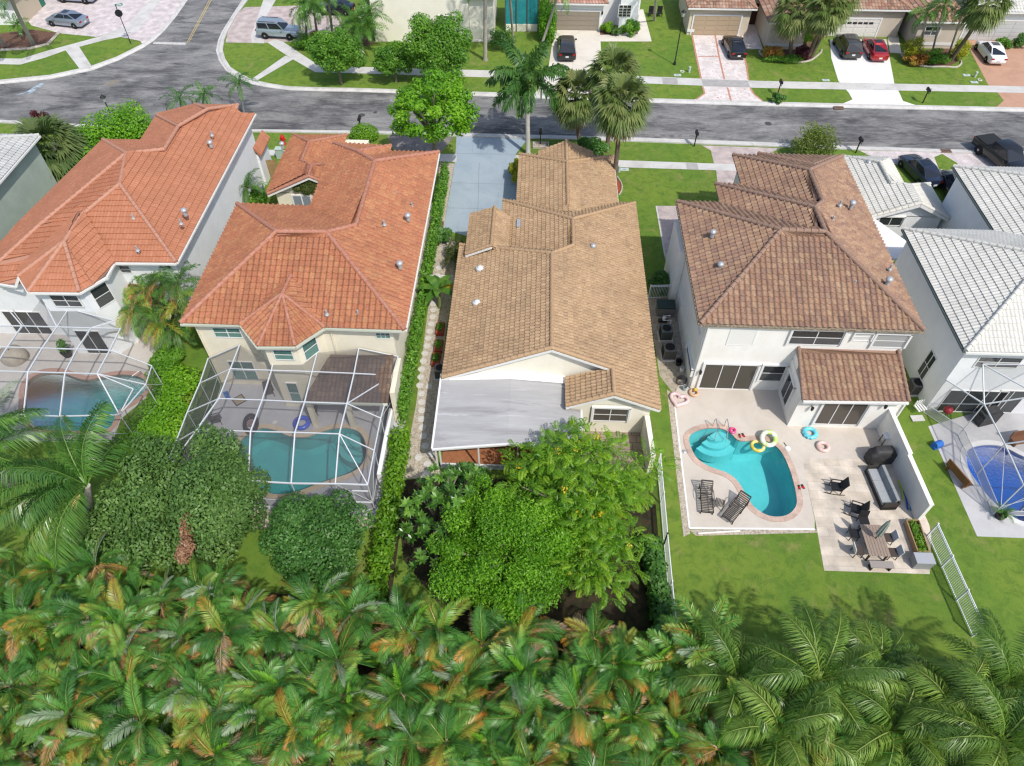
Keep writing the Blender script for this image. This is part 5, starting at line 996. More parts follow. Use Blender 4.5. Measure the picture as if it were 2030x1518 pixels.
tree('mailbox_shrub', 'small dark mound of leaves at the foot of a mailbox across the street', 'shrub', at(1541, 194, .5), (.75, .7, .6), 6, 1400, .17, L_deep, 41, trunk=0, part='foliage')
tree('ivy', 'dark ivy covering the gable of the red tiled garage', 'ivy', at(640, 365, 3), (1, 1, 1), 0, 6500, .16, M_leaf('ivy_leaf', [(.03, .06, .01), (.07, .10, .015), (.12, .13, .03)]), 42, blobs=[(*on_plane(a, b, (0, g1[1]+.15, 0), S_), r, .12, r) for a, b, r in ((600, 366, .4), (612, 359, .45), (625, 361, .5), (638, 366, .5), (606, 376, .45), (622, 373, .5), (638, 379, .5), (588, 374, .3), (644, 392, .5), (642, 406, .4), (630, 386, .3))], trunk=0, part='foliage', leafarg=dict(shell=.1, outward=.8))

# --- palms
class Fr:
    def __init__(s, seed): s.g = np.random.default_rng(seed); s.V = []; s.U = []; s.n = 0
    def frond(s, base, az, el, L, droop, npair=24, ll=.5, lw=.06, fwd=.6, vee=.25, hang=.15, hue=(.4, .2), bend=1.4, pet=.12, rach=.035, twist=0, plume=.1, tiphue=0):
        g = s.g; st = 9; ts = np.linspace(0, 1, st); e = el-droop*ts**bend; side_az = az+np.cumsum(g.normal()*.05*np.ones(st))*.3
        dirs = np.stack([np.cos(e)*np.cos(side_az), np.cos(e)*np.sin(side_az), np.sin(e)], 1); P = np.array(base)+np.concatenate([[np.zeros(3)], np.cumsum(dirs[:-1]*L/(st-1), axis=0)])
        tt = np.linspace(pet, 1.0, npair); P2 = np.stack([np.interp(tt, ts, P[:, i]) for i in range(3)], 1); D = unit(np.stack([np.interp(tt, ts, dirs[:, i]) for i in range(3)], 1))
        sd = unit(np.cross(D, [0, 0, 1.])); nn = np.cross(sd, D)
        if twist: sd, nn = sd*math.cos(twist)+nn*math.sin(twist), nn*math.cos(twist)-sd*math.sin(twist)
        prof = ll*(np.sin(np.pi*np.clip(.16+.80*(tt-pet)/(1-pet), 0, 1))**.6)
        for sg in (-1, 1):
            f = fwd+.35*(tt-pet)+g.normal(size=npair)*.05; q = unit(sd*sg*np.cos(f)[:, None]+D*np.sin(f)[:, None]+nn*(vee+g.normal(size=npair)*plume)[:, None]); l = (prof*(.9+.2*g.random(npair)))[:, None]
            tip = P2+q*l-np.array([0, 0, 1.])*hang*l**1.3; mid = P2+q*l*.5+D*lw*.5; mid2 = P2+q*l*.5-D*lw*.5
            s.V.append(np.stack([P2, mid, tip, mid2], 1).reshape(-1, 3)); h = np.clip(hue[0]+hue[1]*(g.random(npair)-.5)+tiphue*tt**2.2, .01, .99); s.U.append(np.repeat(np.stack([h, tt], 1), 4, axis=0))
        a = unit(np.cross(dirs, [0, 0, 1.]))*rach*(1-.8*ts)[:, None]; R_ = np.stack([P[:-1]-a[:-1], P[:-1]+a[:-1], P[1:]+a[1:], P[1:]-a[1:]], 1).reshape(-1, 3)+np.array([0, 0, .012])
        s.V.append(R_); s.U.append(np.full((len(R_), 2), min(.97, hue[0]+.28)))
    def fan(s, base, az, el, pl, r, nseg=22, hue=(.4, .2), spread=2.6, droop=.35):
        g = s.g; d = np.array([math.cos(el)*math.cos(az), math.cos(el)*math.sin(az), math.sin(el)]); sd = unit(np.cross(d, [0, 0, 1.])); nn = np.cross(sd, d); c = np.array(base)+d*pl
        w = sd*.025; s.V.append(np.array([base-w, base+w, c+w, c-w])); s.U.append(np.full((4, 2), .6))
        for k in range(nseg):
            a = (k/(nseg-1)-.5)*spread; q = d*math.cos(a)+sd*math.sin(a)+nn*(.10*(k % 2)-.05-.25*abs(a)); q = unit(q); L = r*(.8+.25*g.random())*(1-.12*abs(a)); b = unit(np.cross(q, nn)); m = c+q*L*.55
            tip = c+q*L-np.array([0, 0, droop*L*(.7+.6*g.random())]); ww = .045+.03*L; s.V.append(np.array([c, m+b*ww, tip, m-b*ww])); s.U.append(np.repeat([[np.clip(hue[0]+hue[1]*(g.random()-.5), .01, .99), 0]], 4, axis=0))
    def build(s, name, mat, parent, world=False):
        V = np.concatenate(s.V); return npobj(name, V, np.arange(len(V)).reshape(-1, 4), mat, parent, np.concatenate(s.U), world=world)
L_areca = M_leaf('thicket_palm_leaf', [(0.037, 0.117, 0.024), (0.057, 0.180, 0.031), (0.087, 0.253, 0.044), (0.136, 0.317, 0.052), (0.218, 0.360, 0.056), (0.310, 0.339, 0.052), (0.436, 0.296, 0.044), (0.539, 0.211, 0.035)], trans=.3, rough=.38, spec=.45)
L_dry = M_leaf('dry_palm_leaf', [(.26, .13, .05), (.46, .22, .05), (.30, .20, .11), (.50, .28, .07), (.42, .34, .26)], trans=.2, rough=.7)
L_new = M_leaf('young_palm_leaf', [(.12, .30, .02), (.20, .42, .03)], trans=.35)
L_pale = M_leaf('silvery_palm_leaf', [(.20, .28, .17), (.32, .40, .28)], trans=.2)
L_coco = M_leaf('coconut_leaf', [(0.051, 0.117, 0.022), (0.093, 0.190, 0.032), (0.166, 0.285, 0.049), (0.269, 0.381, 0.076), (0.393, 0.454, 0.130)], trans=.3, rough=.35, spec=.5)
L_royal = M_leaf('royal_leaf', [(.03, .09, .02), (.05, .14, .03), (.09, .20, .04), (.16, .28, .05)], trans=.25)
L_sabal = M_leaf('sabal_leaf', [(.07, .12, .03), (.12, .18, .045), (.19, .24, .08), (.27, .28, .12)], trans=.25)
L_thatch = M_leaf('sabal_thatch', [(.28, .17, .07), (.36, .22, .09), (.22, .14, .07)], trans=.1)
L_queen = M_leaf('queen_leaf', [(0.035, 0.104, 0.017), (0.063, 0.169, 0.025), (0.126, 0.273, 0.042), (0.224, 0.390, 0.070)], trans=.3, rough=.32, spec=.5)
f = Fr(41); g = np.random.default_rng(42); BB = np.array([b for b in B if b[2] > .5]); w_ = (BB[:, 3]*BB[:, 4])**1.0
for i in range(950):
    b_ = BB[g.choice(len(BB), p=w_/w_.sum())]; d = unit(g.normal(size=3)+[0, 0, .5]); q = b_[:3]+d*b_[3:]*g.uniform(.8, 1.05); az = math.atan2(d[1], d[0])+g.normal()*.6
    f.frond(q-[.0, 0, .0], az, g.uniform(-.1, .7), g.uniform(.55, .95), g.uniform(.8, 1.6), 11, .22, .07, hue=(g.uniform(.2, .9), .25), hang=.4, vee=0, rach=.008, pet=.05)
f.build('outer_sprays', L_cassia, tc, world=True)
def palm(kind, name, label, base, top, seed, group=None, mat=None, **k):
    base = np.array(base, float); top = np.array(top, float); t = thing(name, label, 'palm', base, 0, group); g = np.random.default_rng(seed); f = Fr(seed); dry = Fr(seed+1); nd_ = 0
    tr = k.get('tr', .16); mb = MB(); mid = (base+top)/2+np.array([g.normal()*.05, g.normal()*.05, 0]); mb.tube([base-[0, 0, .1], base+(top-base)*.04, mid, top], [tr*1.5, tr*1.1, tr, tr*.85], 10); mb.build('trunk', k.get('bark', m_palmtrunk), t, world=True, smooth=True)
    L = k.get('L', 2.6); n = k.get('n', 16)
    if kind == 'feather':
        np_, lw_ = int(k.get('np', 26)*1.35), k.get('lw', .06)*1.25
        for i in range(n):
            el = k.get('e1', 1.25)-(k.get('e1', 1.25)-k.get('e0', -.1))*(i/n)**.8; az = k['azs'][0]+(k['azs'][1]-k['azs'][0])*((i*.618) % 1) if 'azs' in k else i*2.4+g.normal()*.2
            f.frond(top, az, el+g.normal()*.1, L*g.uniform(.85, 1.1), k.get('droop', 1.2)*g.uniform(.8, 1.2), np_, k.get('ll', .5), lw_, plume=k.get('plume', .25), hang=k.get('hang', .3), hue=(g.uniform(.25, .7), .25), vee=k.get('vee', .15), twist=g.normal()*.25)
        for i in range(k.get('dry', 0)): nd_ += 1; dry.frond(top, g.random()*6.3, g.uniform(-.5, .2), L*.85, 1.2, k.get('np', 26), k.get('ll', .5)*.9, k.get('lw', .06)*.7, hang=.5, hue=(g.random(), .3))
    elif kind == 'fan':
        for i in range(n):
            el = 1.35-2.3*(i/n)**.9; az = i*2.4+g.normal()*.2; f.fan(top+[0, 0, .1], az, el, L*.5*g.uniform(.8, 1.1), L*.62, hue=(g.uniform(.2, .8), .3))
        for i in range(k.get('dry', 14)): nd_ += 1; dry.fan(top-[0, 0, .25], g.random()*6.3, g.uniform(-1.4, -.75), L*.4, L*.55, 14, hue=(g.random(), .3))
    f.build('crown', mat, t, world=True)
    if nd_: dry.build('dry_fronds', k.get('drymat', L_dry), t, world=True)
    if k.get('shaft'): MB().tube([top-[0, 0, 1.5], top-[0, 0, .7], top+[0, 0, .2]], [.16, .15, .07], 10).build('crownshaft', M('green_crownshaft', (.12, .26, .05), .5), t, world=True, smooth=True)
    return t
def by_base(bx, by, tx, ty):
    b = at(bx, by); z = zfor(tx, ty, b[1]); q = at(tx, ty, z); return b, q
b, q = by_base(1047, 306, 1046, 160); palm('feather', 'royal_palm', 'tall royal palm with a smooth grey-white trunk beside the blue driveway', b, q, 51, mat=L_royal, bark=M('royal_trunk', (.52, .50, .46), .8, (.42, .40, .36), 3), tr=.2, L=3.7, n=18, e1=1.4, e0=-.5, droop=1.2, ll=.85, lw=.13, np=60, hang=.6, shaft=True, vee=.2, plume=.5)
for i, (bx, by, tx, ty, lab) in enumerate(((1150, 296, 1142, 192, 'stocky fan palm directly right of the royal palm'), (1203, 300, 1218, 148, 'fan palm standing farthest back of the three by the near kerb'), (1214, 392, 1232, 205, 'fan palm in front, its bare trunk running down beside the tan roof'))):
    b, q = by_base(bx, by, tx, ty); palm('fan', 'cabbage_palm', lab, b, q, 60+i*3, mat=L_sabal, L=2.55, n=54, tr=.19, dry=22, drymat=L_thatch, bark=m_bark2)
for i, (bx, by, tx, ty, lab, L) in enumerate(((362, 262, 357, 196, 'feathery palm leftmost of the three behind the coral roof', 2.0), (398, 258, 404, 190, 'low arching palm behind the peak of the coral roof', 1.9), (486, 238, 474, 166, 'slim palm at the right end of the coral roof', 1.9))):
    b, q = by_base(bx, by, tx, ty); palm('feather', 'small_palm', lab, b, q, 70+i*3, mat=L_royal, L=L, n=13, e1=1.2, e0=-.2, droop=1.5, ll=.42, lw=.05, np=24, tr=.08)
b = at(112, 352); palm('fan', 'clustering_fan_palm', 'wide bushy fan palm between the coral house and the grey-white roof', b, at(100, 300, 3.0), 80, mat=M_leaf('blue_fan_leaf', [(.05, .10, .035), (.10, .16, .05), (.16, .22, .09), (.22, .27, .08)]), L=3.4, n=70, dry=8, tr=.16, bark=m_bark2)
for i, (bx, by, tx, ty, lab) in enumerate(((492, 420, 490, 372, 'small feathery palm beside the white wall and the red garage roof'), (438, 470, 432, 440, 'small palm half way along the white wall of the coral house'), (428, 515, 424, 488, 'low palm nearest the viewer along the white wall of the coral house'))):
    b, q = by_base(bx, by, tx, ty); q[2] = max(q[2], 1.2); palm('feather', 'small_palm', lab, b, q, 90+i*3, mat=L_royal, L=2.3, n=17, e1=1.3, e0=-.2, droop=1.5, ll=.38, lw=.05, np=22, tr=.06, dry=1)
# clumping palm between the two left houses: each stem a palm
for i, (bx, by, tx, ty) in enumerate(((330, 640, 318, 545), (318, 650, 285, 575), (338, 655, 350, 560), (326, 665, 300, 610), (345, 668, 362, 600), (312, 672, 262, 615), (335, 680, 318, 640), (350, 685, 345, 650))):
    b, q = by_base(bx, by, tx, ty); q[2] = max(1.6, q[2]); palm('feather', 'areca_palm', 'stem of the tangled palm clump with browned fronds beside the white bay', b, q, 100+i*3, 'stems of the tangled palm clump', mat=L_royal if i in (0, 2, 3, 7) else L_areca, L=2.3, n=11, e1=1.2, e0=-.3, droop=1.6, ll=.45, lw=.055, np=26, tr=.09, dry=2, bark=m_bark2)
for i, (a, b, z, r, lab) in enumerate(((505, 395, .8, (1.0, 1.2, 1.0), 'green shrubs between the trash bin and the white side wall'), (445, 470, .7, (.9, 1.6, .9), 'dark green shrubs half way along the white side wall'), (418, 540, .7, (.8, 1.5, .9), 'green shrubs at the near end of the white side wall'))):
    tree('garden_shrub', lab, 'shrub', at(a, b, z), r, 9, 2200, .22, L_mid if i != 1 else L_deep, 740+i, trunk=0, part='foliage')
tree('undergrowth', 'leafy undergrowth at the foot of the tangled palm clump', 'shrub', at(330, 715, .5), (1.3, 1.4, .8), 9, 3200, .22, L_mid, 43, trunk=0, part='foliage')
b = at(185, 1052); tq = palm('feather', 'queen_palm', 'large drooping palm with a yellow flower spathe at the left edge', b, at(172, 962, 5.0), 120, mat=L_queen, azs=(1.3, 4.9), L=4.7, n=19, e1=1.25, e0=-.15, droop=1.45, ll=1.0, lw=.05, np=58, hang=.9, plume=.25, tr=.2, vee=.05)
p = at(162, 985, 5.2); f = Fr(2); 
for i in range(16): f.frond(p+[0, 0, .2], 3.6+i*.06, -.6+.05*(i % 4), 1.3, .8, 12, .14, .05, hue=(.5, .4))
f.build('flower_spathe', L_yellow if False else M_leaf('spathe', [(.60, .42, .16), (.70, .52, .24)], trans=.1), tq, world=True)
b = at(20, 960); palm('feather', 'queen_palm', 'second drooping palm cut off by the left edge', b, at(-40, 900, 5.2), 123, mat=L_queen, L=5.0, n=16, e1=1.2, e0=-.2, droop=1.3, ll=.85, lw=.06, np=48, hang=.75, tr=.2)
b = at(10, 850); palm('feather', 'silver_palm', 'pale silvery palm at the left edge of the pool terrace', b, at(-25, 835, 2.5), 126, mat=L_pale, L=2.8, n=14, e1=1.2, e0=0, droop=1.1, ll=.6, lw=.05, np=30, tr=.12)
# coconut palms lower right
for i, (bx, by, tx, ty, z, lab, L) in enumerate(((1640, 1430, 1622, 1350, 3.9, 'coconut palm with wide arching fronds below the patio corner', 3.9), (2010, 1420, 1990, 1372, 4.3, 'coconut palm leaning over the end of the slanting picket fence', 3.7), (2000, 1560, 1985, 1470, 4.8, 'coconut palm at the lower right corner', 4.0), (1790, 1520, 1770, 1450, 3.2, 'dark coconut palm between the two big ones at lower right', 3.6), (1470, 1400, 1460, 1345, 3.4, 'low coconut palm left of the wide arching one', 3.0), (1545, 1510, 1540, 1450, 3.4, 'coconut palm at the bottom edge below the wide arching one', 3.4), (1880, 1480, 1872, 1420, 3.6, 'coconut palm filling the gap left of the lower right corner', 3.4), (1740, 1370, 1735, 1330, 2.8, 'young coconut palm right of the wide arching one', 2.8))):
    palm('feather', 'coconut_palm', lab, at(bx, by), at(tx, ty, z), 130+i*4, mat=L_coco, L=L, n=24, e1=1.4, e0=-.4, droop=1.7, ll=.85, lw=.042, np=66, hang=.75, tr=.17, dry=1, vee=.1, plume=.22)
# --- the thicket along the near edge: every palm its own, from a few grown kinds
kinds = []
for v in range(12):
    g = np.random.default_rng(200+v); t = thing('thicket_palm', 'feathery palm crowded into the dense thicket along the near edge', 'palm', (0, 0, 0), 0, 'palms of the dense thicket along the near edge'); f = Fr(300+v); dr = Fr(400+v); nw = Fr(500+v); pl = Fr(600+v); hh = 3.4
    MB().tube([(0, 0, -.1), (.05, .02, hh*.5), (0, 0, hh)], [.09, .075, .06], 7).build('trunk', m_bark2, t, smooth=True); n = 11
    for i in range(n):
        el = 1.35-.95*(i/n); az = i*2.4+g.normal()*.3; r_ = g.random(); hu = g.uniform(.03, .42) if r_ < .86 else g.uniform(.45, .7); f.frond(np.array([0, 0, hh-.25]), az, el, g.uniform(1.7, 2.5), g.uniform(1.1, 2.3), 54, .56, .042, fwd=.68, vee=g.uniform(.0, .5), hang=.3, hue=(hu, .16), twist=g.normal()*.7, rach=.028, plume=.07, tiphue=g.choice([0, 0, 0, .2, .55]), bend=1.8, pet=.22)
    for i in range(4 + v % 3): dr.frond(np.array([0, 0, hh-.05]), g.random()*6.3, g.uniform(-.3, .6), g.uniform(1.6, 2.2), 1.3, 30, .48, .06, hang=.4, hue=(g.random(), .3), twist=g.normal()*.5)
    if v % 4 == 0: nw.frond(np.array([0, 0, hh]), g.random()*6.3, 1.2, 1.9, .7, 30, .4, .08, fwd=.9, vee=.5, hue=(.5, .4)); nw.build('young_frond', L_new, t)
    if v % 2 == 1: pl.frond(np.array([0, 0, hh]), g.random()*6.3, 1.1, 2.0, 1.5, 44, .5, .06, twist=1.2, hue=(.5, .8)); pl.build('pale_frond', L_pale, t)
    f.build('crown', L_areca, t); dr.build('dry_fronds', L_dry, t); kinds.append([t, [False]])
spots = []; g = np.random.default_rng(77)
for row, py in enumerate(np.linspace(1150, 1570, 13)):
    a = at(-60, py); b_ = at(2080, py); n = int(np.linalg.norm(b_-a)/1.42)
    for i in range(n+1):
        s = (i+.5*(row % 2)+g.uniform(-.3, .3))/n; p = a+(b_-a)*s; pxl = -60+2140*s; lim = np.interp(pxl, [-60, 0, 420, 560, 760, 900, 1330, 1420, 1560, 1700, 2100], [1130, 1145, 1165, 1200, 1225, 1245, 1290, 1320, 1380, 1460, 1470])
        if py < lim+25: continue
        spots.append((p[0]+g.normal()*.2, p[1]+g.normal()*.25, pxl))
for i, (x, y, _) in enumerate(spots):
    k = kinds[g.integers(len(kinds))]; o = place(k[0], k[1], (x, y, g.uniform(-.5, .35)), g.random()*6.28, scale=g.uniform(.60, 1.02)); o.rotation_euler.x = g.normal()*.12; o.rotation_euler.y = g.normal()*.12
for k in kinds:
    if not k[1][0]:
        for ch in list(k[0].children): bpy.data.objects.remove(ch)
        bpy.data.objects.remove(k[0])

# scattered palms at the thicket's upper right
for i, (a, b_, s) in enumerate(((1395, 1285, 'dark palm rising above the thicket next to the lawn'), (1345, 1330, 'palm with ragged fronds at the corner of the leafy backyard'))):
    palm('feather', 'small_palm', s, at(a, b_+40), at(a, b_-20, 3.0), 700+i*3, mat=L_areca, L=2.3, n=16, e1=1.3, e0=-.2, droop=1.3, ll=.5, lw=.06, np=28, tr=.08, dry=2)
# banana plant
t = thing('banana_plant', 'banana plant with broad leaves by the white picket gate', 'plant', at(872, 610)); f = Fr(31)
mb = MB(); b = at(872, 610); mb.tube([b, b+[.05, 0, 1.0], b+[0, 0, 1.9]], [.13, .11, .07], 9); mb.build('stem', M('banana_stem', (.16, .20, .07), .6), t, world=True, smooth=True)
VV = []; UU = []; g = np.random.default_rng(4)
for k in range(9):
    az = k*2.4; el = 1.2-.11*k; L = 1.8; o = b+[0, 0, 1.8]; d = np.array([math.cos(az), math.sin(az)]); s = np.array([-d[1], d[0], 0]); pr = None
    for j in range(7):
        q = j/6; r = L*q*math.cos(el*(1-q*.3)); z = L*(math.sin(el)*q-.55*q*q); c = o+np.array([d[0]*r, d[1]*r, z]); w = .30*math.sin(math.pi*min(1, .12+q*.86))
        cur = (c-s*w+[0, 0, .08*w], c, c+s*w+[0, 0, .08*w])
        if pr: VV += [pr[0], pr[1], cur[1], cur[0], pr[1], pr[2], cur[2], cur[1]]; UU += [(.95 if k == 8 else g.uniform(.2, .7), 0)]*8
        pr = cur
npobj('leaves', np.array(VV), np.arange(len(VV)).reshape(-1, 4), M_leaf('banana_leaf', [(.03, .10, .015), (.06, .16, .02), (.10, .22, .03), (.45, .34, .03)], trans=.3), t, np.array(UU), world=True)
# ================================================================ HOUSES ACROSS THE STREET
def far_house(label, wall, roofm, capm, blocks, loc, eave=3.0, pitch=.42, tile=(.34, .45, .05, .05)):
    """blocks: (front-left px, front-right px, depth, eave, gables)"""
    h = thing('house', label, 'house', (*at(*loc)[:2], 0)); rf = Roof(tile); mb = MB(); out = []
    for a, b, dep, ze, gb in blocks:
        p, q = at(*a), at(*b); y = (p[1]+q[1])/2; hip_block(rf, p[0]-.45, y-.45, q[0]+.45, y+dep+.45, ze, pitch, gb); mb.prism([(p[0], y), (q[0], y), (q[0], y+dep), (p[0], y+dep)], 0, ze-.06); out.append((p[0], q[0], y))
        gutter(h, [V3(p[0]-.45, y-.5, ze), V3(q[0]+.45, y-.5, ze)], m_gutw, .14)
    rf.build(h, roofm, capm); mb.build('wall', wall, h, world=True); return h, out
def garage_door(h, y, a, b, mat, rows=4, cols=4, lights=False):
    P, Q = on_plane(*a, (0, y, 0), S_), on_plane(*b, (0, y, 0), S_); x0, x1 = sorted((P[0], Q[0])); z1 = max(P[2], Q[2]); w = x1-x0
    mb = MB(); mb.obox((x0, y-.02, .02), (w, 0, 0), (0, -.03, 0), (0, 0, z1-.02)); d = mb.build('garage_door', mat, h, world=True); mb = MB()
    for r in range(rows):
        for c in range(cols): mb.obox((x0+w*(c+.06)/cols, y-.05, .02+(z1-.02)*(r+.10)/rows), (w*.88/cols, 0, 0), (0, -.025, 0), (0, 0, (z1-.02)*.8/rows))
    mb.build('raised_panels', mat, d, world=True)
    mb = MB(); mb.obox((x0-.15, y-.005, 0), (.15, 0, 0), (0, -.09, 0), (0, 0, z1+.15)); mb.obox((x1, y-.005, 0), (.15, 0, 0), (0, -.09, 0), (0, 0, z1+.15)); mb.obox((x0, y-.005, z1), (w, 0, 0), (0, -.09, 0), (0, 0, .15)); mb.build('door_frame', m_frame, h, world=True)
m_rf = M_roof('mixed_tile', [(.36, .20, .13), (.28, .14, .10), (.42, .28, .20), (.20, .12, .09), (.46, .33, .25)], stain=.2); m_rfc = M('mixed_ridge', (.38, .24, .17), .8, (.30, .18, .13), 4, world=True)
m_rd = M_roof('dark_mixed_tile', [(.17, .10, .08), (.11, .075, .06), (.24, .14, .10), (.08, .06, .05)], stain=.3); m_rp = M_roof('pink_tile', [(.46, .26, .20), (.40, .22, .17), (.52, .31, .25)], stain=.15)
m_wc = M('warm_cream_wall', (.86, .82, .72), .85, (.80, .76, .66), .8, world=True); m_wt = M('tan_wall', (.64, .56, .44), .85, (.58, .50, .39), .8, world=True); m_wb = M('beige_wall', (.56, .49, .41), .85, (.50, .44, .36), .8, world=True)
h, o = far_house('cream house with small gridded windows and no door on the side facing the street', m_wc, m_rf, m_rfc, [((744, 83), (932, 84), 11, 6.3, ''), ((932.5, 84), (978, 84), 8, 4.9, '')], (860, 83)); y = o[0][2]
window(h, (0, y, 0), S_, (819, 31), (834, 54), 4, 5, m_glass, bar=.07, name='gridded_window'); window(h, (0, y, 0), S_, (869, 31), (902, 50), 7, 4, m_glass, bar=.07, name='gridded_window')
p = at(950, 84); MB().box((p[0], y-.05, .35), (2.9, .08, .12)).build('wall_band', m_frame, h, world=True)
h, o = far_house('white house with a grey-brown garage door and a pinkish roof at the cream driveway', m_w5, m_rp, m_rfc, [((1094, 59), (1192, 60), 9, 3.05, ''), ((1192.5, 60), (1262, 40), 9, 4.3, '')], (1150, 60)); y = o[0][2]
garage_door(h, y, (1102, 21), (1186, 59), M('taupe_door', (.26, .225, .18), .6)); MB().prism([(at(1222, 52)[0], y-1.0), (at(1256, 52)[0], y-1.0), (at(1256, 52)[0], o[1][2]+.2), (at(1222, 52)[0], o[1][2]+.2)], 0, 3.9).build('bay', m_w5, h, world=True)
window(h, (0, y-1.0, 0), S_, (1228, 10), (1249, 33), 3, 4, m_glass, name='gridded_window'); p = on_plane(1194, 24, (0, y, 0), S_); MB().lathe(p+[0, -.15, -.2], [(.05, 0), (.1, .1), (.1, .3), (.02, .4)], 8).build('wall_lamp', m_blk, h, world=True)
h, o = far_house('tan house with a tan garage door at the brick-bordered driveway', m_wt, m_rf, m_rfc, [((1361, 69), (1478, 70), 8, 3.05, ''), ((1516, 97), (1588, 98), 12, 3.0, 'n')], (1420, 69)); y = o[0][2]
garage_door(h, y, (1377, 30), (1461, 69), M('tan_door', (.40, .31, .21), .6)); y2 = o[1][2]; window(h, (0, y2, 0), S_, (1551, 48), (1572, 63), 1, 2, sur=.1)
MB().prism([(o[0][1]-.2, y+3), (o[1][0]+.2, y+3), (o[1][0]+.2, y+8), (o[0][1]-.2, y+8)], 0, 3.0).build('entry_wall', m_wt, h, world=True); MB().obox((o[0][1]+.5, y+2.97, 0), (1.2, 0, 0), (0, -.05, 0), (0, 0, 2.3)).build('front_door', M('dark_red_door', (.06, .025, .02), .5), h, world=True)
MB().obox((o[1][0]+.0, y2-.03, .35), (o[1][1]-o[1][0], 0, 0), (0, -.03, 0), (0, 0, .3)).build('wall_band', m_frame, h, world=True); MB().obox((o[0][0]-.02, y-.05, .35), (.8, 0, 0), (0, -.04, 0), (0, 0, .3)).build('wall_band', m_frame, h, world=True)
h, o = far_house('beige house with a white arched-light garage door behind the dark and red cars', m_wb, m_rf, m_rfc, [((1630, 72), (1775, 73), 8, 3.1, ''), ((1805, 95), (1890, 96), 12, 3.0, 'n')], (1690, 72)); y = o[0][2]
garage_door(h, y, (1648, 36), (1734, 70), M('white_door', (.66, .64, .60), .6)); y2 = o[1][2]; window(h, (0, y2, 0), S_, (1837, 53), (1857, 69), 2, 2, sur=.1)
P = on_plane(1648, 40, (0, y, 0), S_); Q = on_plane(1734, 40, (0, y, 0), S_); mb = MB()
for k in range(8): mb.obox((P[0]+(Q[0]-P[0])*(k+.12)/8, y-.10, P[2]-.32), ((Q[0]-P[0])*.76/8, 0, 0), (0, .03, 0), (0, 0, .22))
mb.build('door_lights', m_glass, h, world=True); MB().prism([(o[0][1]-.3, y+2.5), (o[1][0]+.2, y+2.5), (o[1][0]+.2, y+8), (o[0][1]-.3, y+8)], 0, 4.2).build('entry_wall', m_wb, h, world=True); MB().obox((o[0][1]+.3, y+2.47, 0), (1.1, 0, 0), (0, -.05, 0), (0, 0, 2.3)).build('front_door', M('brown_door', (.07, .04, .025), .5), h, world=True)
MB().obox((o[1][0], y2-.03, .35), (o[1][1]-o[1][0], 0, 0), (0, -.03, 0), (0, 0, .3)).build('wall_band', m_frame, h, world=True)
h, o = far_house('white house with a pale grey garage door at the orange driveway', m_w5, m_rw, m_rwc, [((1905, 78), (2055, 82), 9, 3.2, '')], (1970, 79)); y = o[0][2]; garage_door(h, y, (1920, 40), (2024, 79), M('pale_grey_door', (.50, .50, .50), .6), 5, 4)
h = thing('house', 'white house with a beige side wall and green door at the top left corner', 'house', at(30, 50)); c = at(49, 49); d = at(84, 14)-c; mb = MB(); mb.prism([(c[0], c[1]), (c[0]+d[0], c[1]+d[1]), (c[0]-14, c[1]+d[1]), (c[0]-14, c[1]-.6)], 0, 3.1); mb.build('wall', m_w5, h, world=True)
nn = np.array([d[1], -d[0], 0]); nn /= np.linalg.norm(nn); MB().obox(c+d*.04+nn*.01, d*.92, nn*.05, (0, 0, 2.6)).build('garage_door', M('sand_door', (.52, .44, .33), .6), h, world=True); MB().obox(c+d*.98+nn*.01, d*.2, nn*.06, (0, 0, 2.4)).build('side_door', M('green_door', (.03, .16, .11), .5), h, world=True)
rf = Roof((.34, .45, .05, .05)); hip_block(rf, c[0]-15, c[1]-.9, c[0]+.4, c[1]+9, 3.15, .42); rf.build(h, m_rf, m_rfc); p = c+[-.9, -.62, 1.9]; MB().lathe(p, [(.06, 0), (.12, .12), (.12, .36), (.02, .5)], 8).build('wall_lamp', m_blk, h, world=True)
# teal screened porch between the cream and the white house
t = thing('screened_porch', 'teal screened porch between the cream house and the white house', 'porch', at(1030, 60)); p, q = at(1002, 62), at(1066, 62); m_teal = M('teal_screen', (.03, .27, .30), .4, (.02, .2, .23), 2)
for k in range(3):
    a = p+(q-p)*k/3; MB().obox(a+[0, .05, .8], (q-p)/3, [0, .03, 0], [0, 0, 2.6]).build('screen_panel', m_teal, t, world=True)
for k in range(4): a = p+(q-p)*k/3; MB().bar(a, a+[0, 0, 3.5], .1).build('post', M('bronze_frame', (.08, .07, .065), .5), t, world=True)
MB().obox(p, q-p, [0, .25, 0], [0, 0, .8]).build('low_wall', m_wc, t, world=True); MB().obox(p+[0, 0, 3.5], q-p, [0, 4, .3], [0, 0, .1]).build('roof', MATS['bronze_frame'], t, world=True)
tree('tall_hedge', 'tall narrow clipped hedge left of the grey-brown garage door', 'hedge', at(1082, 60, 1.5), (1, 1, 1), 0, 6000, .24, L_bright, 60, blobs=hedge_boxblobs(at(1086, 84)[:2], at(1082, 52)[:2], 1.8, 3.3, .9, 60), trunk=0, part='foliage')
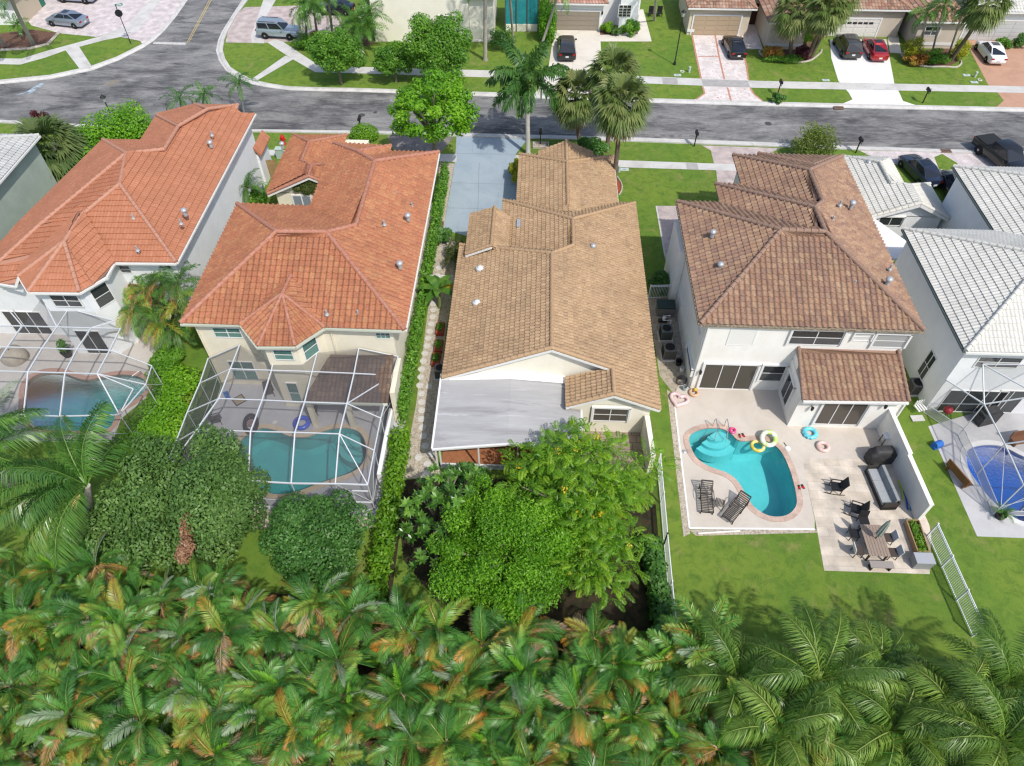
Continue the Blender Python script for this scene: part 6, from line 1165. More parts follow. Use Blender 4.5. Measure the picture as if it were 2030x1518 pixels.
for i, (a, b, z, r, mt, lab, sz) in enumerate(((998, 78, 1.2, (1.5, 1.3, 1.3), L_deep, 'dark shrub at the right end of the cream wall', .26), (1811, 97, 1.2, (1.2, 1.1, 1.3), L_ygreen, 'golden round shrub left of the small paned window', .22), (1905, 100, 1.0, (1.0, 1.0, 1.2), L_ygreen, 'golden shrub right of the leaning trunks', .22), (1818, 118, .6, (1.3, .8, .7), L_croton, 'reddish croton shrub at the edge of the curved bed', .26), (1858, 112, .7, (1.6, 1.0, .8), L_mid, 'green shrub in front of the leaning trunks', .26), (1532, 104, .8, (1.1, .8, .9), L_croton, 'croton shrub with yellow blooms under the tan wall', .26), (1592, 105, .7, (.9, .8, .9), L_red, 'burgundy shrub by the leaning fan palm trunks', .26), (1555, 116, .4, (2.2, .6, .45), L_mid, 'low green edging plants of the bed under the tan wall', .22),
    (1600, 62, 1.5, (1.0, 1.6, 1.6), L_bright, 'leafy shrub between the tan wall and the fan palms', .28), (610, 82, .9, (1.7, 1.0, 1.0), L_mid, 'green shrubs in front of the silver off-roader', .26), (625, 75, .9, (.7, .6, .8), L_croton, 'orange-tipped shrub behind the clipped street tree', .26), (1990, 84, .5, (.9, .8, .6), L_mid, 'low round shrub at the right of the pale grey garage', .22), (2025, 82, .6, (1.0, .8, .8), L_deep, 'dark shrub at the right edge by the garage', .22), (1205, 54, .6, (.8, .6, .6), L_cassia, 'grassy tuft in the bed under the white wall', .3), (1225, 60, .5, (.9, .6, .5), L_dark, 'dark spiky plant in the bed under the white wall', .3), (1250, 55, .8, (1.1, .9, .9), L_mid, 'spiky round cycad in the bed under the white bay', .34))):
    tree('garden_shrub', lab, 'shrub', at(a, b, z), r, 9, 1800, sz, mt, 800+i, trunk=0, part='foliage', leafarg=dict(asp=.35, shell=.5))
# trunks and palms across the street
def leaning(lab, bx, by, tx, ty, z, seed, kind='feather', mat=L_queen, **k): palm(kind, k.pop('nm', 'street_palm'), lab, at(bx, by), at(tx, ty, z), seed, mat=mat, **k)
leaning('tall bare palm trunk casting a thin shadow on the cream wall lawn', 962, 119, 962, -62, 9.5, 900, L=3.2, n=14, ll=.7, np=30, e0=-.6, tr=.2)
leaning('slender trunk left of the tall hedge by the teal porch', 1018, 86, 1008, -40, 8, 903, L=2.6, n=12, ll=.6, np=28, tr=.16)
leaning('leaning slender palm whose frond hangs before the grey-brown garage door', 1073, 90, 1112, -30, 6.5, 906, L=3.0, n=14, ll=.55, np=30, e0=-.9, droop=1.6, tr=.14)
leaning('pale trunk beside the outdoor chairs at the white house', 1297, 40, 1305, -50, 7, 909, L=2.6, n=11, ll=.6, np=26, tr=.14)
leaning('drooping palm left of the pair in front of the silver off-roader', 607, 78, 603, 15, 4.5, 912, L=2.6, n=16, ll=.6, np=34, e0=-.5, droop=1.7, tr=.15)
leaning('drooping palm with a pale trunk right of the silver off-roader', 630, 76, 622, 5, 5.2, 915, L=2.6, n=15, ll=.6, np=34, e0=-.5, droop=1.7, tr=.13)
leaning('pale slanting trunk in front of the black car at the cream house', 660, 72, 648, -20, 6.5, 918, L=2.6, n=12, ll=.6, np=30, tr=.13)
for i, (a, b, z) in enumerate(((705, 45, 3.2), (685, 60, 2.4), (725, 55, 2.8), (712, 72, 1.6), (730, 30, 3.6))):
    leaning('stem of the bushy palm clump left of the cream windowed wall', 708+(i-2)*6, 84, a, b, z, 921+i*3, nm='areca_palm', L=2.6, n=13, ll=.55, np=28, e0=-.2, droop=1.5, tr=.07, dry=1, group='stems of the bushy palm clump by the cream wall')
leaning('pale leaning trunk crossing the beige garage wall at top left', 66, 88, 18, -10, 7, 940, L=3, n=12, ll=.6, np=28, tr=.2)
leaning('pale trunk at the left edge of the mulch bed', 10, 91, -30, 30, 5, 943, L=2.6, n=12, ll=.6, np=28, tr=.16)
leaning('small yellow-green palm against the white wall at top left', 38, 62, 36, 50, 1.3, 946, nm='small_palm', L=1.4, n=11, ll=.4, np=18, tr=.06)
for i, (bx, by, tx, ty, z, lab) in enumerate(((1565, 113, 1577, 25, 5.0, 'leaning fan palm before the tan wall with the small window'), (1600, 118, 1640, 18, 6.0, 'leaning fan palm left of the dark parked car'), (1608, 113, 1665, -8, 6.8, 'fan palm leaning over the white garage door'), (1884, 121, 1958, 8, 7.0, 'leaning fan palm reaching over the pale grey garage'))):
    leaning(lab, bx, by, tx, ty, z, 950+i*3, 'fan', L_sabal, nm='cabbage_palm', L=2.5, n=42, dry=12, drymat=L_thatch, tr=.2, bark=m_bark2)
for i, (bx, by, tx, ty, z, lab) in enumerate(((1822, 105, 1838, 25, 5.0, 'thin palm trunk crossing the paned window of the beige house'), (1848, 104, 1872, 10, 6.0, 'slim palm between the beige and the white house'), (1880, 110, 1912, 12, 6.3, 'slim palm right behind the leaning fan palm'))):
    leaning(lab, bx, by, tx, ty, z, 965+i*3, L=2.2, n=13, ll=.5, np=26, e0=-.6, droop=1.7, tr=.1)
t = thing('bed_edging', 'curved pale stone edging of the bed under the leaning fan palms', 'edging', at(1560, 122)); mb = MB()
for P_ in (smooth_loop(px((1512, 98), (1518, 116), (1550, 122), (1590, 124), (1614, 116), (1622, 96)), 4)[:20],): mb.tube([np.append(p, .06) for p in P_], .11, 6)
mb.build('kerbstones', m_stone_border, t, world=True)
t = thing('bed_edging', 'curved pale stone edging of the bed with the golden shrubs', 'edging', at(1850, 130)); MB().tube([np.append(p, .06) for p in smooth_loop(px((1792, 106), (1800, 121), (1830, 132), (1870, 133), (1898, 133), (1896, 118)), 4)[:20]], .11, 6).build('kerbstones', m_stone_border, t, world=True)
t = thing('bed_edging', 'curved stone edging of the mulch bed at top left', 'edging', at(100, 90)); MB().tube([np.append(p, .1) for p in px((-60, 103), (0, 101), (60, 98), (96, 89), (118, 66))], .16, 6).build('kerbstones', m_stone_border, t, world=True)
t = thing('bed_edging', 'white curved edging of the red mulch bed', 'edging', at(1230, 370)); MB().tube([np.append(p, .05) for p in smooth_loop(px((1214, 386), (1217, 348), (1231, 362), (1232, 378), (1222, 392)), 4)[3:]], .07, 6).build('kerbstones', m_stone_border, t, world=True)
# two outdoor chairs by the white house far side
for a, lab in ((1290, 'dark outdoor chair left of the pale trunk at the white house'), (1307, 'dark outdoor chair right of the pale trunk at the white house')):
    p = at(a, 32); t = thing('patio_chair', lab, 'chair', p, math.pi); mb = MB(); mb.box((0, 0, .42), (.6, .6, .08)); mb.build('seat', m_blk, t); MB().box((0, -.28, .75), (.6, .07, .6)).build('backrest', m_blk, t)
    for sx in (-.26, .26):
        for sy in (-.26, .26): MB().box((sx, sy, .2), (.05, .05, .4)).build('leg', m_blk, t)
# ================================================================ VEHICLES
m_tyre = M('tyre_rubber', (.012, .012, .013), .8); m_rim = M('alloy_rim', (.35, .35, .36), .35, metal=.6); m_cglass = M('car_glass', (.012, .015, .022), .05, spec=.7); m_red_l = M('tail_lamp', (.30, .01, .01), .2); m_head = M('head_lamp', (.6, .6, .6), .15); m_plate = M('number_plate', (.6, .6, .6), .5)
def paint(nm, c, metal=.3, rough=.3): return M(nm, c, rough, spec=.5, metal=metal, coat=.7)
def car(kind, label, mat, rear, front, group=None, cat='car', name='parked_car'):
    a, b = at(*rear), at(*front); d = b-a; c = (a+b)/2; t = thing(name, label, cat, (c[0], c[1], .015), math.atan2(-d[0], d[1]), group)
    if kind == 'sedan': L, hw, st = 4.75, .92, [(-2.37, .74, .38, .62), (-2.25, .84, .25, .92), (-1.7, .91, .22, 1.0), (-.6, .92, .2, .96), (.6, .92, .2, .94), (1.1, .92, .21, .93), (1.8, .90, .22, .84), (2.2, .82, .25, .72), (2.37, .68, .36, .58)]; cab = [(-1.85, 1.0, .78), (-.95, 1.42, .62), (.25, 1.44, .62), (1.15, .95, .78)]
    elif kind == 'suv': L, hw, st = 4.8, .96, [(-2.4, .82, .42, .8), (-2.32, .92, .3, 1.05), (-1.6, .96, .26, 1.1), (0, .96, .25, 1.06), (1.0, .96, .26, 1.05), (1.8, .93, .27, .98), (2.25, .86, .3, .86), (2.4, .74, .42, .7)]; cab = [(-2.3, 1.08, .84), (-1.95, 1.68, .70), (.25, 1.74, .70), (1.15, 1.06, .82)]
    elif kind == 'boxy': L, hw, st = 4.7, .93, [(-2.35, .88, .42, .95), (-2.3, .92, .34, 1.08), (0, .93, .32, 1.06), (1.0, .93, .32, 1.06), (2.15, .90, .34, 1.0), (2.32, .86, .4, .92)]; cab = [(-2.28, 1.08, .84), (-2.1, 1.72, .76), (.25, 1.74, .76), (.95, 1.08, .82)]
    else: L, hw, st = 5.7, 1.0, [(-2.85, .95, .5, 1.15), (-2.8, .99, .45, 1.22), (-1.0, 1.0, .42, 1.22), (.6, 1.0, .42, 1.16), (1.5, .99, .42, 1.15), (2.55, .95, .45, 1.08), (2.82, .86, .55, .95)]; cab = [(-1.0, 1.2, .90), (-.75, 1.86, .78), (.75, 1.9, .78), (1.6, 1.14, .88)]
    V = []; F = []; m = 12
    for y, w, zl, zs in st:
        h = zs-zl; half = [(w*.85, zl), (w*.97, zl+.06), (w, zl+h*.45), (w*.985, zl+h*.75), (w*.92, zs-.03), (w*.74, zs+.015)]
        V += [(x, y, z) for x, z in half]+[(-x, y, z) for x, z in half[::-1]]
    for i in range(len(st)-1):
        for j in range(m): F.append((i*m+j, (i+1)*m+j, (i+1)*m+(j+1) % m, i*m+(j+1) % m))
    F.append(tuple(range(m))); F.append(tuple((len(st)-1)*m+j for j in range(m-1, -1, -1)))
    mb = MB(); mb.add(V, F)
    (y0, z0, w0), (y1, z1, w1), (y2, z2, w2), (y3, z3, w3) = cab
    C = [(-w0, y0, z0-.04), (w0, y0, z0-.04), (w3, y3, z3-.04), (-w3, y3, z3-.04), (-w1, y1, z1), (w1, y1, z1), (w2, y2, z2), (-w2, y2, z2), (-w1*.6, y1-.02, z1+.05), (w1*.6, y1-.02, z1+.05), (w2*.6, y2+.02, z2+.04), (-w2*.6, y2+.02, z2+.04)]
    mb.add(C, [(0, 4, 8, 9, 5, 1), (2, 6, 10, 11, 7, 3), (1, 5, 6, 2), (3, 7, 4, 0), (4, 7, 11, 8), (8, 11, 10, 9), (9, 10, 6, 5)])
    body = mb.build('body', mat, t, smooth=True)
    C = [np.array(c_, float) for c_ in C]; cen = np.mean(C[:8], axis=0)
    def pane(nm, P, ins=.1):
        P = [np.array(p, float) for p in P]; ct = np.mean(P, axis=0); n = np.cross(P[1]-P[0], P[2]-P[0]); n /= np.linalg.norm(n)
        if n @ (ct-cen) < 0: n = -n
        Q = [p+(ct-p)*ins+n*.012 for p in P]; MB().add(Q+[q-n*.03 for q in Q], [(0, 1, 2, 3), (7, 6, 5, 4), (0, 4, 5, 1), (1, 5, 6, 2), (2, 6, 7, 3), (3, 7, 4, 0)]).build(nm, m_cglass, t)
    pane('windshield', [C[3], C[2], C[6], C[7]], .09); pane('rear_window', [C[0], C[1], C[5], C[4]], .13)
    for A_, B_, C_, D_ in ((C[1], C[2], C[6], C[5]), (C[0], C[3], C[7], C[4])):
        q = .47; lo = A_+(B_-A_)*q; hi = D_+(C_-D_)*q; lw = lambda p: p+np.array([0, 0, .08])
        pane('side_window', [lw(A_+(B_-A_)*.06), lw(lo), hi, D_], .1); pane('side_window', [lw(lo), lw(B_-(B_-A_)*.04), C_, hi], .1)
    r = .34 if kind == 'sedan' else .39 if kind in ('suv', 'boxy') else .46
    for sx in (-1, 1):
        for wy in (-L*.30, L*.31):
            w = thing('tmp', None, None); bpy.data.objects.remove(w); prof = [(r*.62, -.11), (r*.95, -.11), (r, -.08), (r, .08), (r*.95, .11), (r*.62, .11)]; mb = MB().lathe((0, 0, 0), prof, 20); mb.v = [(sx*(hw-.08)+z, wy+x, r+y) for x, y, z in mb.v]; wo = mb.build('wheel', m_tyre, t, smooth=True)
            mb = MB().lathe((0, 0, 0), [(r*.64, -.05), (r*.62, .10), (r*.5, .085), (r*.2, .115), (.02, .12)], 10); mb.v = [(sx*(hw-.08)+z*sx, wy+x, r+y) for x, y, z in mb.v]; mb.build('rim', m_rim, wo)
        ye = st[-2][0]; MB().box((sx*st[-2][1]*.74, ye+.07, st[-2][3]-.12), (.34, .12, .12)).build('headlight', m_head, t); yr = st[1][0]; MB().box((sx*st[1][1]*.78, yr-.055, st[1][3]-.16), (.30, .10, .15)).build('tail_light', m_red_l, t); MB().box((sx*(hw+.07), y3-.25, z3+.02), (.2, .13, .14)).build('mirror', mat, t)
    MB().box((0, st[0][0]-.015, (st[0][2]+st[0][3])/2+.06), (.34, .02, .16)).build('license_plate', m_plate, t)
    if kind == 'boxy':
        for sx in (-.62, .62): MB().box((sx, -.95, 1.80), (.04, 1.9, .04)).build('roof_rail', m_blk, t)
    if kind == 'pickup':
        MB().box((0, -1.95, 1.235), (1.84, 1.62, .05)).build('bed_cover', M('tonneau', (.02, .022, .024), .7), t)
    if kind == 'sedan': MB().box((0, -.28, 1.482), (.75, .7, .02)).build('sunroof', m_cglass, t)
    return t
silver = paint('silver_blue_paint', (.32, .37, .44), .6); black = paint('black_paint', (.010, .011, .013)); dk = paint('dark_bronze_paint', (.035, .036, .035)); red = paint('red_paint', (.36, .010, .015)); white = paint('white_car_paint', (.74, .75, .76), 0); navy = paint('navy_paint', (.02, .03, .06)); steel = paint('steel_paint', (.36, .42, .47), .5)
car('sedan', 'silver blue sedan parked side-on near the stop sign', silver, (187, 54), (88, 43)); car('suv', 'silver car cut off by the top edge behind the silver sedan', silver, (205, 4), (110, -2))
car('boxy', 'boxy silver off-roader parked on the pink pavers', steel, (518, 70), (594, 74)); car('sedan', 'black car half hidden behind palm trunks at the cream house', black, (702, 26), (628, 25))
car('suv', 'black car with red tail lights on the cream driveway', black, (1124, 133), (1121, 78)); car('sedan', 'black sedan on the brick-bordered driveway', black, (1466, 128), (1441, 76))
car('suv', 'dark bronze car next to the red sedan on the white driveway', dk, (1692, 129), (1660, 75)); car('sedan', 'bright red sedan on the white driveway', red, (1746, 133), (1715, 80)); car('sedan', 'white sedan on the orange driveway', white, (1979, 138), (1939, 87))
car('pickup', 'black pickup with a covered bed behind the white tiled roof', black, (1947, 298), (2010, 350), cat='pickup', name='pickup_truck'); car('sedan', 'dark navy car in front of the low white garage', navy, (1838, 368), (1800, 328)); car('suv', 'black car between the two white tiled roofs', black, (1900, 415), (1876, 355))

# ================================================================ STREET FURNITURE
m_pole = M('black_pole', (.018, .02, .02), .5)
def lamp(label, b, top, hgt=None):
    p = at(*b); h = hgt or zfor(*top, p[1]); t = thing('street_lamp', label, 'street lamp', p); MB().lathe((0, 0, 0), [(.16, 0), (.15, .25), (.08, .4), (.06, .5), (.05, h-.75), (.09, h-.7), (.05, h-.65)], 10).build('pole', m_pole, t, smooth=True)
    MB().lathe((0, 0, h-.62), [(.10, 0), (.2, .42), (.2, .44), (.1, .44)], 8).build('lantern_glass', M('lantern_glass', (.45, .46, .42), .3), t); MB().lathe((0, 0, h-.18), [(.28, 0), (.24, .06), (.10, .18), (.03, .24), (.02, .32)], 8).build('lantern_roof', m_pole, t)
lamp('short black lantern post rising from the mounded hedge', (236, 262), (214, 189)); lamp('tall black lantern post on the lawn between two driveways', (1337, 128), (1357, 20))
p = at(260, 87); hh = zfor(229, 8, p[1]); t = thing('stop_sign', 'stop sign seen from behind with a green street name blade on top', 'sign', p, .5); MB().lathe((0, 0, 0), [(.04, 0), (.04, hh)], 8).build('post', m_pole, t)
V = [(.40*math.cos(R(22.5+45*k)), y, hh-.95+.40*math.sin(R(22.5+45*k))) for y in (.04, .07) for k in range(8)]
MB().add(V, [tuple(range(8)), tuple(range(15, 7, -1))]+[(k, k+8, (k+1) % 8+8, (k+1) % 8) for k in range(8)]).build('sign_plate', m_pole, t); MB().add([(v[0]*.96, .075 if v[1] > .05 else .071, (v[2]-hh+.95)*.96+hh-.95) for v in V], [tuple(range(8)), tuple(range(15, 7, -1))]+[(k, k+8, (k+1) % 8+8, (k+1) % 8) for k in range(8)]).build('sign_face', M('sign_red', (.4, .02, .02), .4), t)
MB().box((.35, 0, hh-.12), (.75, .03, .22)).build('street_name_blade', M('sign_green', (.03, .22, .16), .4), t); MB().box((.35, -.017, hh-.12), (.5, .006, .07)).build('blade_lettering', m_frame, t)
def mailbox(label, b, rz=0, hgt=1.25):
    t = thing('mailbox', label, 'mailbox', at(*b), rz); MB().box((0, 0, hgt/2), (.09, .09, hgt)).build('post', m_pole, t); n = 8; prof = [(-.13, 0), (.13, 0)]+[(.13*math.cos(math.pi*k/n), .16+.13*math.sin(math.pi*k/n)) for k in range(n+1)]
    V = [(x, y, hgt+z) for y in (-.3, .3) for x, z in prof]; m = len(prof); MB().add(V, [tuple(range(m)), tuple(range(2*m-1, m-1, -1))]+[(k, k+m, (k+1) % m+m, (k+1) % m) for k in range(m)]).build('box', m_pole, t); MB().box((.15, -.1, hgt+.22), (.02, .04, .2)).build('flag', M('flag_red', (.35, .03, .03), .5), t); MB().box((0, -.25, hgt-.1), (.05, .4, .05)).build('bracket', m_pole, t)
mailbox('black mailbox in the square stone ring beside the royal palm', (1071, 287)); mailbox('black mailbox on the lawn corner left of the brown roof driveway', (1376, 290)); mailbox('black mailbox behind the ridge of the low white roof', (1696, 303)); mailbox('black mailbox standing in the small dark mound across the street', (1541, 188)); mailbox('black mailbox casting a shadow on the far lawn strip left of the orange driveway', (1829, 204)); mailbox('black mailbox poking out of the drum-shaped hedge', (718, 268), hgt=1.6)
p = at(1072, 290); t = thing('planter_ring', 'square stone ring of gravel around the mailbox by the royal palm', 'planter', p)
for a, b in (((-.75, -.4), (1.5, .12)), ((-.75, .4), (1.5, .12)), ((-.75, -.28), (.12, .68)), ((.63, -.28), (.12, .68))): MB().obox((a[0], a[1], 0), (b[0], 0, 0), (0, b[1], 0), (0, 0, .18)).build('edge_stone', m_stone_border, t)
MB().box((0, .06, .05), (1.2, .6, .06)).build('gravel_fill', m_gravel, t)
p = at(80, 252); t = thing('planter_ring', 'round brick ring around the burgundy shrub', 'planter', p); MB().torus((0, 0, .08), .75, .1, 18, 6).build('edge_stone', m_stone_border, t)
t = thing('fire_hydrant', 'red fire hydrant on the near verge beside the red tiled garage', 'hydrant', at(563, 285)); m_hyd = M('hydrant_red', (.55, .02, .02), .4)
MB().lathe((0, 0, 0), [(.22, 0), (.22, .06), (.15, .08), (.15, .62), (.2, .63), (.2, .7), (.16, .8), (.07, .9), (.05, .98), (.01, .98)], 12).build('barrel', m_hyd, t, smooth=True)
for s in (-1, 1): MB().tube([(0, 0, .5), (s*.27, 0, .5)], [.08, .08], 8).build('nozzle', m_hyd, t)
t = thing('utility_pedestal', 'pale green utility box beside the red tiled garage', 'utility box', at(557, 312)); MB().box((0, 0, .45), (.6, .5, .9)).build('cabinet', M('pale_green', (.42, .52, .46), .6), t); MB().box((0, 0, .93), (.66, .56, .06)).build('lid', MATS['pale_green'], t)
m_lid = M('pale_lid', (.45, .52, .52), .6)
for a, b, lab in ((1227, 340, 'short green-grey service post on the lawn beside the leaning trunk'), (1366, 143, 'short green-grey service post near the tall lantern post'), (1932, 153, 'short pale service post near the white sedan'), (1592, 99, None)):
    if lab: t = thing('service_post', lab, 'utility post', at(a, b)); MB().lathe((0, 0, 0), [(.11, 0), (.11, .5), (.13, .5), (.13, .58), (.02, .6)], 10).build('post', m_lid, t)
for a, b, lab in ((1238, 336, 'pale meter lid in the grass right of the leaning trunk'), (1343, 149, 'pale blue meter lid by the far sidewalk near the tall lantern'), (1637, 159, 'pale meter lid by the far sidewalk left of the white driveway'), (1916, 149, 'square pale lid in the lawn left of the white sedan'), (1931, 163, 'wide pale lid by the sidewalk below the white sedan')):
    t = thing('meter_lid', lab, 'meter lid', at(a, b)); MB().box((0, 0, .02), (.75, .4, .05)).build('cover', m_lid, t); MB().box((0, 0, .047), (.3, .06, .01)).build('handle', m_pole, t)
for a, b, lab in ((1352, 142, 'small round white ring in the lawn near the tall lantern'), (1942, 159, 'small round ring in the lawn below the white sedan')): t = thing('ring_cover', lab, 'ring', at(a, b)); MB().torus((0, 0, .04), .2, .05, 14, 6).build('rim', m_conc, t)
t = thing('trash_bin', 'grey wheeled trash bin by the short board fence', 'bin', at(519, 390)); MB().box((0, 0, .55), (.6, .65, 1.0)).build('bin_body', M('slate_bin', (.16, .19, .22), .6), t); MB().box((0, -.02, 1.09), (.66, .75, .08)).build('lid', M('grey_lid', (.27, .29, .32), .6), t)
for s in (-.22, .22): MB().tube([(s-.03, .33, .1), (s+.03, .33, .1)], .1, 10).build('wheel', m_tyre, t)
# ================================================================ PATIO AND GARDEN THINGS
m_iron2 = M('dark_metal_frame', (.03, .026, .022), .5); m_strap = M('brown_straps', (.07, .06, .05), .7)
def lounger(label, foot, head):
    a, b = at(*foot), at(*head); d = b-a; L = 1.95; c = (a+b)/2; t = thing('sun_lounger', label, 'lounger', (c[0], c[1], .01), math.atan2(-d[0], d[1])); mb = MB()
    for s in (-.33, .33): mb.bar((s, -.98, .36), (s, .25, .36), .05); mb.bar((s, .25, .36), (s, .85, .85), .05); mb.bar((s, .25, .36), (s, .9, .3), .04)
    mb.bar((-.33, -.98, .36), (.33, -.98, .36), .05); mb.bar((-.33, .85, .85), (.33, .85, .85), .05); mb.bar((-.33, .25, .36), (.33, .25, .36), .04); mb.build('frame', m_iron2, t); mb = MB()
    for k in range(11): mb.box((0, -.9+k*.11, .385), (.64, .06, .015))
    mb.build('seat', m_strap, t); mb = MB()
    for k in range(7): q = (k+.6)/7; mb.obox((-.32, .25+.6*q-.03, .385+.49*q-.02), (.64, 0, 0), (0, .05, .04), (0, -.01, .012))
    mb.build('backrest', m_strap, t)
    for s in (-.33, .33):
        for y in (-.85, .1, .8): MB().bar((s, y, .36), (s*1.03, y-.03, 0), .045).build('leg', m_iron2, t)
        MB().tube([(s*1.12, -.2, .36), (s*1.15, -.15, .58), (s*1.15, .3, .6), (s*1.1, .45, .52)], .022, 6).build('armrest', m_iron2, t)
lounger('dark slatted sun lounger standing upright-backed left of the small table', (1400, 1020), (1396, 966)); lounger('dark slatted sun lounger turned aside right of the small table', (1438, 1036), (1475, 990))
t = thing('side_table', 'small dark slatted table between the two sun loungers', 'table', at(1424, 1004), -.35); mb = MB()
for k in range(7): mb.box((-.24+k*.08, 0, .45), (.055, .52, .02))
mb.build('tabletop', m_strap, t)
for s in (-.22, .22):
    for y in (-.22, .22): MB().bar((s, y, .44), (s*1.1, y*1.1, 0), .035).build('leg', m_iron2, t)
def rocker(label, c, rz):
    t = thing('rocking_chair', label, 'rocking chair', at(*c), rz); mb = MB()
    for s in (-.3, .3): MB().tube([(s, -.55, .12), (s, -.3, .04), (s, .05, .025), (s, .4, .06), (s, .6, .14)], .025, 6).build('rocker', m_blk, t)
    MB().box((0, 0, .43), (.6, .56, .06)).build('seat', m_blk, t); MB().obox((-.3, -.27, .46), (.6, 0, 0), (0, -.22, .68), (0, .05, .015)).build('backrest', M('black_sling', (.03, .03, .032), .8), t)
    for s in (-.31, .31):
        for y in (-.27, .27): MB().bar((s, y, .04), (s, y, .66), .04).build('leg', m_blk, t)
        MB().box((s, 0, .67), (.06, .66, .03)).build('armrest', m_blk, t)
rocker('black rocking chair nearer the pool, alone on the travertine', (1653, 972), R(82)); rocker('black rocking chair beside the end of the dining table', (1692, 1016), R(70))
a, b = at(1727, 934), at(1760, 1011); d = b-a; L = np.linalg.norm(d); c = (a+b)/2; m_wick = M('black_wicker', (.028, .025, .023), .7, (.05, .045, .04), 40); m_cush = M('grey_cushion', (.34, .36, .37), .9, (.29, .31, .32), 8)
t = thing('outdoor_sofa', 'black wicker outdoor sofa with pale grey cushions', 'sofa', c, math.atan2(d[1], d[0])+math.pi); w = L  # local x along the sofa, seat faces +y ... back at -y
mb = MB().box((0, 0, .16), (w, .85, .3)); mb.build('base', m_wick, t); MB().box((0, -.40, .40), (w, .1, .78)).build('back_frame', m_wick, t)
t.rotation_euler = (0, 0, math.atan2(d[1], d[0])+math.pi)
for s in (-1, 1): MB().box((s*(w/2-.05), .03, .36), (.1, .8, .66)).build('arm', m_wick, t)
for k in range(3):
    x = (k-1)*(w-.24)/3; MB().box((x, .06, .39), ((w-.28)/3, .7, .16)).build('seat_cushion', m_cush, t); MB().obox((x-(w-.3)/6, -.33, .46), ((w-.3)/3, 0, 0), (0, .18, 0), (0, -.1, .40)).build('back_cushion', M('slate_cushion', (.25, .27, .28), .9), t)
c = at(1740, 912); t = thing('covered_grill', 'barbecue grill under a black fabric cover by the white garden wall', 'grill', c, .1); m_cov = M('black_cover', (.03, .03, .031), .6, (.055, .055, .056), 3, bump=.6)
V = []; prof = [(.80, .36, .02), (.82, .37, .4), (.79, .35, .86), (.62, .32, .98), (.56, .27, 1.16), (.50, .16, 1.22)]; mb = MB(); n = 28
for k, (a_, b_, z) in enumerate(prof):
    for j in range(n): q = 2*math.pi*j/n; cx, cy = math.cos(q), math.sin(q); e = .3; wv = 1+.02*math.sin(q*7+k); V.append((a_*math.copysign(abs(cx)**e, cx)*wv, b_*math.copysign(abs(cy)**e, cy)*wv, z))
mb.add(V, [(i*n+j, i*n+(j+1) % n, (i+1)*n+(j+1) % n, (i+1)*n+j) for i in range(len(prof)-1) for j in range(n)]+[tuple((len(prof)-1)*n+j for j in range(n))]); mb.build('cover', m_cov, t, smooth=True)
t = thing('serving_cart', 'small white-topped serving cart behind the covered grill', 'cart', at(1750, 880)); MB().box((0, 0, .85), (.5, .5, .05)).build('tabletop', M('white_plastic', (.72, .73, .76), .4), t)
for s in (-.2, .2):
    for y in (-.2, .2): MB().box((s, y, .41), (.04, .04, .82)).build('leg', m_iron2, t)
m_tt = M('weathered_teak', (.32, .25, .20), .7, (.25, .19, .15), 4, stretch=(8, 1, 1)); q0, q1, q2, q3 = at(1709, 1040, .74), at(1745, 1040, .74), at(1760, 1102, .74), at(1725, 1102, .74); c = (q0+q1+q2+q3)/4; wx = 1.15; wy = abs((q0+q1)[1]-(q2+q3)[1])/2
t = thing('dining_table', 'long brown slatted outdoor dining table with a closed umbrella', 'table', (c[0], c[1], .01)); mb = MB()
for k in range(7): mb.box((-wx/2+wx*(k+.5)/7, 0, .73), (wx/7*.9, wy, .03))
mb.box((0, 0, .70), (wx*.94, wy*.94, .04)); mb.build('tabletop', m_tt, t)
for s in (-1, 1):
    for y in (-1, 1): MB().box((s*(wx/2-.1), y*(wy/2-.1), .34), (.08, .08, .68)).build('leg', m_iron2, t)
def dchair(label, x, y, rz, mat, cu):
    t_ = thing('dining_chair', label, 'chair', (c[0]+x, c[1]+y, .01), rz); MB().box((0, 0, .44), (.52, .5, .06)).build('seat', mat, t_); MB().obox((-.26, -.27, .46), (.52, 0, 0), (0, -.1, .46), (0, .05, .01)).build('backrest', cu, t_)
    for s in (-.22, .22):
        for yy_ in (-.2, .2): MB().bar((s, yy_, .42), (s*1.08, yy_*1.1, 0), .035).build('leg', m_iron2, t_)
m_rope = M('pale_sling', (.50, .52, .53), .8); m_dc = M('brown_cushion', (.07, .055, .05), .9)
dchair('black dining chair at the far end of the long table', -.1, wy/2+.42, math.pi, m_blk, m_blk); dchair('dining chair with a pale back right of the table, farther from the viewer', wx/2+.35, .35, R(90), m_dc, m_rope); dchair('dining chair with a pale back right of the table, nearer the viewer', wx/2+.35, -.55, R(90), m_dc, m_rope); dchair('dining chair with a pale back on the left of the table', -wx/2-.35, -.5, R(-90), m_dc, m_rope); dchair('dark dining chair on the left of the table by the rocking chair', -wx/2-.3, .55, R(-90), m_blk, m_blk)
t = thing('bench', 'taupe backless bench at the near end of the long table', 'bench', (c[0]+.1, c[1]-wy/2-.35, .01)); MB().box((0, 0, .44), (1.25, .4, .06)).build('seat', M('taupe_seat', (.30, .27, .25), .7), t)
for s in (-.5, .5): MB().box((s, 0, .2), (.06, .34, .4)).build('leg', m_iron2, t)
t = thing('patio_umbrella', 'closed grey-green umbrella standing through the dining table', 'umbrella', (c[0]+.05, c[1]+.1, .01)); MB().lathe((0, 0, 0), [(.25, 0), (.25, .06), (.03, .1), (.025, 2.7), (.01, 2.75)], 10).build('pole', m_iron2, t); V = []; n = 16; prof = [(.05, 1.15), (.15, 1.2), (.14, 1.8), (.09, 2.4), (.03, 2.68)]
